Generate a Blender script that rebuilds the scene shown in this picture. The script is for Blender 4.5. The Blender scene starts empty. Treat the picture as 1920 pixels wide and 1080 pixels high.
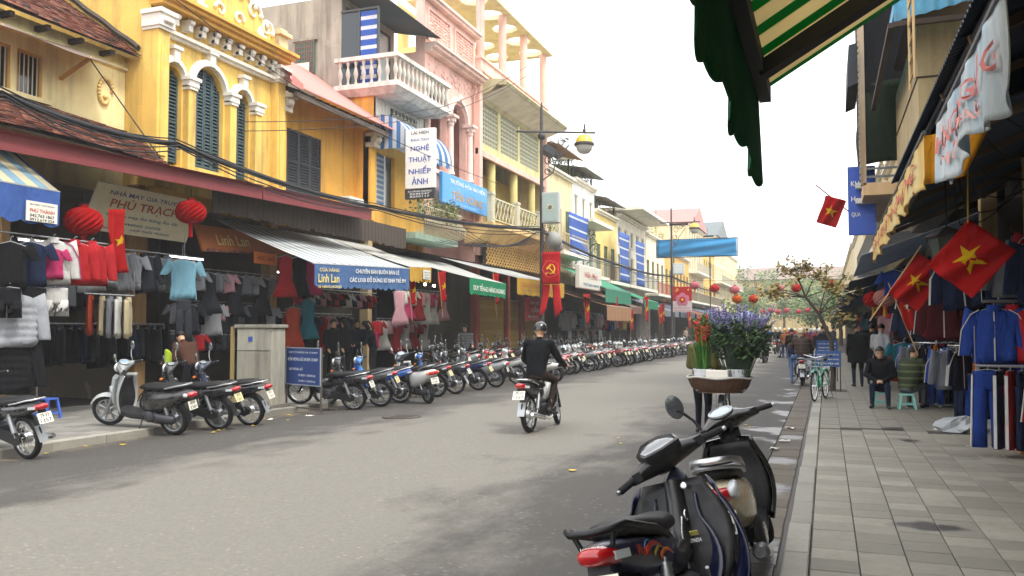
import bpy, math, random
from mathutils import Vector, Matrix, Euler
random.seed(7)
S = bpy.context.scene
COL = S.collection
PI = math.pi
R = math.radians
# ------------------------------------------------------------------ camera
cd = bpy.data.cameras.new('camera'); cam = bpy.data.objects.new('camera', cd); COL.objects.link(cam)
cam.location = (0, 0, 1.7); cam.rotation_euler = (R(90 + 2.755), 0, R(20.22))
cd.sensor_width = 36; cd.lens = 30; cd.clip_start = 0.05; cd.clip_end = 3000
S.camera = cam
# ------------------------------------------------------------------ sky: flat white overcast
W = bpy.data.worlds.new('World'); S.world = W; W.use_nodes = True
nt = W.node_tree; nt.nodes.clear()
sky = nt.nodes.new('ShaderNodeTexSky'); sky.sky_type = 'NISHITA'; sky.sun_disc = False
SUN_EL, SUN_ROT = R(57), R(114)
sky.sun_elevation = SUN_EL; sky.sun_rotation = SUN_ROT; sky.air_density = 1.0; sky.dust_density = 4.0
hs = nt.nodes.new('ShaderNodeHueSaturation'); hs.inputs['Saturation'].default_value = 0.22
mixc = nt.nodes.new('ShaderNodeMix'); mixc.data_type = 'RGBA'; mixc.inputs[0].default_value = 0.75
mixc.inputs[7].default_value = (11.2, 11.3, 11.6, 1)          # the even cloud layer over that sky
bg = nt.nodes.new('ShaderNodeBackground'); bg.inputs['Strength'].default_value = 0.125
wo = nt.nodes.new('ShaderNodeOutputWorld')
nt.links.new(sky.outputs[0], hs.inputs['Color']); nt.links.new(hs.outputs[0], mixc.inputs[6])
nt.links.new(mixc.outputs[2], bg.inputs['Color']); nt.links.new(bg.outputs[0], wo.inputs['Surface'])
# ------------------------------------------------------------------ sun through cloud
sl = bpy.data.lights.new('sun', 'SUN'); sl.energy = 1.5; sl.angle = R(12); sl.color = (1, 0.95, 0.87)
so = bpy.data.objects.new('sun', sl); COL.objects.link(so)
# sun stands to the right of and a little behind the camera
sdir = Vector((math.sin(SUN_ROT) * math.cos(SUN_EL), math.cos(SUN_ROT) * math.cos(SUN_EL), math.sin(SUN_EL)))
so.rotation_euler = sdir.to_track_quat('Z', 'Y').to_euler(); so.location = sdir * 60
vs = S.view_settings; vs.view_transform = 'Standard'; vs.look = 'None'; vs.exposure = 1.03; vs.gamma = 1; vs.use_curve_mapping = False
S.cycles.use_denoising = True; S.cycles.max_bounces = 5; S.cycles.diffuse_bounces = 3; S.cycles.glossy_bounces = 3
S.cycles.transparent_max_bounces = 6; S.cycles.transmission_bounces = 3; S.cycles.use_adaptive_sampling = True; S.cycles.adaptive_threshold = .02
S.cycles.caustics_reflective = False; S.cycles.caustics_refractive = False

# ================================================================== materials
MC = {}
def srgb(h):
    if isinstance(h, str):
        h = h.lstrip('#'); c = [int(h[i:i + 2], 16) / 255 for i in (0, 2, 4)]
        return tuple(((x + .055) / 1.055) ** 2.4 if x > .04045 else x / 12.92 for x in c)
    return tuple(h)
class NT:
    def __init__(s, name):
        m = bpy.data.materials.new(name); m.use_nodes = True; s.m = m; s.t = m.node_tree; s.t.nodes.clear()
        s.out = s.n('ShaderNodeOutputMaterial'); s.b = s.n('ShaderNodeBsdfPrincipled'); s.l(s.b.outputs[0], s.out.inputs[0])
        s.tc = s.n('ShaderNodeTexCoord').outputs['Object']
    def n(s, ty): return s.t.nodes.new(ty)
    def l(s, a, b): s.t.links.new(a, b)
    def mapped(s, scale=(1, 1, 1), src=None):
        m = s.n('ShaderNodeMapping'); m.inputs['Scale'].default_value = scale; s.l(src or s.tc, m.inputs['Vector']); return m.outputs[0]
    def noise(s, scale, detail=4, vec=None, rough=.6, dist=0):
        n = s.n('ShaderNodeTexNoise'); n.inputs['Scale'].default_value = scale; n.inputs['Detail'].default_value = detail
        n.inputs['Roughness'].default_value = rough; n.inputs['Distortion'].default_value = dist
        s.l(vec or s.tc, n.inputs['Vector']); return n.outputs['Fac']
    def ramp(s, fac, stops):
        r = s.n('ShaderNodeValToRGB'); e = r.color_ramp.elements
        while len(e) < len(stops): e.new(.5)
        for k, (p, c) in enumerate(stops):
            e[k].position = p; e[k].color = (c, c, c, 1) if isinstance(c, (int, float)) else (*c, 1)
        s.l(fac, r.inputs[0]); return r.outputs[0]
    def mix(s, fac, a, b, mode='MIX'):
        m = s.n('ShaderNodeMix'); m.data_type = 'RGBA'; m.blend_type = mode
        for i, v in ((0, fac), (6, a), (7, b)):
            if isinstance(v, (int, float)): m.inputs[i].default_value = v if i == 0 else (v, v, v, 1)
            elif isinstance(v, tuple): m.inputs[i].default_value = (*v, 1)
            else: s.l(v, m.inputs[i])
        return m.outputs[2]
    def math(s, op, a, b=0.0, clamp=False):
        m = s.n('ShaderNodeMath'); m.operation = op; m.use_clamp = clamp
        for i, v in enumerate((a, b)):
            if isinstance(v, (int, float)): m.inputs[i].default_value = v
            else: s.l(v, m.inputs[i])
        return m.outputs[0]
    def sep(s, src=None):
        x = s.n('ShaderNodeSeparateXYZ'); s.l(src or s.tc, x.inputs[0]); return x.outputs
    def col(s, c):
        if isinstance(c, tuple): s.b.inputs['Base Color'].default_value = (*c, 1)
        else: s.l(c, s.b.inputs['Base Color'])
    def rough(s, r):
        if isinstance(r, (int, float)): s.b.inputs['Roughness'].default_value = r
        else: s.l(r, s.b.inputs['Roughness'])
    def bump(s, h, strength=.3, dist=.02):
        b = s.n('ShaderNodeBump'); b.inputs['Strength'].default_value = strength; b.inputs['Distance'].default_value = dist
        s.l(h, b.inputs['Height']); s.l(b.outputs[0], s.b.inputs['Normal'])
def thin(n, f):
    "thin cloth lets some of the light through"
    t = n.n('ShaderNodeBsdfTranslucent'); bc = n.b.inputs['Base Color']
    if bc.is_linked: n.l(bc.links[0].from_socket, t.inputs[0])
    else: t.inputs[0].default_value = bc.default_value
    m = n.n('ShaderNodeMixShader'); m.inputs[0].default_value = f; n.l(n.b.outputs[0], m.inputs[1]); n.l(t.outputs[0], m.inputs[2]); n.l(m.outputs[0], n.out.inputs[0])
def dk(c, f): return tuple(x * f for x in c)
def cached(fn):
    def w(*a, **k):
        key = (fn.__name__, a, tuple(sorted(k.items())))
        if key not in MC: MC[key] = fn(*a, **k)
        return MC[key]
    return w
@cached
def plaster(c, grime=.5, sc=1.0):
    "weathered painted wall: blotches, rain streaks, small relief"
    c = srgb(c); n = NT('plaster')
    a = n.ramp(n.noise(1.3 * sc, 6), [(.3, 0), (.7, 1)])
    base = n.mix(a, dk(c, .84), tuple(min(1, x * 1.08) for x in c))
    st = n.ramp(n.noise(1.0, 6, n.mapped((2.2, 2.2, .22)), .7), [(.48, 0), (.72, 1)])
    base = n.mix(n.math('MULTIPLY', st, .8 * grime), base, (.09, .075, .055))
    sp = n.ramp(n.noise(7 * sc, 6, None, .75), [(.6, 0), (.72, 1)])
    base = n.mix(n.math('MULTIPLY', sp, .5 * grime), base, dk(c, .45))
    pl = n.ramp(n.noise(.9 * sc, 8, None, .8, .8), [(.60, 0), (.63, 1)]); base = n.mix(n.math('MULTIPLY', pl, .55 * grime), base, n.mix(.5, c, (.55, .52, .46)))
    n.col(base); n.rough(.88); n.bump(n.math('SUBTRACT', n.noise(26, 5), n.math('MULTIPLY', pl, .6)), .4, .014); return n.m
@cached
def paint(c, rough=.5, var=.12, metal=0.0, bump=0.0):
    c = srgb(c); n = NT('paint')
    a = n.noise(5, 4); n.col(n.mix(a, dk(c, 1 - var), tuple(min(1, x * (1 + var)) for x in c)))
    n.rough(rough); n.b.inputs['Metallic'].default_value = metal
    if bump: n.bump(n.noise(30, 4), bump, .01)
    return n.m
@cached
def gloss(c, rough=.22, coat=.5, dirt=.3):
    "vehicle paint or moulded plastic with a film of road dust"
    c = srgb(c); n = NT('gloss')
    d = n.ramp(n.noise(9, 6, None, .7), [(.45, 0), (.75, 1)])
    n.col(n.mix(n.math('MULTIPLY', d, dirt), c, (.20, .18, .15)))
    n.rough(n.math('ADD', n.math('MULTIPLY', d, .35), rough)); n.b.inputs['Coat Weight'].default_value = coat
    n.b.inputs['Coat Roughness'].default_value = .08; return n.m
@cached
def cloth(c, var=.18, tr=.12):
    c = dk(srgb(c), .72); n = NT('cloth'); a = n.noise(6, 4)
    n.col(n.mix(a, dk(c, 1 - var), tuple(min(1, x * (1 + var)) for x in c))); n.rough(.92)
    n.b.inputs['Specular IOR Level'].default_value = .2
    n.bump(n.math('ADD', n.noise(7, 4, n.mapped((1.3, 1.3, .55)), .55, .8), n.math('MULTIPLY', n.noise(60, 2), .06)), .75, .045)
    if tr: thin(n, tr)
    return n.m
@cached
def stripes(c1, c2, axis, period, duty=.5, c3=None, dirt=.35, rough=.75, tr=.35):
    a, b = srgb(c1), srgb(c2); n = NT('stripes'); o = n.sep()[axis]
    fr = n.math('FRACT', n.math('DIVIDE', n.math('ADD', o, 100.0), period))
    f = n.math('GREATER_THAN', fr, duty); col = n.mix(f, a, b)
    if c3:
        f2 = n.math('LESS_THAN', n.math('ABSOLUTE', n.math('SUBTRACT', fr, duty * .5)), duty * .18); col = n.mix(f2, col, srgb(c3))
    d = n.ramp(n.noise(2.2, 6, None, .7), [(.4, 0), (.8, 1)])
    n.col(n.mix(n.math('MULTIPLY', d, dirt), col, (.13, .115, .095))); n.rough(rough); n.bump(n.noise(12, 4), .2, .01); thin(n, tr); return n.m
@cached
def metal(c='#b8b8b8', rough=.35, rust=.0):
    c = srgb(c); n = NT('metal'); d = n.ramp(n.noise(8, 6, None, .7), [(.45, 0), (.7, 1)])
    n.col(n.mix(n.math('MULTIPLY', d, .35 + rust), c, (.10, .06, .035) if rust else dk(c, .5)))
    n.b.inputs['Metallic'].default_value = .9 if rust < .3 else .4; n.rough(n.math('ADD', n.math('MULTIPLY', d, .3), rough)); return n.m
@cached
def glassy(c='#20282c', rough=.08):
    n = NT('window glass'); n.col(srgb(c)); n.rough(rough); n.b.inputs['Specular IOR Level'].default_value = .7; return n.m
@cached
def lens(c):
    n = NT('lens'); n.col(srgb(c)); n.rough(.12); n.b.inputs['Coat Weight'].default_value = 1.0; return n.m
@cached
def glow(c, e):
    n = NT('glow'); n.col(srgb(c)); n.b.inputs['Emission Color'].default_value = (*srgb(c), 1); n.b.inputs['Emission Strength'].default_value = e; return n.m
@cached
def leafmat(c, c2=None):
    c = srgb(c); c2 = srgb(c2) if c2 else dk(c, .55); n = NT('leaf')
    oi = n.n('ShaderNodeObjectInfo'); a = n.ramp(n.noise(3.5, 3), [(.35, 0), (.65, 1)])
    n.col(n.mix(a, c2, c)); n.rough(.55)
    n.b.inputs['Transmission Weight'].default_value = 0; return n.m
@cached
def corrugated(c, axis=1, period=.076, rust=.4):
    "ribbed sheet: rust and streaks in colour only, the ribs are geometry"
    c = srgb(c); n = NT('sheet'); d = n.ramp(n.noise(1.6, 7, None, .72), [(.45, 0), (.75, 1)])
    n.col(n.mix(n.math('MULTIPLY', d, rust), n.mix(n.noise(.8, 3), dk(c, .8), c), (.10, .055, .035))); n.rough(.6); return n.m
RUB = lambda: paint('#17171a', .85, .2)
BLK = lambda: gloss('#141416', .3, .2, .45)
CHR = lambda: metal('#d8d8d8', .18)
ALU = lambda: metal('#8f9092', .42)
DRK = lambda: paint('#1d1d1f', .7, .25)

# ================================================================== mesh builder
class G:
    def __init__(s): s.v = []; s.f = []; s.m = []
    def add(s, vs, fs, m=0):
        b = len(s.v); s.v += [tuple(p) for p in vs]; s.f += [tuple(i + b for i in q) for q in fs]; s.m += [m] * len(fs); return s
    def box(s, x0, x1, y0, y1, z0, z1, m=0):
        return s.add([(x0, y0, z0), (x1, y0, z0), (x1, y1, z0), (x0, y1, z0), (x0, y0, z1), (x1, y0, z1), (x1, y1, z1), (x0, y1, z1)],
                     [(0, 3, 2, 1), (4, 5, 6, 7), (0, 1, 5, 4), (1, 2, 6, 5), (2, 3, 7, 6), (3, 0, 4, 7)], m)
    def cbox(s, x0, x1, y0, y1, z0, z1, c=.01, m=0):
        "box with its long edges chamfered"
        vs = []
        for z, k in ((z0, c), (z0 + c, 0), (z1 - c, 0), (z1, c)):
            e = c if k == 0 else c * 2
            a0, a1, b0, b1 = x0 + (k and c), x1 - (k and c), y0 + (k and c), y1 - (k and c)
            vs += [(a0 + c, b0, z), (a1 - c, b0, z), (a1, b0 + c, z), (a1, b1 - c, z), (a1 - c, b1, z), (a0 + c, b1, z), (a0, b1 - c, z), (a0, b0 + c, z)]
        fs = [tuple(range(7, -1, -1)), tuple(range(24, 32))]
        for r in range(3):
            for i in range(8): j = (i + 1) % 8; fs.append((r * 8 + i, r * 8 + j, r * 8 + 8 + j, r * 8 + 8 + i))
        return s.add(vs, fs, m)
    def obox(s, c, sz, rot=(0, 0, 0), m=0):
        M = Matrix.Translation(c) @ Euler(rot).to_matrix().to_4x4(); k = G().box(-sz[0] / 2, sz[0] / 2, -sz[1] / 2, sz[1] / 2, -sz[2] / 2, sz[2] / 2)
        return s.add([M @ Vector(p) for p in k.v], k.f, m)
    def bar(s, p0, p1, w, h, m=0):
        "square bar between two points"
        p0, p1 = Vector(p0), Vector(p1); d = (p1 - p0).normalized(); a = d.cross(Vector((0, 0, 1)))
        if a.length < 1e-3: a = Vector((1, 0, 0))
        a.normalize(); b = a.cross(d); a *= w / 2; b *= h / 2
        return s.add([p0 - a - b, p0 + a - b, p0 + a + b, p0 - a + b, p1 - a - b, p1 + a - b, p1 + a + b, p1 - a + b],
                     [(0, 1, 2, 3), (7, 6, 5, 4), (0, 4, 5, 1), (1, 5, 6, 2), (2, 6, 7, 3), (3, 7, 4, 0)], m)
    def loft(s, rings, m=0, caps=True, closed=True):
        n = len(rings[0]); vs = [p for r in rings for p in r]; fs = []
        for k in range(len(rings) - 1):
            for i in range(n if closed else n - 1):
                j = (i + 1) % n; fs.append((k * n + i, k * n + j, (k + 1) * n + j, (k + 1) * n + i))
        if caps: fs.append(tuple(range(n - 1, -1, -1))); fs.append(tuple((len(rings) - 1) * n + i for i in range(n)))
        return s.add(vs, fs, m)
    def tube(s, pts, r, n=6, m=0, caps=True, close=False):
        P = [Vector(p) for p in pts]; K = len(P); rr = r if isinstance(r, (list, tuple)) else [r] * K
        t0 = (P[1] - P[0]).normalized(); a = t0.orthogonal().normalized(); rings = []
        for k in range(K):
            if close: t = (P[(k + 1) % K] - P[k - 1]).normalized()
            elif k == 0: t = (P[1] - P[0]).normalized()
            elif k == K - 1: t = (P[-1] - P[-2]).normalized()
            else: t = ((P[k + 1] - P[k]).normalized() + (P[k] - P[k - 1]).normalized()).normalized()
            a = (a - t * a.dot(t)); a = a.normalized() if a.length > 1e-6 else t.orthogonal().normalized(); b = t.cross(a)
            rings.append([P[k] + (a * math.cos(2 * PI * i / n) + b * math.sin(2 * PI * i / n)) * rr[k] for i in range(n)])
        if close: rings.append(rings[0]); caps = False
        return s.loft(rings, m, caps)
    def cyl(s, p0, p1, r0, r1=None, n=10, m=0): return s.tube([p0, p1], [r0, r0 if r1 is None else r1], n, m)
    def lathe(s, prof, o=(0, 0, 0), ax=(0, 0, 1), n=16, m=0, caps=True, sx=1.0):
        ax = Vector(ax).normalized(); a = ax.orthogonal().normalized(); b = ax.cross(a); o = Vector(o)
        return s.loft([[o + ax * z + (a * math.cos(2 * PI * i / n) * sx + b * math.sin(2 * PI * i / n)) * max(r, 1e-4) for i in range(n)] for r, z in prof], m, caps)
    def ball(s, c, r, n=10, k=6, m=0, sc=(1, 1, 1)):
        c = Vector(c); rings = []
        for j in range(k + 1):
            t = PI * j / k; rings.append([(c.x + math.sin(t) * math.cos(2 * PI * i / n) * r * sc[0], c.y + math.sin(t) * math.sin(2 * PI * i / n) * r * sc[1], c.z - math.cos(t) * r * sc[2]) for i in range(n)])
        rings[0] = [(c.x + (p[0] - c.x) * .02, c.y + (p[1] - c.y) * .02, p[2]) for p in rings[1]]; rings[0] = [(p[0], p[1], c.z - r * sc[2]) for p in rings[0]]
        rings[-1] = [(c.x + (p[0] - c.x) * .02, c.y + (p[1] - c.y) * .02, c.z + r * sc[2]) for p in rings[-2]]
        return s.loft(rings, m)
    def prism(s, poly, f0, f1, m=0):
        "polygon given as 2-D points, f0 and f1 map a point to its two end faces"
        n = len(poly); return s.add([f0(*p) for p in poly] + [f1(*p) for p in poly],
            [tuple(range(n - 1, -1, -1)), tuple(range(n, 2 * n))] + [(i, (i + 1) % n, n + (i + 1) % n, n + i) for i in range(n)], m)
    def sheet(s, fn, nu, nv, t=.004, m=0, nrm=None):
        "surface fn(u, v) for u, v in 0..1 with a thickness t"
        P = [[Vector(fn(i / nu, j / nv)) for i in range(nu + 1)] for j in range(nv + 1)]
        top = []; bot = []
        for j in range(nv + 1):
            for i in range(nu + 1):
                du = P[j][min(i + 1, nu)] - P[j][max(i - 1, 0)]; dv = P[min(j + 1, nv)][i] - P[max(j - 1, 0)][i]
                k = du.cross(dv); k = k.normalized() if k.length > 1e-9 else Vector((0, 0, 1))
                top.append(P[j][i] + k * t / 2); bot.append(P[j][i] - k * t / 2)
        w = nu + 1; N = len(top); fs = []
        for j in range(nv):
            for i in range(nu):
                a = j * w + i; fs.append((a, a + 1, a + w + 1, a + w)); fs.append((N + a, N + a + w, N + a + w + 1, N + a + 1))
        for i in range(nu): a = i; b = nv * w + i; fs.append((a, N + a, N + a + 1, a + 1)); fs.append((b, b + 1, N + b + 1, N + b))
        for j in range(nv): a = j * w; b = j * w + nu; fs.append((a, a + w, N + a + w, N + a)); fs.append((b, N + b, N + b + w, b + w))
        return s.add(top + bot, fs, m)
    def quad(s, a, b, c, d, m=0): return s.add([a, b, c, d], [(0, 1, 2, 3)], m)
    def mesh(s, name, mats, smooth=0):
        me = bpy.data.meshes.new(name); me.from_pydata(s.v, [], s.f)
        for m in (mats if isinstance(mats, (list, tuple)) else [mats]): me.materials.append(m)
        if len(me.materials) > 1: me.polygons.foreach_set('material_index', s.m)
        if smooth:
            me.polygons.foreach_set('use_smooth', [True] * len(me.polygons))
            if smooth < 179: me.set_sharp_from_angle(angle=R(smooth))
        me.validate(); me.update(); return me
    def build(s, name, mats, parent=None, loc=(0, 0, 0), rot=(0, 0, 0), smooth=0):
        return put(name, s.mesh(name, mats, smooth), parent, loc, rot)
def put(name, me, parent=None, loc=(0, 0, 0), rot=(0, 0, 0)):
    o = bpy.data.objects.new(name, me); COL.objects.link(o); o.location = loc; o.rotation_euler = rot
    if parent: o.parent = parent; KIDS.setdefault(parent.name, []).append(o)
    return o
KIDS = {}
def tag(o, label=None, cat=None, group=None, kind=None):
    if label: o['label'] = label
    if cat: o['category'] = cat
    if group: o['group'] = group
    if kind: o['kind'] = kind
    return o
def thing(name, label, cat, loc=(0, 0, 0), rz=0, group=None, rot=None):
    o = bpy.data.objects.new(name, None); COL.objects.link(o); o.location = loc; o.rotation_euler = rot or (0, 0, rz); o.empty_display_size = .1
    return tag(o, label, cat, group)
def kids(o): return KIDS.get(o.name, [])
def copy_tree(o, parent=None, remap=None):
    c = o.copy(); COL.objects.link(c); c.parent = parent
    if parent: KIDS.setdefault(parent.name, []).append(c)
    for ch in kids(o): copy_tree(ch, c, remap)
    return c
def sring(cx, cz, hw, hh, n=14, p=2.4, x=None):
    "superellipse ring across y at station x, centre height cz"
    out = []
    for i in range(n):
        t = 2 * PI * i / n; c, q = math.cos(t), math.sin(t)
        out.append((cx, math.copysign(abs(c) ** (2 / p), c) * hw, cz + math.copysign(abs(q) ** (2 / p), q) * hh))
    return out
FC = {}
def text_mesh(body, ext=.0):
    key = (body, ext)
    if key in FC: return FC[key]
    cu = bpy.data.curves.new('t', 'FONT'); cu.body = body; cu.resolution_u = 2; cu.align_x = 'CENTER'; cu.align_y = 'CENTER'; cu.space_line = .9
    cu.offset = .012; o = bpy.data.objects.new('t', cu)
    me = bpy.data.meshes.new_from_object(o); bpy.data.objects.remove(o); bpy.data.curves.remove(cu)
    xs = [v.co.x for v in me.vertices]; ys = [v.co.y for v in me.vertices]
    me['bb'] = (min(xs), max(xs), min(ys), max(ys)); FC[key] = me; return me
def lettering(body, w, h, o, u, v, m, parent, name='lettering', bold=0.0):
    "flat letters fitted into a w x h rectangle centred at o; u and v are the reading and the upward direction"
    src = text_mesh(body); a, b, c, d = src['bb']; me = src.copy(); u = Vector(u).normalized(); v = Vector(v).normalized(); o = Vector(o); nrm = u.cross(v)
    kx = w / max(b - a, 1e-4); ky = h / max(d - c, 1e-4)
    for q in me.vertices:
        x = (q.co.x - (a + b) / 2) * kx; y = (q.co.y - (c + d) / 2) * ky; q.co = o + u * x + v * y
    me.materials.clear(); me.materials.append(m); me.update(); return put(name, me, parent)
def star(g, o, u, v, r, t=.004, m=0):
    o, u, v = Vector(o), Vector(u).normalized(), Vector(v).normalized(); n = u.cross(v)
    P = []
    for k in range(10):
        q = r if k % 2 == 0 else r * .4; a = PI / 2 + k * PI / 5; P.append(o + u * math.cos(a) * q + v * math.sin(a) * q)
    g.add([p + n * t for p in P] + [p - n * t for p in P] + [o + n * t, o - n * t],
          [(k, (k + 1) % 10, 20) for k in range(10)] + [(10 + (k + 1) % 10, 10 + k, 21) for k in range(10)] + [(k, 10 + k, 10 + (k + 1) % 10, (k + 1) % 10) for k in range(10)], m)
def rnd(a, b): return random.uniform(a, b)

_O = 'zeroth first second third fourth fifth sixth seventh eighth ninth tenth eleventh twelfth thirteenth fourteenth fifteenth sixteenth seventeenth eighteenth nineteenth twentieth'.split()
def ORD(n):
    if n <= 20: return _O[n]
    t = ('twenty', 'thirty', 'forty', 'fifty', 'sixty')[n // 10 - 2]
    return (t[:-1] + 'ieth') if n % 10 == 0 else t + '-' + _O[n % 10]
# ================================================================== ground, road, pavements
KL, KR = -10.1, -0.31          # road edge at the two kerbs
PZ = .13                       # pavement level
def pos(n):
    g = n.n('ShaderNodeNewGeometry'); return g.outputs['Position']
def mat_road():
    n = NT('asphalt'); p = pos(n); x, y, z = n.sep(p)
    big = n.noise(.35, 6, p, .65, .6); mid = n.noise(2.2, 6, n.mapped((1, .35, 1), p), .7); fine = n.noise(95, 3, p, .8); sp = n.noise(240, 2, p, .9)
    # dust and wear: pale where wheels run, dark and greasy along both edges
    d = n.math('SUBTRACT', x, -5.0); d = n.math('ABSOLUTE', d); d = n.math('ADD', d, n.math('MULTIPLY', n.math('SUBTRACT', big, .5), 4.8)); d = n.math('ADD', d, n.math('MULTIPLY', n.math('SUBTRACT', mid, .5), 3.2))
    wear = n.ramp(n.math('DIVIDE', d, 6.0), [(.25, 1), (.47, 0)])
    c = n.mix(wear, (.05, .046, .04), (.19, .18, .15))
    c = n.mix(n.math('MULTIPLY', n.ramp(fine, [(.3, 0), (.7, 1)]), .5), c, n.mix(.5, c, (.05, .045, .04)))
    c = n.mix(n.math('MULTIPLY', n.ramp(sp, [(.56, 0), (.66, 1)]), .4), c, (.34, .32, .28))
    fv = n.n('ShaderNodeTexVoronoi'); fv.inputs['Scale'].default_value = 13; n.l(n.mapped((.7, 1.3, 1), p), fv.inputs['Vector']); fl = n.math('MULTIPLY', n.ramp(fv.outputs['Distance'], [(.13, 1), (.2, 0)]), n.ramp(n.noise(1.7, 3, p), [(.42, 0), (.6, 1)]))
    c = n.mix(n.math('MULTIPLY', fl, .55), c, n.mix(.5, c, (.55, .52, .46))); gr = n.ramp(n.noise(24, 6, p, .85), [(.40, 0), (.62, 1)]); c = n.mix(n.math('MULTIPLY', gr, .5), c, n.mix(.6, c, (.04, .037, .033)))
    # cracks and thin tar seams
    v = n.n('ShaderNodeTexVoronoi'); v.feature = 'DISTANCE_TO_EDGE'; v.inputs['Scale'].default_value = .32; w = n.n('ShaderNodeVectorMath'); w.operation = 'ADD'
    nn = n.n('ShaderNodeTexNoise'); nn.inputs['Scale'].default_value = 1.4; nn.inputs['Detail'].default_value = 6; n.l(p, nn.inputs['Vector']); n.l(p, w.inputs[0]); n.l(nn.outputs['Color'], w.inputs[1]); n.l(w.outputs[0], v.inputs['Vector'])
    cr = n.math('MULTIPLY', n.ramp(v.outputs['Distance'], [(0, 1), (.004, 0)]), n.ramp(n.noise(.6, 3, p), [(.5, 0), (.62, 1)]))
    c = n.mix(n.math('MULTIPLY', cr, .4), c, (.03, .028, .025))
    # water lying by the right gutter
    wx = n.ramp(n.math('ADD', n.math('DIVIDE', x, 3.0), n.math('MULTIPLY', n.math('SUBTRACT', n.noise(1.1, 5, p), .5), .9)), [(-.0, 0), (.0, 0)])
    wet = n.math('ADD', n.math('MULTIPLY', x, .8), n.math('MULTIPLY', n.math('SUBTRACT', n.noise(.9, 6, p), .5), 3.4)); wet = n.ramp(n.math('ADD', wet, 1.0), [(.25, 0), (.5, 1)])
    c = n.mix(n.math('MULTIPLY', wet, .6), c, (.03, .027, .024))
    n.col(c); n.rough(n.mix(wet, n.math('SUBTRACT', .86, n.math('MULTIPLY', mid, .12)), .3)); n.bump(n.math('ADD', fine, n.math('MULTIPLY', sp, .5)), .5, .006); return n.m
def mat_slab(tint, seed=0.0, name='paving', stains=()):
    n = NT(name); p = pos(n); oi = n.n('ShaderNodeObjectInfo'); rv = oi.outputs['Random']
    a = n.noise(1.7, 6, p, .7); b = n.noise(14, 5, p, .7)
    c = n.mix(rv, dk(tint, .72), dk(tint, 1.2)); c = n.mix(n.ramp(a, [(.35, 0), (.7, 1)]), c, n.mix(.6, c, dk(tint, .6)))
    c = n.mix(n.math('MULTIPLY', n.ramp(b, [(.5, 0), (.75, 1)]), .45), c, dk(tint, .55))
    st = n.ramp(n.noise(5, 5, n.mapped((.4, 2.2, 1), p), .7), [(.62, 0), (.72, 1)]); c = n.mix(n.math('MULTIPLY', st, .35), c, tuple(min(1, k * 1.5) for k in tint))
    wet = None
    for (sx, sy, rx, ry) in stains:
        vm = n.n('ShaderNodeMapping'); vm.vector_type = 'POINT'; vm.inputs['Location'].default_value = (-sx / rx, -sy / ry, 0); vm.inputs['Scale'].default_value = (1 / rx, 1 / ry, 0); n.l(p, vm.inputs['Vector'])
        ln = n.n('ShaderNodeVectorMath'); ln.operation = 'LENGTH'; n.l(vm.outputs[0], ln.inputs[0])
        q = n.math('ADD', ln.outputs['Value'], n.math('MULTIPLY', n.math('SUBTRACT', n.noise(6, 6, p, .7), .5), 1.5)); q = n.ramp(q, [(.55, 1), (.95, 0)])
        wet = q if wet is None else n.math('MAXIMUM', wet, q)
    if wet is not None: c = n.mix(n.math('MULTIPLY', wet, .8), c, (.028, .027, .028)); n.rough(n.mix(wet, .78, .35))
    else: n.rough(.78)
    n.col(c); n.bump(n.noise(60, 4, p, .7), .35, .006); return n.m
def crown(x): return .10 * max(0, 1 - ((x + 5.3) / 4.95) ** 2)
g = G(); g.quad((-140, -60, -.1), (140, -60, -.1), (140, 290, -.1), (-140, 290, -.1)); g.build('ground', paint('#77726a', .9))['kind'] = 'structure'
g = G(); xs = [KL - .05 + (KR - .43 - KL + .05) * i / 16 for i in range(17)]; ys = [-12, -4, 0, 3, 6, 9, 12, 16, 20, 26, 34, 45, 60, 80, 110, 150, 230]
g.add([(x, y, crown(x)) for y in ys for x in xs], [(j * 17 + i, j * 17 + i + 1, j * 17 + 18 + i, j * 17 + 17 + i) for j in range(16) for i in range(16)])
road = g.build('road', mat_road(), smooth=180); road['kind'] = 'structure'
SLAB_R = mat_slab((.29, .272, .22), name='pavement slabs', stains=((.75, 7.6, .36, .2), (.95, 14.85, .2, .26), (1.08, 13.3, .18, .22)))
SLAB_L = mat_slab((.25, .24, .215), name='pavement slabs left'); KERB = mat_slab((.33, .315, .265), name='kerb stone'); GUT = mat_slab((.12, .1, .075), name='gutter slab', stains=((-.55, 6.6, .5, .9), (-.6, 9.6, .3, .5), (-.6, 11.6, .3, .4), (-.55, 14.2, .3, .35)))
MORTAR = paint('#3d3a35', .95, .3)
def slab_mesh(w, l, h, ch=.007, jit=0):
    k = G(); z0, z1 = -h, 0
    rings = [[(-w / 2, -l / 2, z0), (w / 2, -l / 2, z0), (w / 2, l / 2, z0), (-w / 2, l / 2, z0)], [(-w / 2, -l / 2, z1 - ch), (w / 2, -l / 2, z1 - ch), (w / 2, l / 2, z1 - ch), (-w / 2, l / 2, z1 - ch)],
             [(-w / 2 + ch, -l / 2 + ch, z1), (w / 2 - ch, -l / 2 + ch, z1), (w / 2 - ch, l / 2 - ch, z1), (-w / 2 + ch, l / 2 - ch, z1)]]
    return k.loft(rings)
def pave(parent, x0, ncol, y0, nrow, tw, tl, mat, name='paving_slab'):
    me = slab_mesh(tw - .008, tl - .008, .03, .004).mesh(name, mat)
    for c in range(ncol):
        off = rnd(0, tl)
        for r in range(nrow):
            put(name, me, parent, (x0 + (c + .5) * tw, y0 + off + (r + .5) * tl, PZ + rnd(-.0022, .0022)), (rnd(-.006, .006), rnd(-.006, .006), rnd(-.004, .004)))
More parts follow.
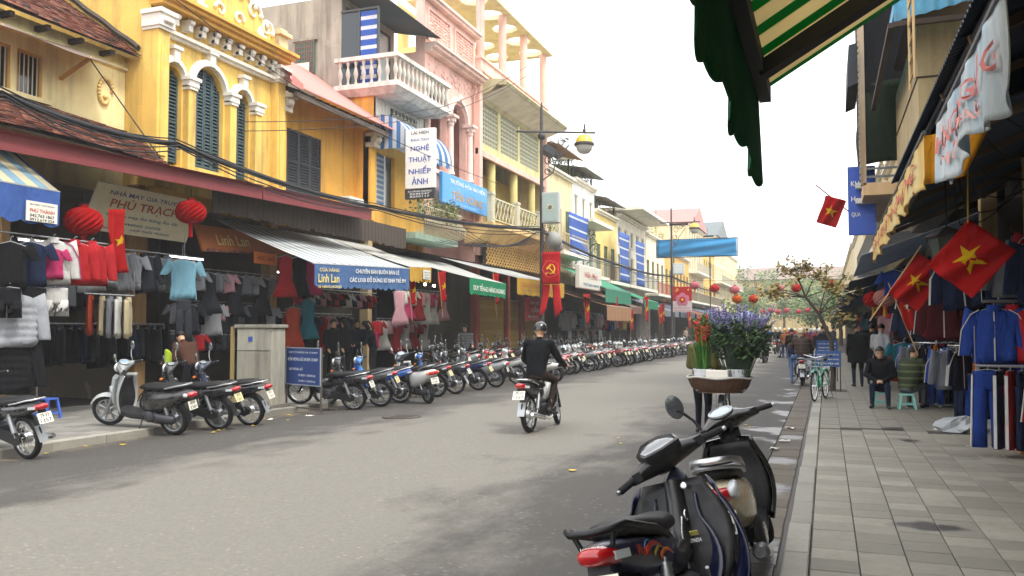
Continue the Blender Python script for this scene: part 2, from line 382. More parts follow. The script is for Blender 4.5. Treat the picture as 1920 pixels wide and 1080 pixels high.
def pave_far(parent, x0, ncol, y0, y1, tw, tl, mat):
    k = G()
    for c in range(ncol):
        y = y0 + rnd(0, tl)
        while y < y1:
            z = PZ + rnd(-.0025, .0025); xa, xb, ya, yb = x0 + c * tw + .004, x0 + (c + 1) * tw - .004, y + .004, y + tl - .004
            k.box(xa, xb, ya, yb, z - .02, z); y += tl
    o = k.build('distant_paving_slabs', mat, parent); o['kind'] = 'stuff'
pr = G().box(-.135, 4.2, -8, 230, -.05, PZ - .012).build('pavement_right', MORTAR); pr['kind'] = 'structure'
pave(pr, -.13, 8, 3.2, 37, .31, .30, SLAB_R); pave_far(pr, -.13, 8, 14.5, 60, .31, .30, SLAB_R)
pl = G().box(-18, KL - .19, -6, 230, -.05, PZ - .012).build('pavement_left', MORTAR); pl['kind'] = 'structure'
pave(pl, -14.4, 13, 7.4, 23, .315, .315, SLAB_L); pave_far(pl, -14.4, 13, 14.9, 50, .315, .315, SLAB_L)
def run(name, parent, x0, x1, y0, y1, L, top, mat, h, tilt=.004):
    y = y0; k = 0; mes = [slab_mesh(x1 - x0 - .006, L * q - .012, h, .01).mesh(name, mat) for q in (1, .8, 1.2)]
    while y < y1:
        i = random.choice((0, 0, 1, 2)); l = L * (1, .8, 1.2)[i]
        put(name, mes[i], parent, ((x0 + x1) / 2 + rnd(-.006, .006), y + l / 2, top + rnd(-.004, .004)), (rnd(-tilt, tilt), rnd(-tilt, tilt), rnd(-tilt, tilt))); y += l
run('kerb_stone', pr, KR, -.135, 3, 60, .95, PZ + .002, KERB, .2)
run('kerb_stone', pl, KL - .18, KL, 5, 60, .95, PZ + .002, KERB, .2)
G().box(KR, -.135, -8, 3, 0, PZ).build('kerb_run', KERB, pr); G().box(KR, -.135, 60.5, 230, -.05, PZ).build('kerb_run', KERB, pr); G().box(KL - .18, KL, 60.5, 230, -.05, PZ).build('kerb_run', KERB, pl)
gt = G().box(-.86, KR - .002, -8, 230, -.09, -.012).build('gutter', paint('#2c261f', .6, .4)); gt['kind'] = 'structure'
run('gutter_slab', gt, -.74, -.37, 3, 34, .46, .004, GUT, .03, .012)
run('gutter_slab', pl, KL + .02, KL + .36, 6, 30, .5, .016, GUT, .03, .012)
# litter on the road
LEAF = paint('#c9a83c', .7, .3); PAP = paint('#d8d4ca', .8)
lm = G().sheet(lambda u, v: ((u - .5) * .09, (v - .5) * .05 * math.sin(PI * u) * 2, .008 + .01 * math.sin(PI * u)), 4, 2, .002).mesh('fallen_leaf', LEAF)
for i in range(26):
    x = rnd(KL + .05, KL + 1.0) if i < 16 else rnd(-3, -.9); y = rnd(8, 16)
    o = put('fallen_leaf', lm, None, (x, y, crown(x) + .004), (0, 0, rnd(0, 6))); o.scale = [rnd(.6, 1.1)] * 3
    tag(o, 'small yellow leaf fallen at the left edge of the road' if i < 16 else 'small yellow leaf fallen on the road near the right gutter', 'leaf', 'fallen leaves by the left kerb' if i < 16 else 'fallen leaves by the right gutter')

mh = thing('manhole_cover', 'round iron manhole cover in the road near the notice board', 'manhole', (-7.35, 14.1, crown(-7.35) + .004)); G().lathe([(.36, 0), (.36, .008), (.33, .01), (.32, .006)], n=28).build('ring', paint('#3a352f', .7), mh); g = G(); g.lathe([(.31, .0), (.31, .008)], n=28)
for k in range(-3, 4): g.box(-.2, .2, k * .08 - .02, k * .08 + .02, .008, .013)
g.build('lid', paint('#4a443c', .65), mh)
for k, (x, y) in enumerate(((-.62, 13.5), (-.72, 12.6), (-.6, 15.3), (-.95, 11.4), (-.66, 9.6), (-9.4, 14.2), (-9.7, 13.4))):
    o = G().sheet(lambda u, v: ((u - .5) * .16, (v - .5) * .1, .012 + .018 * math.sin(u * 5 + k) * math.sin(v * 4)), 5, 4, .002).build('paper_scrap', PAP, None, (x, y, .02), (0, 0, k * 1.3)); tag(o, 'crumpled pale paper scrap, %s along the %s gutter' % (ORD(k + 1 if k < 5 else k - 4), 'right' if k < 5 else 'left'), 'litter', 'paper litter')
# ================================================================== left-hand houses
def wb(g, name, mats, root, smooth=0):
    "build world-space geometry as a part of root"
    q = root; L = Vector((0, 0, 0))
    while q: L += q.location; q = q.parent
    g.v = [(p[0] - L.x, p[1] - L.y, p[2] - L.z) for p in g.v]; return g.build(name, mats, root, smooth=smooth)
def house(name, label, y, x=-14.2, cat='house', z=PZ): return thing(name, label, cat, (x, y, z))
def wallgrid(g, xf, ys, zs, holes, depth=.22, s=1, m=0):
    for i in range(len(ys) - 1):
        for j in range(len(zs) - 1):
            a, b, c, d = ys[i], ys[i + 1], zs[j], zs[j + 1]
            if (i, j) in holes:
                x2 = xf - s * depth
                g.quad((xf, a, c), (x2, a, c), (x2, a, d), (xf, a, d), m); g.quad((xf, b, c), (xf, b, d), (x2, b, d), (x2, b, c), m)
                g.quad((xf, a, c), (xf, b, c), (x2, b, c), (x2, a, c), m); g.quad((xf, a, d), (x2, a, d), (x2, b, d), (xf, b, d), m)
            else: g.quad((xf, a, c), (xf, b, c), (xf, b, d), (xf, a, d), m)
    return g
def shell(g, x0, x1, y0, y1, z0, z1, front=None, m=0, top=True, bottom=False):
    "hollow block open at its street face"
    g.quad((x0, y0, z0), (x1, y0, z0), (x1, y0, z1), (x0, y0, z1), m); g.quad((x0, y1, z0), (x1, y1, z0), (x1, y1, z1), (x0, y1, z1), m)
    xb = x0 if front is None or front == x1 else x1
    g.quad((xb, y0, z0), (xb, y1, z0), (xb, y1, z1), (xb, y0, z1), m)
    if top: g.quad((x0, y0, z1), (x1, y0, z1), (x1, y1, z1), (x0, y1, z1), m)
    if bottom: g.quad((x0, y0, z0), (x1, y0, z0), (x1, y1, z0), (x0, y1, z0), m)
def leaf(g, x, y0, y1, z0, z1, s=1, pitch=.075, rail=.06, m=0, arch=None):
    "louvred shutter leaf"
    for a, b in ((y0, y0 + rail), (y1 - rail, y1)): g.box(x - .02, x + .02, a, b, z0, z1 if not arch else arch((a + b) / 2), m)
    tops = z1
    for c in (z0, (z0 + z1) / 2 - rail / 2, z1 - rail):
        if not arch: g.box(x - .021, x + .021, y0 + rail, y1 - rail, c, c + rail, m)
        elif c < z1 - rail: g.box(x - .021, x + .021, y0 + rail, y1 - rail, c, c + rail, m)
    z = z0 + rail + .02
    lim = z1 - rail if not arch else min(arch(y0 + rail), arch(y1 - rail)) - .02
    while z < (max(arch(y0 + rail), arch(y1 - rail)) if arch else lim) - .03:
        a, b = y0 + rail, y1 - rail
        if arch:
            while a < b - .04 and arch(a) < z + .05: a += .03
            while b > a + .04 and arch(b) < z + .05: b -= .03
        g.add([(x - s * .016, a, z + .045), (x + s * .018, a, z), (x + s * .018, b, z), (x - s * .016, b, z + .045), (x - s * .016, a, z + .055), (x + s * .018, a, z + .01), (x + s * .018, b, z + .01), (x - s * .016, b, z + .055)],
              [(0, 1, 2, 3), (4, 7, 6, 5), (1, 5, 6, 2)], m); z += pitch
def archwall(g, xf, y0, y1, z0, z1, ops, depth=.25, m=0, s=1, N=12):
    "wall with arched openings ops = (ya, yb, sill, spring)"
    ys = y0
    for (a, b, sill, spr) in ops:
        r = (b - a) / 2; c = (a + b) / 2
        g.quad((xf, ys, z0), (xf, a, z0), (xf, a, z1), (xf, ys, z1), m)
        if sill > z0: g.quad((xf, a, z0), (xf, b, z0), (xf, b, sill), (xf, a, sill), m)
        arc = [(c - r * math.cos(PI * k / N), spr + r * math.sin(PI * k / N)) for k in range(N + 1)]
        for k in range(N): g.quad((xf, arc[k][0], arc[k][1]), (xf, arc[k + 1][0], arc[k + 1][1]), (xf, arc[k + 1][0], z1), (xf, arc[k][0], z1), m)
        x2 = xf - s * depth; prof = [(a, sill)] + arc + [(b, sill)]
        for k in range(len(prof) - 1): g.quad((xf, *prof[k]), (x2, *prof[k]), (x2, *prof[k + 1]), (xf, *prof[k + 1]), m)
        g.quad((xf, a, sill), (xf, b, sill), (x2, b, sill), (x2, a, sill), m); ys = b
    g.quad((xf, ys, z0), (xf, y1, z0), (xf, y1, z1), (xf, ys, z1), m)
def archivolt(g, xf, a, b, spr, w, t, m=0, N=14):
    c = (a + b) / 2; r = (b - a) / 2
    rings = []
    for k in range(N + 1):
        q = PI * k / N; cs, sn = -math.cos(q), math.sin(q)
        rings.append([(xf, c + cs * r, spr + sn * r), (xf + t, c + cs * (r + .01), spr + sn * (r + .01)), (xf + t, c + cs * (r + w * .6), spr + sn * (r + w * .6)), (xf + t * .5, c + cs * (r + w), spr + sn * (r + w)), (xf, c + cs * (r + w), spr + sn * (r + w))])
    g.loft(rings, m)
def tiles(x0, z0, x1, z1, edge, mats, tw=.17, tl=.13, sag=.03):
    "clay tiles on a slope that rises from (x0, z0) to (x1, z1); edge(t) gives the y range at height t"
    g = G(); Ls = math.hypot(x1 - x0, z1 - z0); rows = int(Ls / tl); dx, dz = (x1 - x0) / Ls, (z1 - z0) / Ls; nx, nz = (-dz, dx) if dx > 0 else (dz, -dx)
    for r in range(rows):
        t = r * tl / Ls; ya, yb = edge(t); y = ya + (tw / 2 if r % 2 else 0)
        while y < yb - tw * .3:
            k = rnd(-.012, .012); lift = .016 + rnd(0, .016); sg = sag * math.sin(y * 1.3 + r * .2)
            px, pz = x0 + dx * r * tl, z0 + dz * r * tl + sg; qx, qz = px + dx * (tl * 1.35), pz + dz * tl * 1.35; w = tw - .012
            y2 = min(y + w, yb)
            g.add([(px + nx * lift, y + k, pz + nz * lift), (px + nx * lift, y2 + k, pz + nz * lift), (qx, y2 + k, qz), (qx, y + k, qz), (px + nx * (lift - .018), y + k, pz + nz * (lift - .018)), (px + nx * (lift - .018), y2 + k, pz + nz * (lift - .018))],
                  [(0, 1, 2, 3), (4, 5, 1, 0), (0, 3, 4), (1, 5, 2)], random.choice((0, 0, 0, 1, 1, 2, 3))); y += tw
    return g
TILES = [paint('#7a4a3a', .9, .35), paint('#5d3a30', .92, .3), paint('#38302c', .95, .3), paint('#94604a', .9, .3)]
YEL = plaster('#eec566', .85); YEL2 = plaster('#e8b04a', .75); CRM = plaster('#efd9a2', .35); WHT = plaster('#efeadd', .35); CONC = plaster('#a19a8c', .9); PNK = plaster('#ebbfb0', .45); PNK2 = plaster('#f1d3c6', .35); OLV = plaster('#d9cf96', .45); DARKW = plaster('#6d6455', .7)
SHUT = paint('#41555a', .6, .15); SHUTD = paint('#3c4247', .6, .2); MAROON = paint('#8a3f41', .55, .2); WOODD = paint('#3a2d24', .8, .3); GLS = glassy()
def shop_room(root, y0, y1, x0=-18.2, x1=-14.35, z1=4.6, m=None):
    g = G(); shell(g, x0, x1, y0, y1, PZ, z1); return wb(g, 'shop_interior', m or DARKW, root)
# ---------------- house A
A = house('tiled_house', 'old cream house at the left edge with mossy clay tile roofs and barred window', 11.5, -14.9)
g = G(); wallgrid(g, -14.9, [6, 11.45, 12.08, 12.2, 12.8, 14.96], [4.6, 6.36, 7.26, 7.9], {(1, 1), (3, 1)}); shell(g, -20, -14.9, 6, 14.94, 4.6, 7.9); g.box(-14.9, -14.82, 6, 14.95, 7.55, 7.62); g.box(-14.9, -14.8, 11.3, 12.95, 6.27, 6.36); wb(g, 'wall', plaster('#f9e7ac', .45), A)
for k in range(12): y = 6 + k * .82; wb(G().box(-14.9, -14.55, y, y + .1, 7.7, 7.8), 'rafter', WOODD, A)
for (a, b) in ((11.45, 12.08), (12.2, 12.8)):
    g = G(); g.box(-15.0, -14.93, a, a + .05, 6.36, 7.26); g.box(-15.0, -14.93, b - .05, b, 6.36, 7.26); g.box(-15.0, -14.93, a + .05, b - .05, 7.2, 7.26); w = wb(g, 'window', paint('#c49a55', .7), A)
    for k in range(5): y = a + .1 + k * (b - a - .2) / 4; wb(G().cyl((-14.95, y, 6.36), (-14.95, y, 7.2), .012, n=6), 'window_bar', paint('#cfc6b0', .7), w)
    wb(G().box(-15.09, -15.07, a, b, 6.36, 7.26), 'pane', glassy('#3a352c'), w)
g = G(); pf = lambda u, v: (-14.88 + 1.0 * v, 11.0 + 3.0 * u, 7.62 - .45 * v + .02 * math.sin(u * 9)); g.sheet(pf, 12, 4, .012); wb(g, 'window_canopy', corrugated('#7b6a5e'), A)
for y in (11.2, 13.2): wb(G().bar((-14.88, y, 6.9), (-14.05, y, 7.26), .06, .06), 'canopy_bracket', paint('#b58a4a', .7), A)
g = tiles(-14.45, 7.86, -18.6, 10.75, lambda t: (6.0, 14.95), TILES); k = wb(g, 'upper_roof_tiles', TILES, A); k['kind'] = 'stuff'
wb(G().add([(-14.45, 6, 7.8), (-14.45, 14.95, 7.8), (-18.6, 14.95, 10.7), (-18.6, 6, 10.7)], [(0, 1, 2, 3)]), 'roof_deck', WOODD, A)
g = tiles(-12.22, 4.98, -14.9, 6.24, lambda t: (7.0, 13.5 + 1.45 * t), TILES); k = wb(g, 'lower_roof_tiles', TILES, A); k['kind'] = 'stuff'
wb(G().add([(-12.22, 7, 4.93), (-12.22, 13.5, 4.93), (-14.9, 15.2, 6.2), (-14.9, 7, 6.2)], [(0, 1, 2, 3)]), 'lower_roof_deck', WOODD, A)
g = G()   # scroll of broken stucco at the wall's end
for k in range(26): t = k / 25; a = t * 7.5; r = .22 * (1 - t * .75); g.ball((-14.87, 14.35 + r * math.cos(a), 7.0 + r * 1.5 * math.sin(a) - .25 * t), .05, 6, 4)
wb(g, 'stucco_scroll', plaster('#e6c984', .4), A, 60)
g = G(); g.sheet(lambda u, v: (-14.5 - 4.1 * v + .02 * math.sin(v * 30), 14.86 + .1 * u, 8.02 + 2.86 * v + .05 * math.sin(u * PI)), 2, 24, .1); wb(g, 'roof_flashing', plaster('#3f3832', .6), A)
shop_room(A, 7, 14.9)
# eave canopy with its maroon fascia
E = thing('eave_canopy', 'long sloping shop canopy edged with a maroon metal fascia', 'canopy', (-12.2, 15, 4.6))
g = G(); g.add([(-12.2, 13.4, 4.92), (-12.2, 21.4, 5.08), (-14.2, 21.4, 5.5), (-14.2, 13.4, 5.42), (-12.2, 13.4, 4.89), (-12.2, 21.4, 5.05), (-14.2, 21.4, 5.46), (-14.2, 13.4, 5.38)], [(0, 1, 2, 3), (7, 6, 5, 4)]); wb(g, 'roof_sheet', corrugated('#6a5a50'), E)
for a, b in ((6.8, 16.35), (16.4, 21.4)):
    zf = lambda y: 4.80 + (y - 9.8) * .0245
    g = G(); g.add([(-12.16, a, zf(a)), (-12.16, b, zf(b)), (-12.16, b, zf(b) - .27), (-12.16, a, zf(a) - .27), (-12.2, a, zf(a)), (-12.2, b, zf(b)), (-12.2, b, zf(b) - .27), (-12.2, a, zf(a) - .27), (-12.05, a, zf(a) + .03), (-12.05, b, zf(b) + .03)], [(0, 3, 2, 1), (4, 5, 6, 7), (3, 7, 6, 2), (0, 1, 9, 8), (4, 8, 9, 5), (0, 4, 7, 3), (1, 2, 6, 5)]); wb(g, 'fascia', MAROON, E)
for k in range(19): y = 7.2 + k * .78; wb(G().bar((-12.22, y, 4.72 + (y - 9.8) * .0245), (-14.2, y, 5.3), .06, .1), 'rafter', WOODD, E)
# ---------------- house B, colonial
B = house('colonial_house', 'ornate yellow colonial house front with three arched dark green shuttered windows', 17.3)
g = G(); archwall(g, -14.2, 15.3, 19.4, 5.3, 8.5, [(15.33, 15.98, 5.5, 7.5), (16.32, 17.46, 5.6, 7.52), (17.82, 18.48, 5.5, 7.5)])
g.quad((-14.2, 15.3, 4.9), (-14.2, 19.4, 4.9), (-14.2, 19.4, 5.3), (-14.2, 15.3, 5.3)); g.quad((-14.2, 15.3, 8.5), (-14.2, 19.4, 8.5), (-14.2, 19.4, 9.3), (-14.2, 15.3, 9.3))
g.quad((-14.2, 14.97, 4.6), (-22, 14.97, 4.6), (-22, 14.97, 11), (-14.2, 14.97, 9.6)); g.quad((-14.2, 19.73, 4.6), (-22, 19.73, 4.6), (-22, 19.73, 11), (-14.2, 19.73, 9.6)); g.quad((-14.5, 14.95, 9.6), (-14.5, 19.75, 9.6), (-22, 19.75, 11), (-22, 14.95, 11)); g.quad((-20, 14.95, 4.6), (-20, 19.75, 4.6), (-20, 19.75, 10.6), (-20, 14.95, 10.6))
wb(g, 'wall', YEL, B)
for a, b in ((14.95, 15.3), (19.4, 19.75)):
    g = G(); g.box(-14.4, -13.96, a, b, 5.3, 8.45); g.box(-14.4, -13.92, a - .03, b + .03, 4.9, 5.3); g.box(-14.0, -13.93, a + .08, b - .08, 5.6, 8.1); p = wb(g, 'corner_pilaster', YEL, B)
    g = G(); g.box(-14.4, -13.9, a - .03, b + .03, 8.45, 8.52); g.box(-14.4, -13.86, a - .06, b + .06, 8.52, 8.8); g.box(-14.4, -13.8, a - .1, b + .1, 8.8, 8.9)
    for k in range(3): g.ball((-13.84, a + .08 + k * .1, 8.66), .07, 6, 4)
    wb(g, 'capital', WHT, p, 50)
for y in (16.15, 17.64, 18.66):
    g = G(); g.box(-14.2, -14.02, y - .12, y + .12, 5.3, 7.36); p = wb(g, 'engaged_column', YEL, B)
    g = G(); g.box(-14.2, -13.98, y - .14, y + .14, 7.36, 7.42); g.box(-14.2, -13.96, y - .16, y + .16, 7.46, 7.58); g.box(-14.2, -13.92, y - .2, y + .2, 7.58, 7.66)
    for k in range(4): g.ball((-13.99, y - .13 + k * .087, 7.45), .05, 6, 4)
    wb(g, 'capital', WHT, p, 50)
for a, b, sp in ((15.33, 15.98, 7.56), (16.32, 17.46, 7.56), (17.82, 18.48, 7.56)):
    g = G(); archivolt(g, -14.2, a, b, sp, .17, .12); c = (a + b) / 2; r = (b - a) / 2 + .1
    g.box(-14.2, -14.04, c - .09, c + .09, sp + r - .1, sp + r + .22); g.box(-14.2, -14.0, c - .16, c + .16, sp + r + .2, sp + r + .28); wb(g, 'arch_moulding', WHT, B, 40)
    am = lambda y, c=c, r=(b - a) / 2, sp=sp: sp - .05 + math.sqrt(max(.0, r * r - (y - c) ** 2))
    w = wb(G().box(-14.46, -14.40, a, b, 5.5, sp + .6), 'window', paint('#22292b', .7), B)
    n = 4 if b - a > .9 else 2
    for k in range(n):
        q = (b - a) / n; g = G(); leaf(g, -14.33, a + k * q + .006, a + (k + 1) * q - .006, 5.6, sp - .05, 1, .085, .045, arch=am); wb(g, 'shutter_leaf', SHUT, w)
g = G(); g.box(-14.2, -14.08, 15.3, 19.4, 8.44, 8.5); g.box(-14.2, -14.0, 15.3, 19.4, 8.5, 8.58); wb(g, 'string_course', WHT, B)
for k in range(9):
    y = 15.55 + k * .46; g = G(); g.box(-14.2, -13.98, y - .07, y + .07, 8.72, 9.0); g.cyl((-13.98, y - .07, 8.93), (-13.98, y + .07, 8.93), .07, n=8); g.cyl((-14.05, y - .07, 8.76), (-14.05, y + .07, 8.76), .05, n=8); wb(g, 'cornice_bracket', WHT, B, 50)
g = G(); g.box(-14.2, -13.82, 14.9, 19.8, 9.02, 9.12); g.box(-14.2, -13.7, 14.86, 19.84, 9.12, 9.2); g.box(-14.2, -13.6, 14.82, 19.88, 9.2, 9.28); wb(g, 'cornice', plaster('#e7b356', .45), B)
g = G(); pts = [(15.4, 9.28), (19.3, 9.28), (19.3, 9.6), (18.9, 9.75), (18.6, 10.1), (18.2, 10.25), (17.9, 10.6), (17.3, 10.9), (16.7, 10.6), (16.4, 10.25), (16.0, 10.1), (15.7, 9.75), (15.4, 9.6)]
g.prism(pts, lambda y, z: (-14.25, y, z), lambda y, z: (-13.98, y, z)); gb = wb(g, 'gable_parapet', YEL, B)
g = G()
for sgn in (-1, 1):
    for (cy, cz, r0, tn) in ((1.5, 9.72, .26, 2.2), (.95, 10.0, .3, 2.0), (.45, 10.3, .28, 2.2), (.35, 9.6, .2, 2)):
        P = []
        for k in range(18): t = k / 17; a = t * 2 * PI * tn / 2; r = r0 * (1 - .8 * t); P.append((-13.95, 17.35 + sgn * (cy + r * math.cos(a)), cz + r * math.sin(a)))
        g.tube(P, [.055 - .03 * k / 17 for k in range(18)], 6)
    for k in range(7): g.ball((-13.95, 17.35 + sgn * (.25 + k * .25), 10.62 - k * .16), .08, 6, 4)
g.ball((-13.93, 17.35, 10.4), .2, 10, 6, sc=(.4, 1, 1.3)); wb(g, 'stucco_scrollwork', WHT, gb, 60)
for y in (15.12, 19.55, 16.2, 18.5):
    if y in (15.12, 19.55): g = G(); g.box(-14.3, -13.9, y - .2, y + .2, 9.28, 9.75); g.box(-14.35, -13.8, y - .26, y + .26, 9.75, 9.85); g.box(-14.3, -13.9, y - .16, y + .16, 9.85, 9.95); wb(g, 'parapet_pier', plaster('#dcc79c', .6), B)
    else: g = G(); g.box(-14.2, -13.75, y - .1, y + .1, 9.28, 9.42); g.lathe([(.09, 0), (.11, .1), (.05, .2), (.02, .26)], (-13.9, y, 9.42), n=10); wb(g, 'finial', WHT, B, 40)
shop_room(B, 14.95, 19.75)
for y in (14.9, 19.72): g = G(); g.box(-14.55, -14.25, y - .16, y + .16, PZ, 4.9); wb(g, 'shop_pier', plaster('#b08a58', .6), B)
# ---------------- house C
C = house('low_yellow_house', 'low yellow house under a pink corrugated roof with slatted brown shutters', 22.4)
g = G(); wallgrid(g, -14.75, [20.05, 20.4, 22.78, 24.75], [4.9, 5.75, 7.62, 8.6], {(1, 1)}, .15); shell(g, -21, -14.75, 19.77, 25.05, 4.6, 8.6); g.quad((-14.75, 20.05, 5.3), (-14.2, 20.05, 5.3), (-14.2, 20.05, 8.5), (-14.75, 20.05, 8.5)); g.quad((-14.75, 24.75, 5.3), (-14.2, 24.75, 5.3), (-14.2, 24.75, 8.5), (-14.75, 24.75, 8.5)); g.box(-14.75, -14.2, 19.77, 25.05, 4.9, 5.32); wb(g, 'wall', YEL2, C)
for a, b in ((19.77, 20.05), (24.75, 25.05)):
    g = G(); g.box(-14.4, -14.12, a, b, 5.32, 8.3); p = wb(g, 'corner_pilaster', YEL2, C)
    g = G(); g.box(-14.3, -13.95, a - .04, b + .04, 7.75, 7.9); g.box(-14.3, -13.9, a, b, 7.9, 8.12); g.box(-14.3, -13.75, a - .05, b + .05, 8.12, 8.22); g.ball((-13.9, (a + b) / 2, 8.0), .12, 8, 5); wb(g, 'console', plaster('#cfc6b4', .6), p, 50)
w = wb(G().box(-14.95, -14.9, 20.4, 22.78, 5.75, 7.62), 'window', SHUTD, C)
for k in range(4): g = G(); q = (22.78 - 20.4) / 4; leaf(g, -14.78, 20.41 + k * q, 20.39 + (k + 1) * q, 5.77, 7.6, 1, .085, .05); wb(g, 'shutter_leaf', SHUTD, w)
def ribbed(xa, za, xb, zb, y0, y1, pitch=.11, amp=.022, t=.006):
    n = int((y1 - y0) / pitch * 4); g = G(); g.sheet(lambda u, v: (xa + (xb - xa) * v, y0 + (y1 - y0) * u, za + (zb - za) * v + amp * math.sin((y1 - y0) * u / pitch * 2 * PI)), n, 4, t); return g
wb(ribbed(-13.5, 8.36, -16.9, 10.75, 19.5, 25.2), 'roof', corrugated('#d98a80', rust=.25), C, 60)
g = G(); g.add([(-13.45, 19.3, 8.6), (-13.45, 19.85, 8.45), (-16.5, 19.85, 10.55), (-16.5, 19.3, 10.65), (-13.45, 19.3, 8.3), (-13.45, 19.85, 8.3)], [(0, 1, 2, 3), (0, 4, 5, 1)]); wb(g, 'roof_flashing', corrugated('#cf7f74', rust=.2), C)
for k in range(14): y = 19.9 + k * .38; wb(G().bar((-13.62, y, 8.28), (-14.75, y, 8.72), .05, .09), 'rafter', paint('#2c2320', .9), C)
g = G(); g.box(-13.72, -13.62, 19.8, 25.1, 8.12, 8.26); wb(g, 'eave_board', paint('#6e6257', .9, .4), C)
shop_room(C, 19.77, 25.05)
for y in (25.0,): g = G(); g.box(-14.55, -14.25, y - .14, y + .14, PZ, 4.9); wb(g, 'shop_pier', plaster('#b8a37a', .6), C)
AC = thing('air_conditioner', 'white outdoor air conditioner unit below the brown shutters', 'air conditioner', (-13.75, 23.2, 5.15))
g = G(); g.cbox(-14.05, -13.7, 22.78, 23.62, 5.2, 5.8, .015); wb(g, 'casing', paint('#dcdad2', .5), AC)
g = G(); g.lathe([(.22, 0), (.22, .012), (.2, .012), (.2, 0)], (-13.7, 23.08, 5.5), (1, 0, 0), 20, caps=False)
for k in range(5): g.lathe([(.04 + k * .035, .004), (.05 + k * .035, .004)], (-13.7, 23.08, 5.5), (1, 0, 0), 18, caps=False)
wb(g, 'fan_grille', paint('#8d8c88', .5), AC)
for y in (22.95, 23.45): wb(G().bar((-14.2, y, 5.17), (-13.68, y, 5.17), .04, .04), 'bracket', paint('#55504a', .7), AC)
# ---------------- house D
D = house('concrete_house', 'tall grey concrete house with a white baluster balcony and blue striped blind', 27)
g = G(); shell(g, -22, -15.5, 25.1, 28.9, 9.7, 13.2); wallgrid(g, -15.5, [25.1, 25.35, 28.6, 28.9], [9.7, 9.9, 12.9, 13.2], {(1, 1)}, .1); wb(g, 'upper_wall', CONC, D)
g = G(); wallgrid(g, -14.2, [25.1, 25.3, 26.6, 28.9], [5.0, 5.9, 7.7, 8.05], {(1, 1)}, .15); shell(g, -21.9, -14.2, 25.06, 28.9, 4.6, 8.05, top=False); g.quad((-22, 25.07, 8.05), (-14.2, 25.07, 8.05), (-14.2, 25.07, 9.7), (-22, 25.07, 9.7)); wb(g, 'lower_wall', YEL2, D)
g = G(); g.box(-15.6, -14.25, 25.0, 25.2, 9.62, 9.75); wb(g, 'coping', WHT, D)
g = G()
for k in range(34): y = 25.2 + k * .109; g.box(-14.2, -14.17 - .02 * (k % 2), y, y + .107, 8.05, 9.75)
wb(g, 'ribbed_cladding', paint('#dedbd0', .6), D)
w = wb(G().box(-14.175, -14.13, 26.2, 28.2, 8.75, 9.4), 'transom_window', paint('#43463f', .5), D)
g = G()
for k in range(7):
    y = 26.35 + k * .28; g.tube([(-14.11, y + .1 * math.cos(2 * PI * i / 10), 9.1 + .17 * math.sin(2 * PI * i / 10)) for i in range(10)], .016, 5, close=True); g.cyl((-14.11, y, 8.75), (-14.11, y, 9.4), .012, n=5)
wb(g, 'grille', paint('#cfccba', .6), w)
# small window in the bare side wall
w = wb(G().box(-17.32, -16.52, 25.02, 25.08, 10.55, 11.75), 'side_window', paint('#2f6f5c', .6), D); g = G()
for k in range(9): g.cyl((-17.3 + k * .095, 25.0, 10.55), (-17.3 + k * .095, 25.0, 11.75), .012, n=5)
for k in range(7): g.cyl((-17.32, 25.0, 10.6 + k * .18), (-16.52, 25.0, 10.6 + k * .18), .01, n=5)
wb(g, 'grille', paint('#8b4a4a', .7), w); wb(G().box(-17.34, -16.7, 24.96, 24.98, 10.52, 10.95), 'grille_board', paint('#d5d3c8', .6), w); wb(G().box(-17.42, -16.42, 25.0, 25.1, 11.75, 11.84), 'lintel', CONC, w)
g = G(); g.box(-15.55, -13.12, 24.72, 28.95, 9.75, 9.92); g.add([(-15.5, 24.75, 9.75), (-13.15, 24.75, 9.75), (-13.4, 24.95, 9.55), (-15.5, 24.95, 9.55), (-13.15, 28.9, 9.75), (-13.4, 28.7, 9.55), (-15.5, 28.9, 9.75)], [(0, 1, 2, 3), (1, 4, 5, 2), (3, 2, 5, 6)]); bal = wb(g, 'balcony', plaster('#d9d6cc', .7), D)
BAL = G().lathe([(.055, 0), (.055, .06), (.035, .1), (.045, .2), (.085, .36), (.06, .5), (.035, .62), (.045, .68), (.06, .72), (.06, .8)], n=10).mesh('baluster', plaster('#cbc7bb', .8), 50)
def bal_at(x, y, z, par, s=1.0):
    L = Vector((0, 0, 0)); q = par
    while q: L += q.location; q = q.parent
    o = put('baluster', BAL, par, (x - L.x, y - L.y, z - L.z)); o.scale = (s, s, s); return o
for k in range(8): bal_at(-15.35 + k * .3, 24.82, 9.92, bal)
for k in range(13): bal_at(-13.22, 25.05 + k * .31, 9.92, bal)
g = G(); g.box(-15.55, -13.1, 24.72, 24.92, 10.72, 10.86); g.box(-13.32, -13.1, 24.92, 28.95, 10.72, 10.86); wb(g, 'handrail', plaster('#dcd8cc', .75), bal)
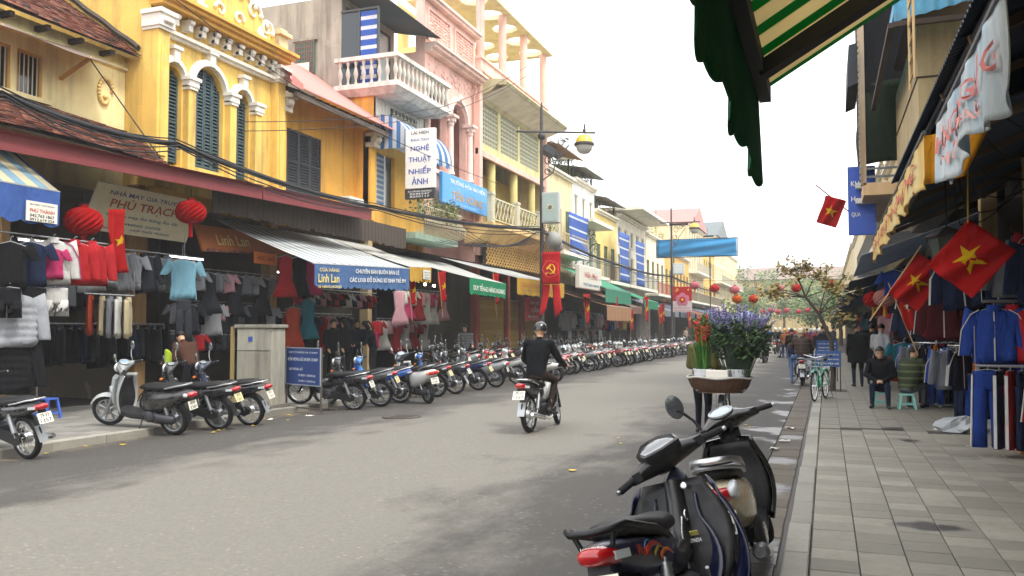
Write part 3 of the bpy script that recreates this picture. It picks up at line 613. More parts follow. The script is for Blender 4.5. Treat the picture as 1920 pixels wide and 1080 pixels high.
# glazing of the enclosed balcony behind the balusters
w = wb(G().box(-15.62, -15.56, 25.35, 28.6, 9.92, 12.9), 'balcony_glazing', glassy('#b9c3c4', .2), D); g = G()
for y in (25.35, 26.95, 28.56): g.box(-15.56, -15.5, y, y + .06, 9.92, 12.9)
g.box(-15.56, -15.5, 25.35, 28.6, 12.84, 12.9); wb(g, 'frame', paint('#2f3335', .5), w)
g = G(); g.box(-15.5, -14.05, 25.1, 25.14, 9.94, 12.6); w = wb(g, 'side_screen', glassy('#1f2a30', .15), D); g = G(); g.box(-15.5, -14.0, 25.04, 25.1, 12.55, 12.62); g.box(-14.08, -14.0, 25.04, 25.1, 9.94, 12.55); g.box(-14.8, -14.74, 25.04, 25.1, 9.94, 12.55); wb(g, 'frame', paint('#3a3d3c', .5), w)
wb(G().box(-14.72, -14.1, 25.06, 25.09, 10.0, 12.5), 'striped_blind', stripes('#2f63c4', '#e8ecf2', 2, .34, .62), w)
wb(ribbed(-13.6, 12.75, -16, 13.3, 24.9, 29.1), 'roof', corrugated('#4c555a', rust=.2), D, 60)
w = wb(G().box(-14.42, -14.36, 25.3, 26.6, 5.9, 7.7), 'window', glassy('#3d4a4e', .2), D); wb(G().box(-14.34, -14.31, 25.32, 26.0, 5.9, 7.7), 'striped_curtain', stripes('#7fa0c4', '#d8dde0', 2, .18, .6), w); wb(G().box(-14.36, -14.28, 26.0, 26.06, 5.9, 7.7), 'mullion', WHT, w)
g = G(); N = 10
ring = lambda y: [(-14.15 + 1.25 * math.sin(PI / 2 * k / N), y, 7.75 + 1.2 * math.cos(PI / 2 * k / N)) for k in range(N + 1)]
g.loft([ring(25.2), ring(28.6)], caps=False, closed=False)
for y in (25.2, 28.6): r = ring(y); g.add(r + [(-14.15, y, 7.75)], [(i, i + 1, N + 1) for i in range(N)])
aw = wb(g, 'bow_awning', stripes('#4f86c0', '#dfe5e6', 1, .5, .5, dirt=.2), D); aw2 = aw
r = ring(25.195); g = G(); g.add(r + [(-14.15, 25.195, 7.75)], [(i, i + 1, N + 1) for i in range(N)]); wb(g, 'awning_cheek', stripes('#4f86c0', '#e2e7e8', 0, .3, .5, dirt=.2), aw)
g = G()
for k in range(11): y = 25.2 + k * .31; g.prism([(y, 7.75), (y + .31, 7.75), (y + .31, 7.62), (y + .23, 7.55), (y + .155, 7.53), (y + .08, 7.55), (y, 7.62)], lambda a, b: (-12.9, a, b), lambda a, b: (-12.89, a, b))
wb(g, 'scalloped_valance', stripes('#4f86c0', '#d9dfe2', 1, .62, .5), aw)
shop_room(D, 25.1, 28.95)
# ---------------- house E
E_ = house('pink_arch_house', 'salmon pink house with arched loggia and carved parapet', 31.4)
g = G(); archwall(g, -14.2, 28.95, 33.9, 6.3, 12.3, [(29.05, 30.95, 7.9, 10.2), (31.3, 32.9, 7.9, 10.2)], .3); shell(g, -21, -14.2, 28.95, 33.9, 4.6, 12.3, top=True); g.quad((-14.2, 28.95, 12.3), (-14.2, 33.9, 12.3), (-14.2, 33.9, 14.3), (-14.2, 28.95, 14.3)); g.box(-14.6, -14.21, 28.95, 33.9, 12.3, 14.3); wb(g, 'wall', PNK, E_)
g = G(); g.quad((-16, 28.95, 6.3), (-16, 33.9, 6.3), (-16, 33.9, 12.2), (-16, 28.95, 12.2)); wb(g, 'loggia_back_wall', plaster('#cf8f84', .3), E_)
g = G(); g.box(-14.2, -13.9, 28.9, 33.95, 12.3, 12.4); g.box(-14.2, -13.72, 28.88, 33.97, 12.4, 12.52); g.box(-14.2, -13.6, 28.86, 33.98, 12.52, 12.6); wb(g, 'cornice', PNK2, E_)
g = G(); g.box(-14.2, -13.95, 28.9, 33.95, 14.3, 14.42); g.box(-14.2, -13.85, 28.88, 33.97, 14.42, 14.52); wb(g, 'parapet_coping', PNK2, E_)
for a, b in ((29.1, 31.2), (31.6, 33.6)):
    g = G(); g.box(-14.2, -14.12, a, b, 12.8, 12.88); g.box(-14.2, -14.12, a, b, 14.0, 14.08); g.box(-14.2, -14.12, a, a + .08, 12.88, 14.0); g.box(-14.2, -14.12, b - .08, b, 12.88, 14.0)
    for i in range(14):
        for j in range(8): g.ball((-14.18, a + .15 + i * (b - a - .3) / 13 + rnd(-.04, .04), 12.97 + j * .13 + rnd(-.03, .03)), .05, 5, 3)
    wb(g, 'carved_panel', PNK, E_, 60)
for y in (28.98, 31.12, 33.1):
    g = G(); g.lathe([(.17, 0), (.17, .1), (.13, .16), (.125, 1.2), (.115, 1.95)], (-14.1, y, 7.9), n=14); p = wb(g, 'column', PNK2, E_, 40)
    g = G(); g.lathe([(.12, 0), (.16, .08), (.14, .12), (.22, .3), (.24, .36)], (-14.1, y, 9.85), n=12); g.box(-14.36, -13.84, y - .26, y + .26, 10.21, 10.32)
    for k in range(8): a = k * PI / 4; g.ball((-14.1 + .19 * math.cos(a), y + .19 * math.sin(a), 10.07), .06, 6, 4)
    wb(g, 'capital', PNK2, p, 50)
for a, b in ((29.05, 30.95), (31.3, 32.9)): g = G(); archivolt(g, -14.2, a, b, 10.3, .2, .12); c = (a + b) / 2; g.ball((-14.1, c, 10.4 + (b - a) / 2 + .05), .14, 8, 5, sc=(.7, 1, 1.2)); wb(g, 'arch_moulding', PNK2, E_, 40)
g = G()
for i in range(60): g.ball((-14.19, rnd(29.1, 33.7), rnd(11.5, 12.25)), rnd(.05, .1), 5, 3, sc=(.5, 1, 1))
wb(g, 'stucco_relief', PNK, E_, 60)['kind'] = 'stuff'
for y in (29.6, 31.6): 
    w = wb(G().box(-15.98, -15.92, y, y + 1.1, 8.0, 10.2), 'loggia_window', glassy('#aab8bb', .2), E_); g = G(); g.box(-15.92, -15.86, y, y + .07, 8.0, 10.2); g.box(-15.92, -15.86, y + 1.03, y + 1.1, 8.0, 10.2); g.box(-15.92, -15.86, y + .5, y + .58, 8.0, 10.2); g.box(-15.92, -15.86, y + .07, y + 1.03, 9.2, 9.27); wb(g, 'frame', WHT, w)
g = G(); g.box(-14.2, -14.05, 29.05, 33.3, 7.75, 7.9); wb(g, 'loggia_sill', PNK2, E_)
g = G(); g.tube([(-14.08, 33.55, 12.2), (-14.0, 33.55, 12.0), (-14.1, 33.55, 11.7), (-14.1, 33.55, 5)], .06, 8); wb(g, 'downpipe', plaster('#d9a594', .5), E_, 60)
shop_room(E_, 28.95, 33.9)
# ---------------- house F
F = house('pink_terrace_house', 'wide pink and cream house with breeze block screens and open roof terrace columns', 38.7)
g = G(); wallgrid(g, -14.2, [33.95, 34.3, 36.7, 37.0, 39.4, 39.7, 42.6, 43.5], [9.55, 9.95, 11.95, 13.5], {(1, 1), (3, 1), (5, 1)}, .2); shell(g, -22, -14.2, 33.95, 43.5, 9.55, 13.5); wb(g, 'upper_wall', OLV, F)
g = G(); g.box(-14.2, -14.05, 33.9, 43.55, 9.3, 9.55); g.box(-14.2, -13.95, 33.95, 43.5, 13.0, 13.5); g.box(-14.2, -13.88, 33.9, 43.55, 13.5, 13.62); g.box(-14.22, -13.98, 33.9, 34.25, 4.9, 13.0); g.box(-14.22, -13.98, 43.2, 43.55, 4.9, 13.0); wb(g, 'pink_band', PNK, F)
g = G(); shell(g, -22, -16.2, 33.95, 43.5, 5.9, 9.5); wallgrid(g, -16.2, [33.95, 34.6, 35.9, 37.4, 38.6, 40.5, 41.8, 43.5], [5.9, 6.0, 8.6, 9.5], {(1, 1), (3, 1), (5, 1)}, .15); wb(g, 'recessed_wall', plaster('#d8c06a', .4), F)
for a, b in ((34.6, 35.9), (37.4, 38.6), (40.5, 41.8)):
    w = wb(G().box(-16.38, -16.33, a, b, 6, 8.6), 'terrace_door', glassy('#4b4a40', .2), F); g = G(); g.box(-16.33, -16.25, a, a + .09, 6, 8.6); g.box(-16.33, -16.25, b - .09, b, 6, 8.6); g.box(-16.33, -16.25, (a + b) / 2 - .05, (a + b) / 2 + .05, 6, 8.6); g.box(-16.33, -16.25, a, b, 7.9, 8.0); wb(g, 'frame', paint('#b89a4a', .6), w)
# breeze blocks, each with an octagonal ring and cross
kb = G(); kb.box(-.06, .06, -.2, -.165, -.2, .2); kb.box(-.06, .06, .165, .2, -.2, .2); kb.box(-.06, .06, -.165, .165, .165, .2); kb.box(-.06, .06, -.165, .165, -.2, -.165)
kb.box(-.05, .05, -.02, .02, -.165, .165); kb.box(-.05, .05, -.165, .165, -.02, .02); kb.tube([(0, .1 * math.cos(2 * PI * i / 8), .1 * math.sin(2 * PI * i / 8)) for i in range(8)], .025, 4, close=True)
KB = kb.mesh('breeze_block', plaster('#c9c8ad', .5))
for a, b in ((34.3, 36.7), (37.0, 39.4), (39.7, 42.6)):
    n = round((b - a) / .4)
    for i in range(n):
        for j in range(5): put('breeze_block', KB, F, (.1 - .2, a + (i + .5) * (b - a) / n - 38.7, 9.95 + .2 + j * .4 - PZ))
g = G()   # flared concrete soffit
prof = [(-14.2, 11.75), (-14.05, 11.95), (-13.6, 12.1), (-13.3, 12.35), (-12.9, 12.3), (-12.8, 12.42), (-12.9, 12.55), (-14.2, 12.7)]
g.loft([[(x, 34.2, z) for x, z in prof], [(x, 43.4, z) for x, z in prof]]); wb(g, 'flared_hood', plaster('#b9b18a', .7), F, 30)
wb(G().add([(-14.2, 34.3, 11.9), (-12.9, 34.3, 12.28), (-12.9, 43.3, 12.28), (-14.2, 43.3, 11.9)], [(0, 1, 2, 3)]), 'hood_soffit', plaster('#e8e4d4', .3), F)
for y in (34.35, 37.1, 40.1, 43.3): wb(G().cyl((-14.15, y, 13.6), (-14.15, y, 16.5), .19, n=14), 'terrace_column', PNK, F, 60)
for y in (36.3, 39.3, 42.0): wb(G().cyl((-14.4, y, 6.0), (-14.4, y, 9.35), .2, n=14), 'balcony_column', plaster('#d9cb83', .35), F, 60)
def holed(x0, x1, y0, y1, z, t, holes, rx):
    g = G(); N = 16
    cells = {}
    nx, ny = len(holes), len(holes[0])
    for i in range(nx):
        for j in range(ny):
            a0 = x0 + (x1 - x0) * i / nx; a1 = x0 + (x1 - x0) * (i + 1) / nx; b0 = y0 + (y1 - y0) * j / ny; b1 = y0 + (y1 - y0) * (j + 1) / ny
            cx, cy = (a0 + a1) / 2, (b0 + b1) / 2; P = []; Q = []
            for k in range(N):
                t_ = 2 * PI * k / N; c, s_ = math.cos(t_), math.sin(t_); m = max(abs(c), abs(s_)); P.append((cx + (a1 - a0) / 2 * c / m, cy + (b1 - b0) / 2 * s_ / m)); Q.append((cx + rx * c, cy + rx * s_))
            for k in range(N):
                l = (k + 1) % N
                for zz in (z, z + t): g.quad((*P[k], zz), (*P[l], zz), (*Q[l], zz), (*Q[k], zz))
                g.quad((*Q[k], z), (*Q[l], z), (*Q[l], z + t), (*Q[k], z + t))
    for (a, b, c, d) in ((x0, x0, y0, y1), (x1, x1, y0, y1), (x0, x1, y0, y0), (x0, x1, y1, y1)): g.quad((a, c, z), (b, d, z), (b, d, z + t), (a, c, z + t))
    return g
wb(holed(-17.6, -13.7, 33.9, 43.7, 16.5, .22, [[1] * 5] * 2, .62), 'pierced_roof_slab', plaster('#e4d9b4', .35), F)
g = G(); wallgrid(g, -18, [33.9, 35, 36, 37.5, 38.5, 40, 41, 43.6], [13.5, 14.6, 15.9, 16.5], {(1, 1), (3, 1), (5, 1)}, .1); g.quad((-18, 34, 13.5), (-14.5, 34, 13.5), (-14.5, 34, 14.4), (-18, 34, 14.4)); wb(g, 'terrace_wall', plaster('#e6c77c', .3), F)
g = G(); g.box(-14.25, -14.05, 34.3, 43.3, 13.62, 13.7); wb(g, 'terrace_kerb', MAROON, F)
# balcony with lattice railing
g = G(); g.box(-14.3, -13.0, 33.0, 42.8, 6.0, 6.2); g.add([(-14.3, 33.0, 6.0), (-13.05, 33.0, 6.0), (-13.05, 42.8, 6.0), (-14.3, 42.8, 6.0), (-14.3, 33.0, 5.3), (-13.9, 33.0, 5.35), (-13.9, 42.8, 5.35), (-14.3, 42.8, 5.3)], [(0, 4, 5, 1), (1, 5, 6, 2), (2, 6, 7, 3)]); bal = wb(g, 'balcony', plaster('#dcb979', .7), F)
for k in range(4):
    y = 33.15 + k * 3.15; g = G(); g.box(-13.25, -13.05, y - .16, y + .16, 6.2, 7.35); g.box(-13.27, -13.02, y - .2, y + .2, 7.35, 7.45)
    for i in range(3): g.box(-13.05, -13.02, y - .12 + i * .09, y - .06 + i * .09, 6.3, 7.3)
    wb(g, 'rail_pier', plaster('#cfcab0', .6), bal)
for k in range(3):
    a, b = 33.31 + k * 3.15, 36.14 + k * 3.15 - .0; g = G(); g.bar((-13.15, a, 7.25), (-13.15, b, 7.25), .05, .06); g.bar((-13.15, a, 6.35), (-13.15, b, 6.35), .04, .04)
    n = 7; d = (b - a) / n
    for i in range(n): g.bar((-13.15, a + i * d, 6.37), (-13.15, a + (i + 1) * d, 7.22), .03, .03); g.bar((-13.14, a + (i + 1) * d, 6.37), (-13.14, a + i * d, 7.22), .03, .03)
    wb(g, 'lattice_rail', paint('#c9c6a8', .6), bal)
g = G()
for i in range(26):
    for j in range(4): y = 34.0 + i * .33; z = 4.5 + j * .26; g.bar((-13.7, y, z), (-13.7, y + .33, z + .26), .05, .04); g.bar((-13.69, y + .33, z), (-13.69, y, z + .26), .05, .04)
wb(g, 'pierced_vent_panel', plaster('#c9a25c', .5), F); wb(G().quad((-13.8, 33.9, 4.4), (-13.8, 42.7, 4.4), (-13.8, 42.7, 5.5), (-13.8, 33.9, 5.5)), 'vent_backing', paint('#33291c', .9), F)
wb(G().quad((-14.2, 33.95, 4.3), (-14.2, 43.5, 4.3), (-14.2, 43.5, 6.0), (-14.2, 33.95, 6.0)), 'lower_band', plaster('#b06a5c', .5), F)
shop_room(F, 33.95, 43.5)
# ================================================================== right-hand side, near
RX = 2.9
CORRB = corrugated('#2b3a4c', rust=.12); CORRG = corrugated('#5a6570', rust=.2); TARP = cloth('#22301f', .3); TARPK = cloth('#17181a', .3)
R1 = thing('shop_house', 'dark ground floor shop under the green striped awning at the right edge', 'house', (RX, 6, PZ))
g = G(); g.box(RX, RX + 5, -6, 8.2, 4.3, 9); wb(g, 'upper_wall', plaster('#8b8272', .7), R1)
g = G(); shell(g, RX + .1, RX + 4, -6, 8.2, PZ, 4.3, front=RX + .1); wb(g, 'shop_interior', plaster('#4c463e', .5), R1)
R2 = thing('shop_house', 'clothes shop behind the racks of tracksuits on the right pavement', 'house', (RX, 12, PZ))
g = G(); wallgrid(g, RX, [8.25, 10, 11.2, 13.5, 14.7, 17], [4.3, 5.2, 6.9, 9.2], {(1, 1), (3, 1)}, .2, -1); shell(g, RX, RX + 6, 8.25, 17, 4.3, 9.2, front=RX); wb(g, 'upper_wall', plaster('#a79672', .7), R2)
for a in (10, 13.5): w = wb(G().box(RX + .2, RX + .25, a, a + 1.2, 5.2, 6.9), 'window', paint('#3b5148', .6), R2); g = G(); leaf(g, RX + .12, a, a + .6, 5.2, 6.9, -1); leaf(g, RX + .12, a + .6, a + 1.2, 5.2, 6.9, -1); wb(g, 'shutters', paint('#46604f', .6), w)
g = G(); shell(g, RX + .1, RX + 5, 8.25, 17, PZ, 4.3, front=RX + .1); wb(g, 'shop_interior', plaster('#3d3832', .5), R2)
for y in (9.6, 13.2, 16.8): wb(G().box(RX - .35, RX - .1, y - .13, y + .13, PZ, 4.25), 'shop_pier', plaster('#b59a6e', .5), R2)
g = G(); g.box(2.3, RX + .1, 8.3, 14.9, PZ, .24); wb(g, 'tiled_step', plaster('#a5614a', .5), R2)
g = G(); g.tube([(RX - .1, y, 3.9 + .25 * math.cos(y * 3)) for y in [8.4 + .2 * k for k in range(30)]], .05, 5); wb(g, 'arched_lintel', plaster('#6b6258', .5), R2)
R3 = thing('patched_house', 'narrow house patched with blue metal sheets and beige boards above the right awnings', 'house', (RX, 18, PZ))
g = G(); g.box(1.65, RX + 4, 17.1, 22.2, 4.5, 7.3); wb(g, 'boarded_wall', plaster('#b9a67c', .5), R3)
for z in (5.3, 6.3): wb(G().box(1.63, 1.66, 17.08, 22.2, z, z + .03), 'board_joint', WOODD, R3)
for z in (5.3, 6.3): wb(G().box(1.62, RX, 17.08, 17.11, z, z + .03), 'board_joint', WOODD, R3)
g = ribbed(1.15, 7.0, 1.7, 9.9, 16.2, 22.2, .18, .03); wb(g, 'metal_sheet', corrugated('#4f9cc4', rust=.55), R3, 60)
g = G(); g.sheet(lambda u, v: (1.2 + 1.8 * u, 16.2 + .03 * math.sin(u * 50), 7.1 + 2.7 * v + .35 * u), 60, 3, .01); wb(g, 'metal_sheet', corrugated('#57a6cb', rust=.6), R3, 60)
wb(G().box(1.1, 1.2, 16.1, 22.2, 6.97, 7.06), 'edge_beam', WOODD, R3); wb(G().box(1.2, RX, 16.1, 16.18, 6.99, 7.08), 'edge_beam', WOODD, R3); wb(G().quad((1.6, 16.2, 7.9), (RX, 16.2, 7.9), (RX, 22.2, 7.9), (1.6, 22.2, 7.9)), 'loft_floor', WOODD, R3)
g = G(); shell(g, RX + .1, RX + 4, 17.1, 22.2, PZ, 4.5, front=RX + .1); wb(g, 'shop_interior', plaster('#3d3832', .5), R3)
L_ = thing('iron_ladder', 'pale iron ladder fixed beside the blue metal sheets', 'ladder', (1.45, 15.6, 6.3))
for y in (15.2, 16.0): wb(G().cyl((1.42, y, 5.8), (1.42, y, 9.4), .022, n=6), 'rail', paint('#c9a978', .7), L_)
for k in range(11): wb(G().cyl((1.42, 15.2, 5.95 + k * .32), (1.42, 16.0, 5.95 + k * .32), .016, n=6), 'rung', paint('#c9a978', .7), L_)
R4 = thing('tarpaulin_house', 'tall narrow house with dark green tarpaulin hung over its projecting balcony', 'house', (RX, 25, PZ))
g = G(); g.box(2.45, RX + 5, 22.4, 28.4, 4.6, 11.5); wb(g, 'wall', plaster('#8e8676', .8), R4)
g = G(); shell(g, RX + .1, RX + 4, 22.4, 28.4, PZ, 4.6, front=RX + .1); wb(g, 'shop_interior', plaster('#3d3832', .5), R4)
g = G(); g.box(.98, 2.45, 22.5, 28.2, 7.55, 11.2); wb(g, 'black_cladding', TARPK, R4)
g = G(); g.sheet(lambda u, v: (.97 + 1.48 * u, 22.46 - .05 * math.sin(u * 9 + v * 3) * (1 - v) - .06 * math.sin(u * 4 + v * 5), 5.72 + 2.0 * v + .06 * math.sin(u * 3)), 24, 12, .012); wb(g, 'tarpaulin', TARP, R4, 180)
g = G(); g.sheet(lambda u, v: (.96 - .02 * math.sin(v * 9), 22.5 + 5.6 * u, 5.72 + 2.0 * v), 8, 8, .012); wb(g, 'tarpaulin', TARP, R4, 180)
g = G(); g.box(.84, .97, 22.3, 22.5, 5.2, 11.2)
for k in range(40): g.box(.82, .86, 22.28, 22.5, 5.3 + k * .15 + rnd(0, .03), 5.4 + k * .15 + rnd(0, .04))
wb(g, 'brick_edge', plaster('#b9a184', .7), R4)
g = G(); g.add([(.62, 22.35, 8.7), (.84, 22.35, 8.75), (.84, 22.35, 7.75), (.58, 22.35, 7.65), (.62, 25, 8.7), (.84, 25, 8.75), (.84, 25, 7.75), (.58, 25, 7.65)], [(0, 1, 2, 3), (4, 7, 6, 5), (0, 3, 7, 4), (3, 2, 6, 7), (0, 4, 5, 1)]); wb(g, 'hood', paint('#2a2d31', .7), R4)
wb(G().cyl((2.2, 22.3, 4.6), (2.2, 22.3, 7.9), .06, n=8), 'drainpipe', paint('#d2d0c8', .6), R4, 60)
g = G(); g.add([(2.1, 22.35, 7.2), (2.3, 22.35, 7.0), (2.2, 22.35, 6.3), (2.1, 22.35, 6.6)], [(0, 1, 2, 3)]); g.box(2.08, 2.3, 22.36, 22.42, 6.4, 7.4); wb(g, 'torn_board', paint('#a98a74', .8), R4)
g = G(); g.box(.9, 2.45, 22.3, 28.2, 4.95, 5.25); bal = wb(g, 'balcony', plaster('#dcb98c', .5), R4)
for z in (5.4, 5.6): wb(G().bar((.92, 22.35, z), (2.4, 22.35, z), .05, .05), 'rail', paint('#6d7378', .5), bal)
GB = thing('shop_sign', 'tall blue sign with white letters hung beside the tarpaulin balcony', 'sign', (.8, 24, 4.2))
g = G(); g.cbox(.58, 1.25, 23.9, 24.02, 4.15, 5.95, .01); wb(g, 'panel', gloss('#1d50b8', .4, .1, .2), GB)
for t, z, w in (('KH', 5.5, .2), ('H', 5.1, .1), ('QUA', 4.68, .22)): lettering(t, w, .13, (.72 + w / 2 - .06 - .8, -.105, z - 4.2), (1, 0, 0), (0, 0, 1), WHT, GB)
for z in (5.35, 4.95):
    t = thing('sign_lamp', 'upper white box lamp in front of the blue sign' if z > 5 else 'lower white box lamp in front of the blue sign', 'lamp', (.85, 23.75, z)); wb(G().cbox(.76, .98, 23.6, 23.85, z - .02, z + .12, .01), 'housing', paint('#c9ccc6', .5), t); wb(G().bar((.87, 23.85, z + .05), (.95, 24.0, z + .05), .03, .03), 'arm', DRK(), t)
# ---- awnings on the right
def awn4(name, label, nf, ff, fb, nb, mat, cat='awning', t=.012, sag=.05, nu=18, nv=8, root=None):
    "cloth roof spanned by four corners: near front, far front, far back, near back"
    c = [Vector(p) for p in (nf, ff, fb, nb)]; o = root or thing(name, label, cat, tuple((c[0] + c[1]) / 2))
    def f(u, v):
        p = (c[0] * (1 - u) + c[1] * u) * (1 - v) + (c[3] * (1 - u) + c[2] * u) * v
        return p - Vector((0, 0, sag * math.sin(PI * v) * (.6 + .4 * math.sin(u * 13))))
    g = G(); g.sheet(f, nu, nv, t); r = wb(g, 'roof_cloth', mat, o, 180); return o
def valance(root, p0, p1, h0, h1, mat, teeth=14, ragged=.03, name='valance', wave=.02, out=1, t=.008, shape='scallop', amp=.055):
    p0, p1 = Vector(p0), Vector(p1); L = (p1 - p0).length; d = (p1 - p0).normalized(); nrm = Vector((d.y, -d.x, 0)) * out
    n = teeth * 6; rs = [rnd(-ragged, ragged) for _ in range(teeth + 1)]; P = []
    def f(u, v):
        h = h0 + (h1 - h0) * u; k = (u * teeth) % 1.0
        e = amp * (abs(math.sin(PI * k)) if shape == 'scallop' else (1 - abs(2 * k - 1)) * 1.3) + rs[int(u * teeth) % (teeth + 1)]
        q = p0 + (p1 - p0) * u + nrm * (wave * math.sin(u * L * 7) * (1 - v) + .01)
        return q - Vector((0, 0, (h + e) * (1 - v)))
    g = G(); g.sheet(f, n, 4, t); return wb(g, name, mat, root, 60)
GA = awn4('green_awning', 'green and cream striped awning overhead with a dark green valance', (-.32, -3, 2.98), (-.32, 4.75, 2.98), (RX, 4.75, 4.9), (RX, -3, 4.9), stripes('#1f8a48', '#e8d8b0', 1, .3, .42, dirt=.15, tr=.6), sag=.0)
valance(GA, (-.32, -3, 2.98), (-.32, 4.75, 2.98), .26, .5, cloth('#1f6a40', .35, .3), 34, .008, out=-1, amp=.03, wave=.025)
wb(G().bar((-.29, -3, 2.96), (-.29, 4.74, 2.96), .06, .08), 'front_bar', paint('#23262a', .6), GA)
for y in (4.2,): wb(G().bar((-.28, y, 2.93), (1.2, y - .25, 3.72), .09, .07), 'folding_arm', paint('#26282b', .6), GA); wb(G().bar((1.2, y - .25, 3.72), (RX, y - .9, 4.3), .09, .07), 'folding_arm', paint('#26282b', .6), GA)
def ribcanopy(name, label, xf, zf, xb, zb, y0, y1, mat, pitch=.1, amp=.018, beams=3):
    o = thing(name, label, 'awning', (xf, (y0 + y1) / 2, zf)); wb(ribbed(xf, zf, xb, zb, y0, y1, pitch, amp), 'roof_sheet', mat, o, 60)
    for k in range(beams): y = y0 + .2 + (y1 - y0 - .4) * k / max(1, beams - 1); wb(G().bar((xf + .08, y, zf - .05), (xb, y, zb - .07), .05, .07), 'beam', paint('#5b4a38', .7), o)
    wb(G().bar((xf + .12, y0, zf - .03), (xf + .12, y1, zf - .03), .05, .05), 'front_bar', paint('#3a3d40', .6), o); return o
AW2 = ribcanopy('metal_awning', 'dark blue ribbed metal awning above the hanging white banner', .9, 3.78, RX, 4.55, 4.9, 13.2, CORRB, beams=6)
WBN = thing('cloth_banner', 'faded white and blue cloth banner with red lettering hanging from the awning', 'banner', (.85, 6.2, 2.8))
def drape(root, p0, p1, h, mat, name='cloth', amp=.03, rag=.06, nu=60, nv=14, freq=9):
    p0, p1 = Vector(p0), Vector(p1); d = (p1 - p0); L = d.length; n = Vector((d.y, -d.x, 0)).normalized()
    def f(u, v):
        w = amp * (math.sin(u * L * freq) + .5 * math.sin(u * L * freq * 2.3 + v * 3)) * (.3 + v)
        return p0 + d * u + n * w - Vector((0, 0, v * (h + rag * (math.sin(u * L * 4.1) + .6 * abs(math.sin(u * L * 8))))))
    g = G(); g.sheet(f, nu, nv, .006); return wb(g, name, mat, root, 180), f
def mat_banner(base, tint):
    n = NT('printed banner'); x, y, z = n.sep(); a = n.ramp(n.noise(1.6, 5, n.mapped((1, 2.4, .5)), .7), [(.35, 0), (.65, 1)])
    n.col(n.mix(a, srgb(base), srgb(tint))); n.rough(.85); n.bump(n.noise(14, 4, n.mapped((1, 2, .4))), .4, .02); thin(n, .3); return n.m
_, wf = drape(WBN, (.85, 4.7, 3.38), (.85, 7.4, 3.3), .5, mat_banner('#e9e6df', '#a9c3d2'), nu=80)
wb(G().cyl((.85, 4.7, 3.4), (.85, 7.4, 3.32), .02, n=6), 'pole', paint('#44474a', .5), WBN)
def wrap_text(root, body, f, u0, u1, v0, v1, mat, off, flip=False, name='lettering'):
    "letters laid on the surface f"
    src = text_mesh(body); a, b, c, d = src['bb']; me = src.copy(); L = Vector((0, 0, 0)); q = root
    while q: L += q.location; q = q.parent
    for w in me.vertices:
        s_ = (w.co.x - a) / (b - a); s_ = 1 - s_ if flip else s_; t = (w.co.y - c) / (d - c); p = Vector(f(u0 + (u1 - u0) * s_, v1 + (v0 - v1) * t)); w.co = p + Vector(off) - L
    me.materials.clear(); me.materials.append(mat); return put(name, me, root)
wrap_text(WBN, 'HÀNG NGANG', wf, .08, .93, .22, .55, paint('#c9746c', .8), (-.03, 0, 0), True)
wrap_text(WBN, 'THỜI TRANG', wf, .2, .8, .62, .82, paint('#d29a90', .8), (-.03, 0, 0), True)
YBN = thing('cloth_banner', 'long yellow cloth banner with faded red lettering along the right awnings', 'banner', (.8, 12, 2.9))
_, yf = drape(YBN, (.8, 7.95, 3.34), (.8, 16.4, 3.26), .36, mat_banner('#ecc25a', '#e8d9a8'), amp=.02, rag=.04, nu=150, freq=7)
wrap_text(YBN, 'CỬA HÀNG THỜI TRANG MAY MẶC', yf, .06, .95, .2, .75, paint('#c4705a', .8), (-.025, 0, 0), True)
wb(G().cyl((.8, 7.9, 3.36), (.8, 16.45, 3.28), .02, n=6), 'pole', paint('#44474a', .5), YBN)
g = G(); g.sheet(lambda u, v: (.8 + .5 * u * (1 - v * .4), 7.93 + .03 * math.sin(u * 12), 3.34 - .42 * v + .05 * u), 8, 5, .006); wb(g, 'end_flap', cloth('#e39a26'), YBN, 180)
AW3 = ribcanopy('metal_awning', 'slate blue ribbed awning over the racks behind the yellow banner', .95, 3.42, RX, 4.2, 8.1, 16.6, corrugated('#3c4a5c', rust=.15), beams=5)
AW4 = awn4('cloth_awning', 'faded blue and white striped awning in front of the tarpaulin house', (.62, 16.8, 3.05), (.62, 22, 2.95), (RX, 22, 3.9), (RX, 16.8, 3.9), stripes('#4a5f80', '#a9b4bf', 1, .22, .5), sag=.06)
AW5 = awn4('cloth_awning', 'dark blue sagging awning below the tarpaulin balcony', (.55, 22.2, 2.85), (.5, 27.5, 2.8), (RX, 27.5, 3.7), (RX, 22.2, 3.7), cloth('#2d3a52', .3), sag=.15)
IRON = paint('#3a3634', .6, .2)
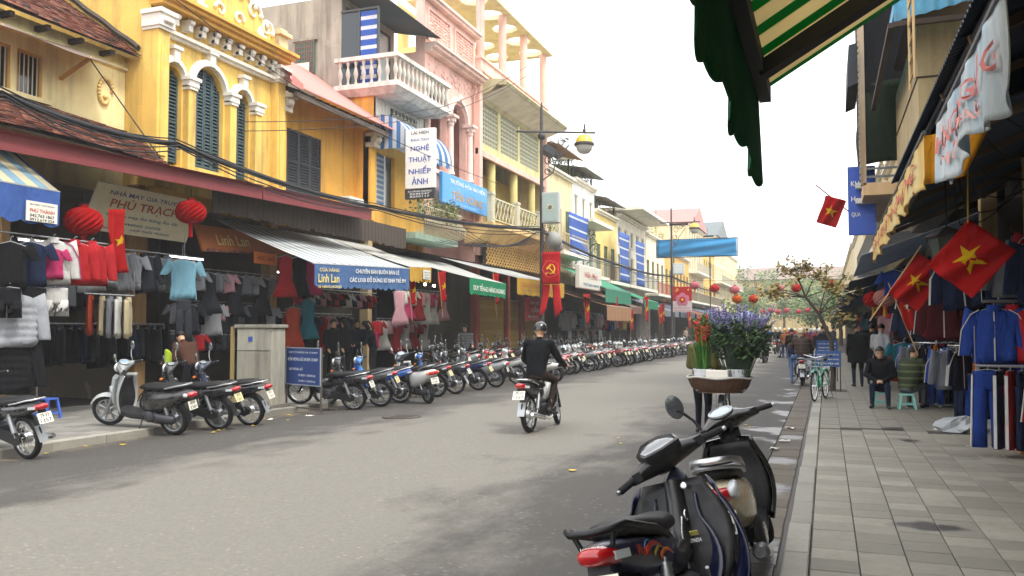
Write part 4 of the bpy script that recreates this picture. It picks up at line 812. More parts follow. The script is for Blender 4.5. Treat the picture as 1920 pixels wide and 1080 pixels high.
# ================================================================== rows of houses further down the street
def plant(g, c, r, n, ls=.12, m=0, sz=(1, 1, 1)):
    "leaf clump: many small leaf faces through a volume"
    for _ in range(n):
        d = Vector((rnd(-1, 1), rnd(-1, 1), rnd(-1, 1)))
        if d.length > 1: d = d.normalized() * rnd(.5, 1)
        p = Vector(c) + Vector((d.x * r * sz[0], d.y * r * sz[1], d.z * r * sz[2])); a = Vector((rnd(-1, 1), rnd(-1, 1), rnd(-.6, .6))).normalized(); b = a.orthogonal().normalized(); b = (b + Vector((0, 0, rnd(-.5, .5)))).normalized(); l = ls * rnd(.6, 1.3)
        g.add([p - a * l / 2, p - b * l * .28, p + a * l / 2, p + b * l * .28], [(0, 1, 2, 3)], random.choice((m, m, m + 1)))
GREEN = [leafmat('#5d7a35', '#3c5524'), leafmat('#7d9445', '#50692c')]
def potted(label, loc, r=.3, h=.4, n=120, group=None, mats=None):
    t = thing('potted_plant', label, 'plant', loc, 0, group); x, y, z = loc
    wb(G().lathe([(.1, 0), (.15, .22), (.16, .24), (.13, .24), (.12, .2)], (x, y, z), n=10), 'pot', plaster('#b0704e', .4), t, 40)
    g = G(); plant(g, (x, y, z + .24 + h * .6), r, n, .13, sz=(1, 1, h / r * .7)); wb(g, 'foliage', mats or GREEN, t); return t
def awning_simple(name, label, y0, y1, c, xf=-11.2, xb=-14.1, zf=3.2, zb=4.2, vh=.4, val=None, text=None, tcol='#f0ede0', s=1, teeth=None):
    o = awn4(name, label, (xf, y0, zf), (xf, y1, zf), (xb, y1, zb), (xb, y0, zb), c, nu=12, nv=5)
    valance(o, (xf, y0, zf), (xf, y1, zf), vh, vh, val or c, teeth or max(6, int((y1 - y0) * 3)), .02, out=s)
    wb(G().cyl((xf, y0, zf), (xf, y1, zf), .02, n=6), 'front_bar', paint('#8b8e90', .5), o)
    if text:
        for k, (b, w, h, dz, tc) in enumerate(text): lettering(b, (y1 - y0) * w, h, (s * .045, 0, -dz), (0, s, 0), (0, 0, 1), paint(tc, .7), o)
    return o
def rowhouse(name, label, side, y0, y1, zt, col, floors, win='glass', feats=(), plane=None, shopcol='#6d6455', trim='#e8e2cf', rows=None):
    s = 1 if side == 'L' else -1; X0 = plane if plane is not None else (-14.2 if side == 'L' else 2.75); o = thing(name, label, 'house', (X0, (y0 + y1) / 2, PZ)); back = X0 - s * 7
    m = plaster(col, .5); tm = plaster(trim, .4)
    n = max(1, round((y1 - y0) / 2.0)); q = (y1 - y0) / n; ww = min(1.15, q * .55); ys = [y0]
    for k in range(n): c = y0 + q * (k + .5); ys += [c - ww / 2, c + ww / 2]
    ys.append(y1); zs = [4.3]; holes = set(); wins = []
    for (za, zb) in floors:
        zs += [za, zb]; j = len(zs) - 2
        for k in range(n): holes.add((1 + 2 * k, j)); wins.append((ys[1 + 2 * k], ys[2 + 2 * k], za, zb))
    zs.append(zt); g = G(); wallgrid(g, X0, ys, zs, holes, .2, s); shell(g, min(X0, back), max(X0, back), y0, y1, 4.3, zt, front=X0); wb(g, 'wall', m, o)
    for i, (a, b, c, d) in enumerate(wins):
        if win == 'shutter':
            w = wb(G().box(X0 - s * .2 - .01, X0 - s * .2 + .01, a, b, c, d), 'window', paint('#2b3230', .6), o); g = G(); h = (a + b) / 2; leaf(g, X0 - s * .08, a, h - .01, c, d, s, .14, .07); leaf(g, X0 - s * .08, h + .01, b, c, d, s, .14, .07); wb(g, 'shutters', paint(random.choice(('#4d6a5c', '#5d7158', '#7a6a4c')), .6), w)
        else:
            g = G(); x = X0 - s * .12; e = .06
            for (p, r_, t, u) in ((a, a + e, c, d), (b - e, b, c, d), (a + e, b - e, c, c + e), (a + e, b - e, d - e, d), ((a + b) / 2 - .03, (a + b) / 2 + .03, c + e, d - e)): g.box(x - .03, x + .03, p, r_, t, u)
            w = wb(g, 'window', tm, o); wb(G().box(x - .008, x + .008, a + e, b - e, c + e, d - e), 'pane', glassy(random.choice(('#3b4549', '#55605f', '#2b3133')), .15), w)
        g = G(); g.box(X0, X0 + s * .08, a - .08, b + .08, c - .08, c) if s > 0 else g.box(X0 - .08, X0, a - .08, b + .08, c - .08, c); wb(g, 'sill', tm, w)
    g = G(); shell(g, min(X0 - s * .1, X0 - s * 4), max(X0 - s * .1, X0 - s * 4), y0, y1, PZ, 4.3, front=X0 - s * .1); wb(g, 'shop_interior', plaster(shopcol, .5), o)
    g = G(); bx = lambda a, b, *r: g.box(min(a, b), max(a, b), *r)
    bx(X0, X0 + s * .15, y0, y1, zt, zt + .12); bx(X0, X0 + s * .28, y0, y1, zt + .12, zt + .25); wb(g, 'cornice', tm, o)
    for f in feats:
        k = f[0]
        if k == 'balcony':
            z = f[1]; g = G(); bx(X0, X0 + s * 1.05, y0 + .15, y1 - .15, z - .2, z); b = wb(g, 'balcony', tm, o); g = G(); xx = X0 + s * 1.0
            g.bar((xx, y0 + .2, z + .95), (xx, y1 - .2, z + .95), .05, .05); nb = int((y1 - y0 - .4) / .22)
            for i in range(nb + 1): yy = y0 + .2 + (y1 - y0 - .4) * i / nb; g.bar((xx, yy, z), (xx, yy, z + .95), .025, .025)
            wb(g, 'railing', paint(f[2], .6), b)
        elif k == 'blind':
            ya, yb, za, zb, c1, c2 = f[1:]; g = G(); xx = X0 + s * 1.0; g.sheet(lambda u, v: (xx + .04 * math.sin(v * 5 + u * 2), ya + (yb - ya) * u, za + (zb - za) * v), 6, 10, .01); wb(g, 'striped_blind', stripes(c1, c2, 2, .62, .82), o, 180)
        elif k == 'gable':
            c = f[1]; h = f[2]; ym = (y0 + y1) / 2; xa, xb = X0 + s * .5, back; g = G()
            g.add([(xa, y0 - .2, zt + .25), (xa, y1 + .2, zt + .25), (xa, ym, zt + h), (xb, y0 - .2, zt + .25), (xb, y1 + .2, zt + .25), (xb, ym, zt + h)], [(0, 2, 5, 3), (1, 4, 5, 2), (0, 1, 2), (3, 5, 4)]); wb(g, 'gable_roof', corrugated(c, rust=.2), o)
        elif k == 'lean':
            c = f[1]; h = f[2]; wb(ribbed(X0 + s * .8, zt + h * .5, X0 - s * 4, zt + h, y0 + .2, y1 - .2, .3, .03), 'roof_sheet', corrugated(c, rust=.5), o, 60)
            for yy in (y0 + .4, y1 - .4): wb(G().bar((X0 - s * .1, yy, zt), (X0 - s * .1, yy, zt + h * .55), .1, .1), 'post', WOODD, o)
            g = G(); bx(X0 - s * 1.2, X0 - s * 3.8, y0 + .5, y1 - .5, zt, zt + h * .75); wb(g, 'roof_room', plaster(f[3], .5), o)
        elif k == 'slab':
            z, ext = f[1], f[2]; g = G(); bx(X0 - s * 2, X0 + s * ext, y0 - .1, y1 + .1, z, z + .22); wb(g, 'concrete_canopy', tm, o)
        elif k == 'pot':
            for i in range(f[2]):
                yy = y0 + .5 + (y1 - y0 - 1) * i / max(1, f[2] - 1); potted(f[3] % ('first', 'second', 'third', 'fourth', 'fifth', 'sixth')[i], (X0 + s * f[4], yy, f[1]), rnd(.3, .5), rnd(.4, .8), 110)
        elif k == 'vine':
            ya, za, zb = f[1:4]; g = G(); z = za
            while z < zb: plant(g, (X0 + s * (.2 + .15 * math.sin(z * 2)), ya + .25 * math.sin(z * 1.7), z), .32, 26, .16); z += .25
            v = wb(g, 'vine', GREEN, o)
        elif k == 'shutterdoor':
            ya, yb, c = f[1:]; door = wb(G().box(X0 - .02, X0 + .02, ya, yb, PZ, 3.2), 'roller_door', paint(c, .6), o)
        elif k == 'boxsign':
            pass
    return o
rowhouse('weathered_house', 'stained cream house behind the nearer lamp post with a rusty roof shed', 'L', 43.6, 49.0, 10.4, '#e6d6a4', [(6.4, 8.6)], 'shutter', [('balcony', 5.95, '#c9b48a'), ('blind', 45.0, 48.9, 5.7, 8.2, '#3f6cc4', '#dfe6ee'), ('lean', '#a8835c', 2.6, '#e3c27c'), ('pot', 10.7, 4, 'the %s pot on the stained cream house roof edge, counted from the camera', -.4)])
rowhouse('white_gable_house', 'white plastered house with a small attic window and a creeper', 'L', 49.05, 54.2, 10.6, '#efede6', [(5.4, 7.6), (8.6, 9.9)], 'glass', [('slab', 8.1, 1.3), ('vine', 52.5, 4.6, 8.0), ('balcony', 5.0, '#8d9088'), ('lean', '#77766c', 1.6, '#c8b98a'), ('pot', 10.85, 5, 'the %s pot on the white gable house roof, counted from the camera', -.3)])
rowhouse('timber_balcony_house', 'yellow house with a dark timber screened balcony and blue striped blind', 'L', 54.25, 60.4, 9.4, '#e9cf7f', [(5.2, 7.4)], 'shutter', [('balcony', 4.9, '#5a4a3a'), ('blind', 57.2, 60.2, 4.9, 8.4, '#4a74c6', '#e2e8ee'), ('lean', '#8b8b84', 1.9, '#e6bf62'), ('pot', 9.7, 3, 'the %s pot on the timber balcony house roof, counted from the camera', -.2)])
rowhouse('canopy_house', 'pale modern house with a wide white concrete roof canopy', 'L', 60.45, 71, 9.9, '#efe8d2', [(5.2, 7.2), (8.0, 9.2)], 'glass', [('slab', 10.3, 2.0), ('balcony', 4.9, '#9a9a92'), ('blind', 62.6, 65.6, 4.9, 8.3, '#4a74c6', '#e2e8ee')])
rowhouse('green_shutter_house', 'cream house with green shutters beside the far lamp post', 'L', 71.05, 80, 9.6, '#f0e6c6', [(5.0, 7.6)], 'shutter', [('balcony', 4.7, '#9a4a44'), ('pot', 9.85, 3, 'the %s pot on the green shuttered house roof, counted from the camera', -.2)])
rowhouse('ochre_house', 'ochre house front past the far lamp post', 'L', 80.05, 95, 9.0, '#dcae56', [(5.0, 7.4)], 'shutter', [('balcony', 4.7, '#6e6a5c')])
rowhouse('red_roofed_house', 'tall house with a pinkish red gabled roof rising above its neighbours', 'L', 95.05, 107, 13.2, '#e3d3ab', [(5.0, 7.0), (8.4, 10.6), (11.4, 12.7)], 'glass', [('gable', '#b97a72', 2.7), ('balcony', 4.7, '#7d7668'), ('balcony', 8.1, '#b9b4a4')])
rowhouse('yellow_house', 'bright yellow far house between the red roof and the dark roof', 'L', 107.05, 118, 11.5, '#e2b85c', [(5.0, 7.0), (8.4, 10.4)], 'shutter', [('balcony', 4.7, '#7d7668')])
rowhouse('dark_roofed_house', 'far pale house topped by a dark curved metal roof', 'L', 118.05, 133, 14.2, '#ead9b0', [(5.0, 7.0), (8.4, 10.4), (11.4, 13.2)], 'glass', [('gable', '#5f6a6c', 3.0), ('balcony', 8.1, '#b9b4a4')])
rowhouse('far_cream_house', 'farthest cream house at the end of the left row', 'L', 133.05, 150, 13, '#ecd9a8', [(5.0, 7.0), (8.4, 10.4)], 'glass', [('balcony', 8.1, '#b9b4a4')])
# right row
rowhouse('grey_house', 'grey stained house next after the tarpaulin house on the right', 'R', 28.5, 35, 9.0, '#b8ab90', [(5.2, 7.2)], 'shutter', [('balcony', 4.9, '#6a6a64'), ('pot', 4.9, 3, 'the %s pot on the grey house balcony, counted from the far end', .7)])
rowhouse('cream_house', 'cream house in the right row with a small balcony', 'R', 35.05, 43, 8.6, '#d9c596', [(5.2, 7.2)], 'shutter', [('balcony', 4.9, '#6a6a64')])
rowhouse('beige_house', 'beige house in the right row behind the street tree', 'R', 43.05, 54, 9.4, '#cdb98c', [(5.2, 7.2)], 'glass', [('balcony', 4.9, '#6a6a64')])
rowhouse('ochre_far_house', 'ochre house far along the right row', 'R', 54.05, 70, 9.0, '#d3b06a', [(5.2, 7.2)], 'shutter', [])
rowhouse('pale_far_house', 'pale house very far along the right row', 'R', 70.05, 95, 10.0, '#dccfae', [(5.2, 7.2)], 'glass', [])
rowhouse('last_right_house', 'last house at the far end of the right row', 'R', 95.05, 150, 10.5, '#d8c69c', [(5.2, 7.2)], 'glass', [])
# the street bends: houses and trees close the view
EH = thing('yellow_end_house', 'yellow house closing the far end of the street', 'house', (-4, 160, 0)); g = G(); g.box(-16, 6, 160, 168, 0, 10.5); wb(g, 'wall', plaster('#dcc48a', .6), EH)
for k in range(9):
    for z in (4.2, 7.4): w = wb(G().box(-14.8 + k * 2.2, -13.6 + k * 2.2, 159.9, 160.02, z, z + 1.9), 'window', paint('#6b6f60', .5), EH); wb(G().box(-14.95 + k * 2.2, -13.45 + k * 2.2, 159.8, 160.0, z - .2, z - .02), 'sill', WHT, w)
wb(G().add([(-16.6, 159.2, 10.5), (6.6, 159.2, 10.5), (6.6, 164, 13), (-16.6, 164, 13), (6.6, 168.6, 10.5), (-16.6, 168.6, 10.5)], [(0, 1, 2, 3), (3, 2, 4, 5), (1, 4, 2), (0, 3, 5)]), 'roof', corrugated('#8f7a70', rust=.3), EH)
def tree(label, x, y, h, r, n, mats, ls=.5, group=None, name='leafy_tree'):
    t = thing(name, label, 'tree', (x, y, 0), 0, group); g = G(); g.tube([(x, y, 0), (x + .1, y, h * .3), (x - .1, y + .1, h * .55), (x, y, h * .8)], [.22, .18, .13, .06], 8)
    for k in range(7): a = rnd(0, 6.28); z = h * rnd(.35, .6); g.tube([(x, y, z), (x + r * .5 * math.cos(a), y + r * .5 * math.sin(a), z + h * .15), (x + r * .8 * math.cos(a), y + r * .8 * math.sin(a), z + h * .25)], [.09, .06, .03], 6)
    wb(g, 'trunk', plaster('#6a5a48', .5), t, 60); g = G()
    for k in range(22):
        a = rnd(0, 6.28); q = r * math.sqrt(rnd(0, 1)); plant(g, (x + q * math.cos(a), y + q * math.sin(a), h * .66 + rnd(-.25, .3) * h), r * rnd(.22, .42), n // 22, ls)
    wb(g, 'crown', mats, t); return t
for k, (x, y, h, r) in enumerate(((-10.5, 118, 6.5, 2.6), (-6.5, 145, 9.5, 4.2), (-1.2, 112, 6.0, 2.8), (-2.5, 150, 11, 4.6), (1.2, 88, 4.8, 1.9), (-11, 150, 12, 4))): tree('far green street tree, %s from the left at the end of the street' % ORD((2, 3, 5, 4, 6, 1)[k]), x, y, h, r, 1800, GREEN, .45, 'trees at the far end')

def street_lamp(label, y, x=-10.4, detail=True):
    t = thing('street_lamp', label, 'street lamp', (x, y, PZ), 0, 'iron street lamps on the left kerb')
    g = G(); g.lathe([(.2, 0), (.2, .25), (.13, .35), (.12, 1.0), (.09, 1.1), (.08, 5), (.06, 10.2), (.02, 10.5)], (x, y, PZ), n=12); g.ball((x, y, PZ + 9.15), .16, 10, 6); wb(g, 'post', IRON, t, 40)
    g = G(); g.cyl((x - .55, y - 1.3, PZ + 9.1), (x + 1.9, y + 1.0, PZ + 9.35), .045, n=8); p = Vector((x + 1.55, y + .67, PZ + 9.3)); g.cyl(p, p + Vector((0, 0, .35)), .03, n=6); g.ball(p + Vector((0, 0, .1)), .07, 8, 5); wb(g, 'arm', IRON, t, 40)
    g = G()
    for (u, v, r, n_) in ((.42, 8.75, .26, 14), (.85, 8.98, .17, 12), (.3, 8.2, .2, 12), (.25, 7.75, .14, 10), (1.1, 9.08, .1, 10)):
        P = []
        for k in range(n_ + 1): a = k / n_ * 2 * PI * 1.3; q = r * (1 - .5 * k / n_); P.append((x + (u + q * math.cos(a)) * .73, y + (u + q * math.cos(a)) * .68, PZ + v + q * math.sin(a)))
        g.tube(P, .022, 5)
    P = [(x + .07 * .7, y, PZ + 7.4), (x + .5 * .73, y + .5 * .68, PZ + 7.75), (x + .62 * .73, y + .62 * .68, PZ + 8.2), (x + 1.2 * .73, y + 1.2 * .68, PZ + 8.9)]; g.tube(P, .028, 6); wb(g, 'scroll_bracket', IRON, t, 60)
    c = p + Vector((0, 0, -.42)); lamp = wb(G().lathe([(.02, .36), (.2, .32), (.32, .18), (.36, 0)], c, n=18), 'lamp_shade', gloss('#d9b21c', .3, .3, .3), t, 60)
    wb(G().lathe([(.38, .02), (.4, -.04), (.38, -.1), (.34, -.1)], c, n=18), 'lamp_rim', IRON, lamp, 40); g = G(); g.lathe([(.34, -.1), (.31, -.25), (.2, -.38), (.02, -.42)], c, n=18); wb(g, 'lamp_globe', gloss('#b7b5ab', .2, .6, .2), lamp, 60)
    return t
SL1 = street_lamp('iron street lamp with yellow shade carrying the hammer and sickle banner', 31.6)
g = G(); g.obox((-10.25, 32.0, 8.75), (.5, .5, .28), (0, .5, .7)); g.obox((-10.05, 32.25, 8.65), (.45, .45, .1), (0, .5, .7)); wb(g, 'floodlight', paint('#35393d', .5), SL1)
g = G(); g.ball((-10.1, 32.2, 5.2), .42, 12, 8, sc=(.8, 1, .85)); g.ball((-10.05, 32.5, 5.0), .25, 10, 6); g.box(-10.4, -10.2, 31.7, 32.5, 5.45, 5.5); wb(g, 'junction_box', paint('#8d8d88', .6), SL1, 60)
SL2 = street_lamp('iron street lamp with yellow shade beside the light blue banner frame', 61.5)
LB = thing('light_box', 'grey light box with a faint pale emblem on the nearer lamp post', 'sign', (-10.2, 32, 5.8)); g = G(); g.cbox(-10.3, -9.62, 31.3, 31.6, 5.8, 7.0, .02); wb(g, 'case', paint('#a9ada8', .4), LB); wb(G().box(-10.24, -9.68, 31.28, 31.3, 5.87, 6.93), 'panel', gloss('#9fb0a9', .3, .3, .15), LB)
g = G()
for k in range(8): a = k * PI / 4; g.prism([(0, 0), (.05, .06), (0, .17), (-.05, .06)], lambda u, v, a=a: (-9.96 + u * math.cos(a) - v * math.sin(a), 31.275, 6.4 + u * math.sin(a) + v * math.cos(a)), lambda u, v, a=a: (-9.96 + u * math.cos(a) - v * math.sin(a), 31.27, 6.4 + u * math.sin(a) + v * math.cos(a)))
wb(g, 'emblem', paint('#cfc9ad', .6), LB)
LB2 = thing('light_box', 'grey light box on the farther lamp post above the flower emblem banner', 'sign', (-10.2, 62, 5.8)); wb(G().cbox(-10.3, -9.5, 61.3, 61.6, 5.6, 6.4, .02), 'case', paint('#b9bcb8', .4), LB2); wb(G().box(-10.2, -9.6, 61.28, 61.3, 5.7, 6.3), 'panel', gloss('#cfd4d0', .3, .3, .15), LB2)
RED = cloth('#d4232a', .12); REDD = cloth('#b81c24', .15); GOLD = paint('#f0c832', .6, .05)
PB = thing('party_banner', 'red vertical banner with a gold hammer and sickle on the nearer lamp post', 'banner', (-10, 31.4, 3.1)); x0 = -10.32
g = G(); g.sheet(lambda u, v: (-10.32 + .74 * u, 31.38 + .03 * math.sin(v * 6), 4.68 - 1.25 * v), 8, 12, .006); wb(g, 'cloth', RED, PB, 180)
g = G(); cx, cz = -9.95, 4.02
P = [(cx + .16 * math.cos(a), 31.33, cz + .18 * math.sin(a)) for a in [R(-140 + 250 * k / 16) for k in range(17)]]; g.tube(P, [.006 + .02 * math.sin(PI * k / 16) ** 2 for k in range(17)], 6); g.bar((cx - .15, 31.33, cz + .02 - .17), (cx - .2, 31.33, cz - .2), .035, .035); g.bar((cx + .17, 31.325, cz - .19), (cx - .09, 31.325, cz + .07), .028, .032); g.bar((cx - .15, 31.32, cz + .0), (cx - .0, 31.32, cz + .15), .06, .065); wb(g, 'hammer_and_sickle', GOLD, PB)
g = G(); P = []
for k in range(60): a = 2 * PI * k / 60; r = .29 + .04 * abs(math.sin(a * 2.5)); P.append((cx + r * math.cos(a), 31.335, cz + r * math.sin(a)))
g.tube(P, .012, 4, close=True); wb(g, 'emblem_outline', paint('#e8584e', .7), PB)
for i in range(2):
    g = G(); g.sheet(lambda u, v, i=i: (-10.3 + .3 * u + .36 * i - (.25 - .5 * i) * v * .6, 31.4 + .06 * math.sin(v * 5 + i), 3.42 - 1.3 * v * (1 - .25 * u)), 4, 10, .006); wb(g, 'swallow_tail', RED, PB, 180)
FB = thing('emblem_banner', 'red and white banner with a pink flower emblem on the farther lamp post', 'banner', (-9.8, 61.2, 2.9)); g = G(); g.box(-10.3, -8.95, 61.28, 61.3, 3.7, 4.72, 0); g.box(-10.3, -8.95, 61.28, 61.3, 2.92, 3.7, 1); wb(g, 'cloth', [RED, cloth('#f0dfe0')], FB)
g = G()
for k in range(5): a = PI / 2 + k * 2 * PI / 5; g.lathe([(.24, 0), (.22, .012), (.01, .014)], (-9.62 + .26 * math.cos(a), 61.27, 3.8 + .26 * math.sin(a)), (0, -1, 0), 12)
wb(g, 'flower_emblem', cloth('#e98aa0'), FB); wb(G().lathe([(.22, 0), (.2, .01), (.01, .012)], (-9.62, 61.245, 3.8), (0, -1, 0), 14), 'emblem_disc', RED, FB)
g = G(); star(g, (-9.62, 61.23, 3.8), (1, 0, 0), (0, 0, 1), .13); wb(g, 'star', GOLD, FB)
for t, z in (('MỪNG ĐẢNG QUANG VINH', 3.2), ('MỪNG XUÂN ĐẤT NƯỚC', 3.02)): lettering(t, 1.15, .1, (-9.62 + 9.8, .07, z - 2.9), (1, 0, 0), (0, 0, 1), RED, FB)
g = G(); P = [(-10.02 + .1 * math.cos(a), 61.26, 4.5 + .1 * math.sin(a)) for a in [R(-150 + 240 * k / 10) for k in range(11)]]; g.tube(P, .018, 5); g.bar((-10.12, 61.26, 4.4), (-9.98, 61.26, 4.55), .03, .03); wb(g, 'hammer_and_sickle', GOLD, FB)
g = G(); star(g, (-9.2, 61.26, 4.5), (1, 0, 0), (0, 0, 1), .1); wb(g, 'star', GOLD, FB)
BB = thing('blue_banner', 'wide light blue cloth stretched on a frame across the left of the street', 'banner', (-9, 62, 6.5)); g = G()
g.sheet(lambda u, v: (-11.6 + 5.7 * u, 62.3 + .05 * math.sin(v * 8 + 2 * u) + .04 * math.sin(v * 13 + u * 9), 8.2 - 1.25 * v + .02 * math.sin(u * 5)), 24, 14, .01); wb(g, 'cloth', cloth('#4aa3dc', .1), BB, 180)
g = G()
for z in (8.22, 6.92): g.cyl((-11.65, 62.36, z), (-5.85, 62.36, z), .035, n=6)
for x in (-11.65, -5.85): g.cyl((x, 62.36, 6.92), (x, 62.36, 8.22), .035, n=6)
for x in (-10.4, -7.8): g.cyl((x, 62.4, 0), (x, 62.4, 6.92), .05, n=6)
wb(g, 'frame', paint('#4b5054', .5), BB)

for k, (x, y, z) in enumerate(((-15.6, 56, 9.65), (-15.2, 66, 10.55), (-15.4, 76, 9.85), (-15.6, 86, 9.25), (-15.4, 112, 11.75), (-15.5, 52, 12.3))):
    t = thing('water_tank', 'steel roof water tank, %s along the left roofs from the camera' % ORD((2, 3, 4, 5, 6, 1)[k]), 'water tank', (x, y, z), 0, 'roof water tanks'); wb(G().lathe([(.1, 1.5), (.5, 1.42), (.58, 1.3), (.6, .3), (.55, .2), (.2, .15)], (x, y, z), n=16), 'drum', metal('#c2c4c4', .35), t, 50)
    for a in (.8, 2.4, 4, 5.5): wb(G().bar((x + .45 * math.cos(a), y + .45 * math.sin(a), z), (x + .45 * math.cos(a), y + .45 * math.sin(a), z + .35), .06, .06), 'leg', IRON, t)
    an = thing('aerial', 'thin television aerial beside a steel tank, %s along the left roofs' % ORD((2, 3, 4, 5, 6, 1)[k]), 'aerial', (x + .9, y + 1.5, z)); g = G(); g.cyl((x + .9, y + 1.5, z), (x + .9, y + 1.5, z + 3.2), .025, n=5)
    for j in range(5): g.cyl((x + .9, y + 1.1, z + 2.3 + j * .2), (x + .9, y + 1.9, z + 2.3 + j * .2), .012, n=4)
    wb(g, 'mast', IRON, an)
# ================================================================== motorbikes
BODY = gloss('#23252a', .2, .7, .3); BODY2 = gloss('#2c2e33', .3, .4, .35); TAILM = gloss('#25272b', .2, .69, .3); PLAS = paint('#1b1b1d', .6, .2); SEATM = paint('#161617', .55, .15, bump=.15); REDL = lens('#b3141b'); AMB = lens('#e07a1c'); CLR = lens('#cfd6d8'); PLATE = paint('#e9e6d6', .5, .06); PLATEY = paint('#e6d9a4', .5, .06); MIRG = metal('#c9d2d6', .04)
ENG = metal('#55565a', .5); CHROME = CHR(); TYRE = RUB(); FRAME = paint('#1a1a1c', .5, .2); SILV = metal('#a9acae', .35)
class Bike:
    "collects parts in the frame: x forward, y left, z up, origin on the ground below the rear axle"
    def __init__(s, wb_, rw, rf, steer=0, head=(0, 0), rake=27):
        s.wb = wb_; s.rw = rw; s.rf = rf; s.parts = []; s.st = R(steer); s.h0 = Vector((head[0], 0, head[1])); s.ax = Vector((-math.sin(R(rake)), 0, math.cos(R(rake)))); s.M = Matrix.Translation(s.h0) @ Matrix.Rotation(s.st, 4, s.ax) @ Matrix.Translation(-s.h0)
    def p(s, name, g, m, smooth=50, steer=False, parent=None):
        if steer and s.st: g.v = [tuple(s.M @ Vector(v)) for v in g.v]
        s.parts.append((name, g, m, smooth, parent)); return name
    def make(s, root):
        d = {}
        for (n, g, m, sm, pa) in s.parts:
            o = g.build(n, m, d.get(pa, root) if pa else root, smooth=sm); d[n] = o
        return root
def wheel(b, x, r, w, rr, steer, kind='spoke', name='rear_wheel', hub=.055):
    g = G(); pr = []
    for k in range(13): t = -PI * .5 + PI * 2 * k / 12 * .5; pr.append((r - w * .55 + w * .55 * math.cos(t * 1.25 if abs(t) < 2 else t), w * .5 * math.sin(t * 1.0)))
    pr = [(rr, -w * .42), (r - w * .35, -w * .5), (r - w * .08, -w * .33), (r, 0), (r - w * .08, w * .33), (r - w * .35, w * .5), (rr, w * .42)]
    g.loft([[(x + q * math.cos(a), y, r + q * math.sin(a)) for q, y in pr] for a in [2 * PI * k / 36 for k in range(37)]], caps=False, closed=True)
    b.p(name, g, TYRE, 60, steer)
    g = G(); rp = [(rr + .006, -w * .36), (rr - .018, -w * .3), (rr - .022, 0), (rr - .018, w * .3), (rr + .006, w * .36), (rr - .008, w * .2), (rr - .008, -w * .2)]
    g.loft([[(x + q * math.cos(a), y, r + q * math.sin(a)) for q, y in rp] for a in [2 * PI * k / 36 for k in range(37)]], caps=False, closed=True)
    g.lathe([(hub, -.055), (hub + .01, -.05), (hub + .01, .05), (hub, .055)], (x, 0, r), (0, 1, 0), 16); g.cyl((x, -.09, r), (x, .09, r), .012, n=8)
    if kind == 'spoke':
        for k in range(28):
            a = 2 * PI * k / 28; c = a + (.5 if k % 2 else -.5); y = .045 if (k // 2) % 2 else -.045
            g.cyl((x + hub * math.cos(c), y, r + hub * math.sin(c)), (x + (rr - .015) * math.cos(a), y * .2, r + (rr - .015) * math.sin(a)), .0028, n=4)
        b.p(name + '_rim', g, CHROME, 50, steer, name)
    else:
        for k in range(5):
            a = 2 * PI * k / 5 + .3; d = Vector((math.cos(a), 0, math.sin(a))); q = Vector((-d.z, 0, d.x)); o = Vector((x, 0, r))
            for sg in (-.22, .22): g.bar(o + d * hub * .8, o + (d + q * sg) * (rr - .01), .03, .022)
        b.p(name + '_rim', g, SILV if kind == 'alloy' else PLAS, 50, steer, name)
def grip_mirror(b, hx, hz, half, back, drop, mirrors=(1, 1), lever=True, ms=1.0):
    "handlebar ends with grips, levers and mirrors"
    for sg in (1, -1):
        a = Vector((hx - back * .45, sg * half * .5, hz - drop * .2)); c = Vector((hx - back, sg * half, hz - drop)); d = (c - a).normalized()
        b.p('handlebar_tube', G().cyl((hx, sg * .06, hz), a, .014, n=8).cyl(a, c, .013, n=8), CHROME if half > .3 else FRAME, 60, True)
        g = G(); g.tube([c - d * .12, c - d * .118, c - d * .004, c], [.014, .019, .019, .015], 10)
        for k in range(8): g.lathe([(.0205, 0), (.0205, .004)], c - d * (.108 - k * .013), d, 10)
        b.p('grip', g, TYRE, 50, True); b.p('bar_end', G().cyl(c, c + d * .018, .013, n=10), SILV, 50, True)
        if lever:
            e = c - d * .14 + Vector((.035, 0, -.012)); b.p('brake_lever', G().tube([e, e + d * .05 + Vector((.012, 0, 0)), e + d * .13 + Vector((.0, 0, -.005))], [.008, .007, .005], 6), SILV, 60, True); b.p('switch_block', G().obox(c - d * .145, (.055, .04, .05)), PLAS, 40, True)
        if mirrors[0 if sg > 0 else 1]:
            m0 = a + Vector((0, sg * .03, .02)); m1 = m0 + Vector((.04, sg * .06, .16)); m2 = m1 + Vector((-.01, sg * .05, .05)); b.p('mirror_stem', G().tube([m0, m0 + Vector((.03, sg * .02, .09)), m1, m2], .006 if ms == 1 else .012, 6), CHROME if ms == 1 else PLAS, 60, True)
            n = Vector((-1, -sg * .15, .05)).normalized(); u = n.cross(Vector((0, 0, 1))).normalized(); v = u.cross(n); q = m2 + Vector((0, 0, .03))
            rings = []
            for (k, t) in ((.55, .022), (.95, .012), (1, 0), (.96, -.004)): rings.append([q - n * t + u * (.055 * ms * k * math.cos(t2)) + v * (.072 * ms * k * math.sin(t2)) for t2 in [2 * PI * i / 16 for i in range(16)]])
            b.p('mirror', G().loft(rings), BLK(), 60, True); b.p('mirror_glass', G().loft([[q + n * .005 + u * (.05 * ms * math.cos(t2)) + v * (.066 * ms * math.sin(t2)) for t2 in [2 * PI * i / 16 for i in range(16)]], [q + n * .0055 + u * (.049 * ms * math.cos(t2)) + v * (.065 * ms * math.sin(t2)) for t2 in [2 * PI * i / 16 for i in range(16)]]]), MIRG, 60, True, 'mirror')
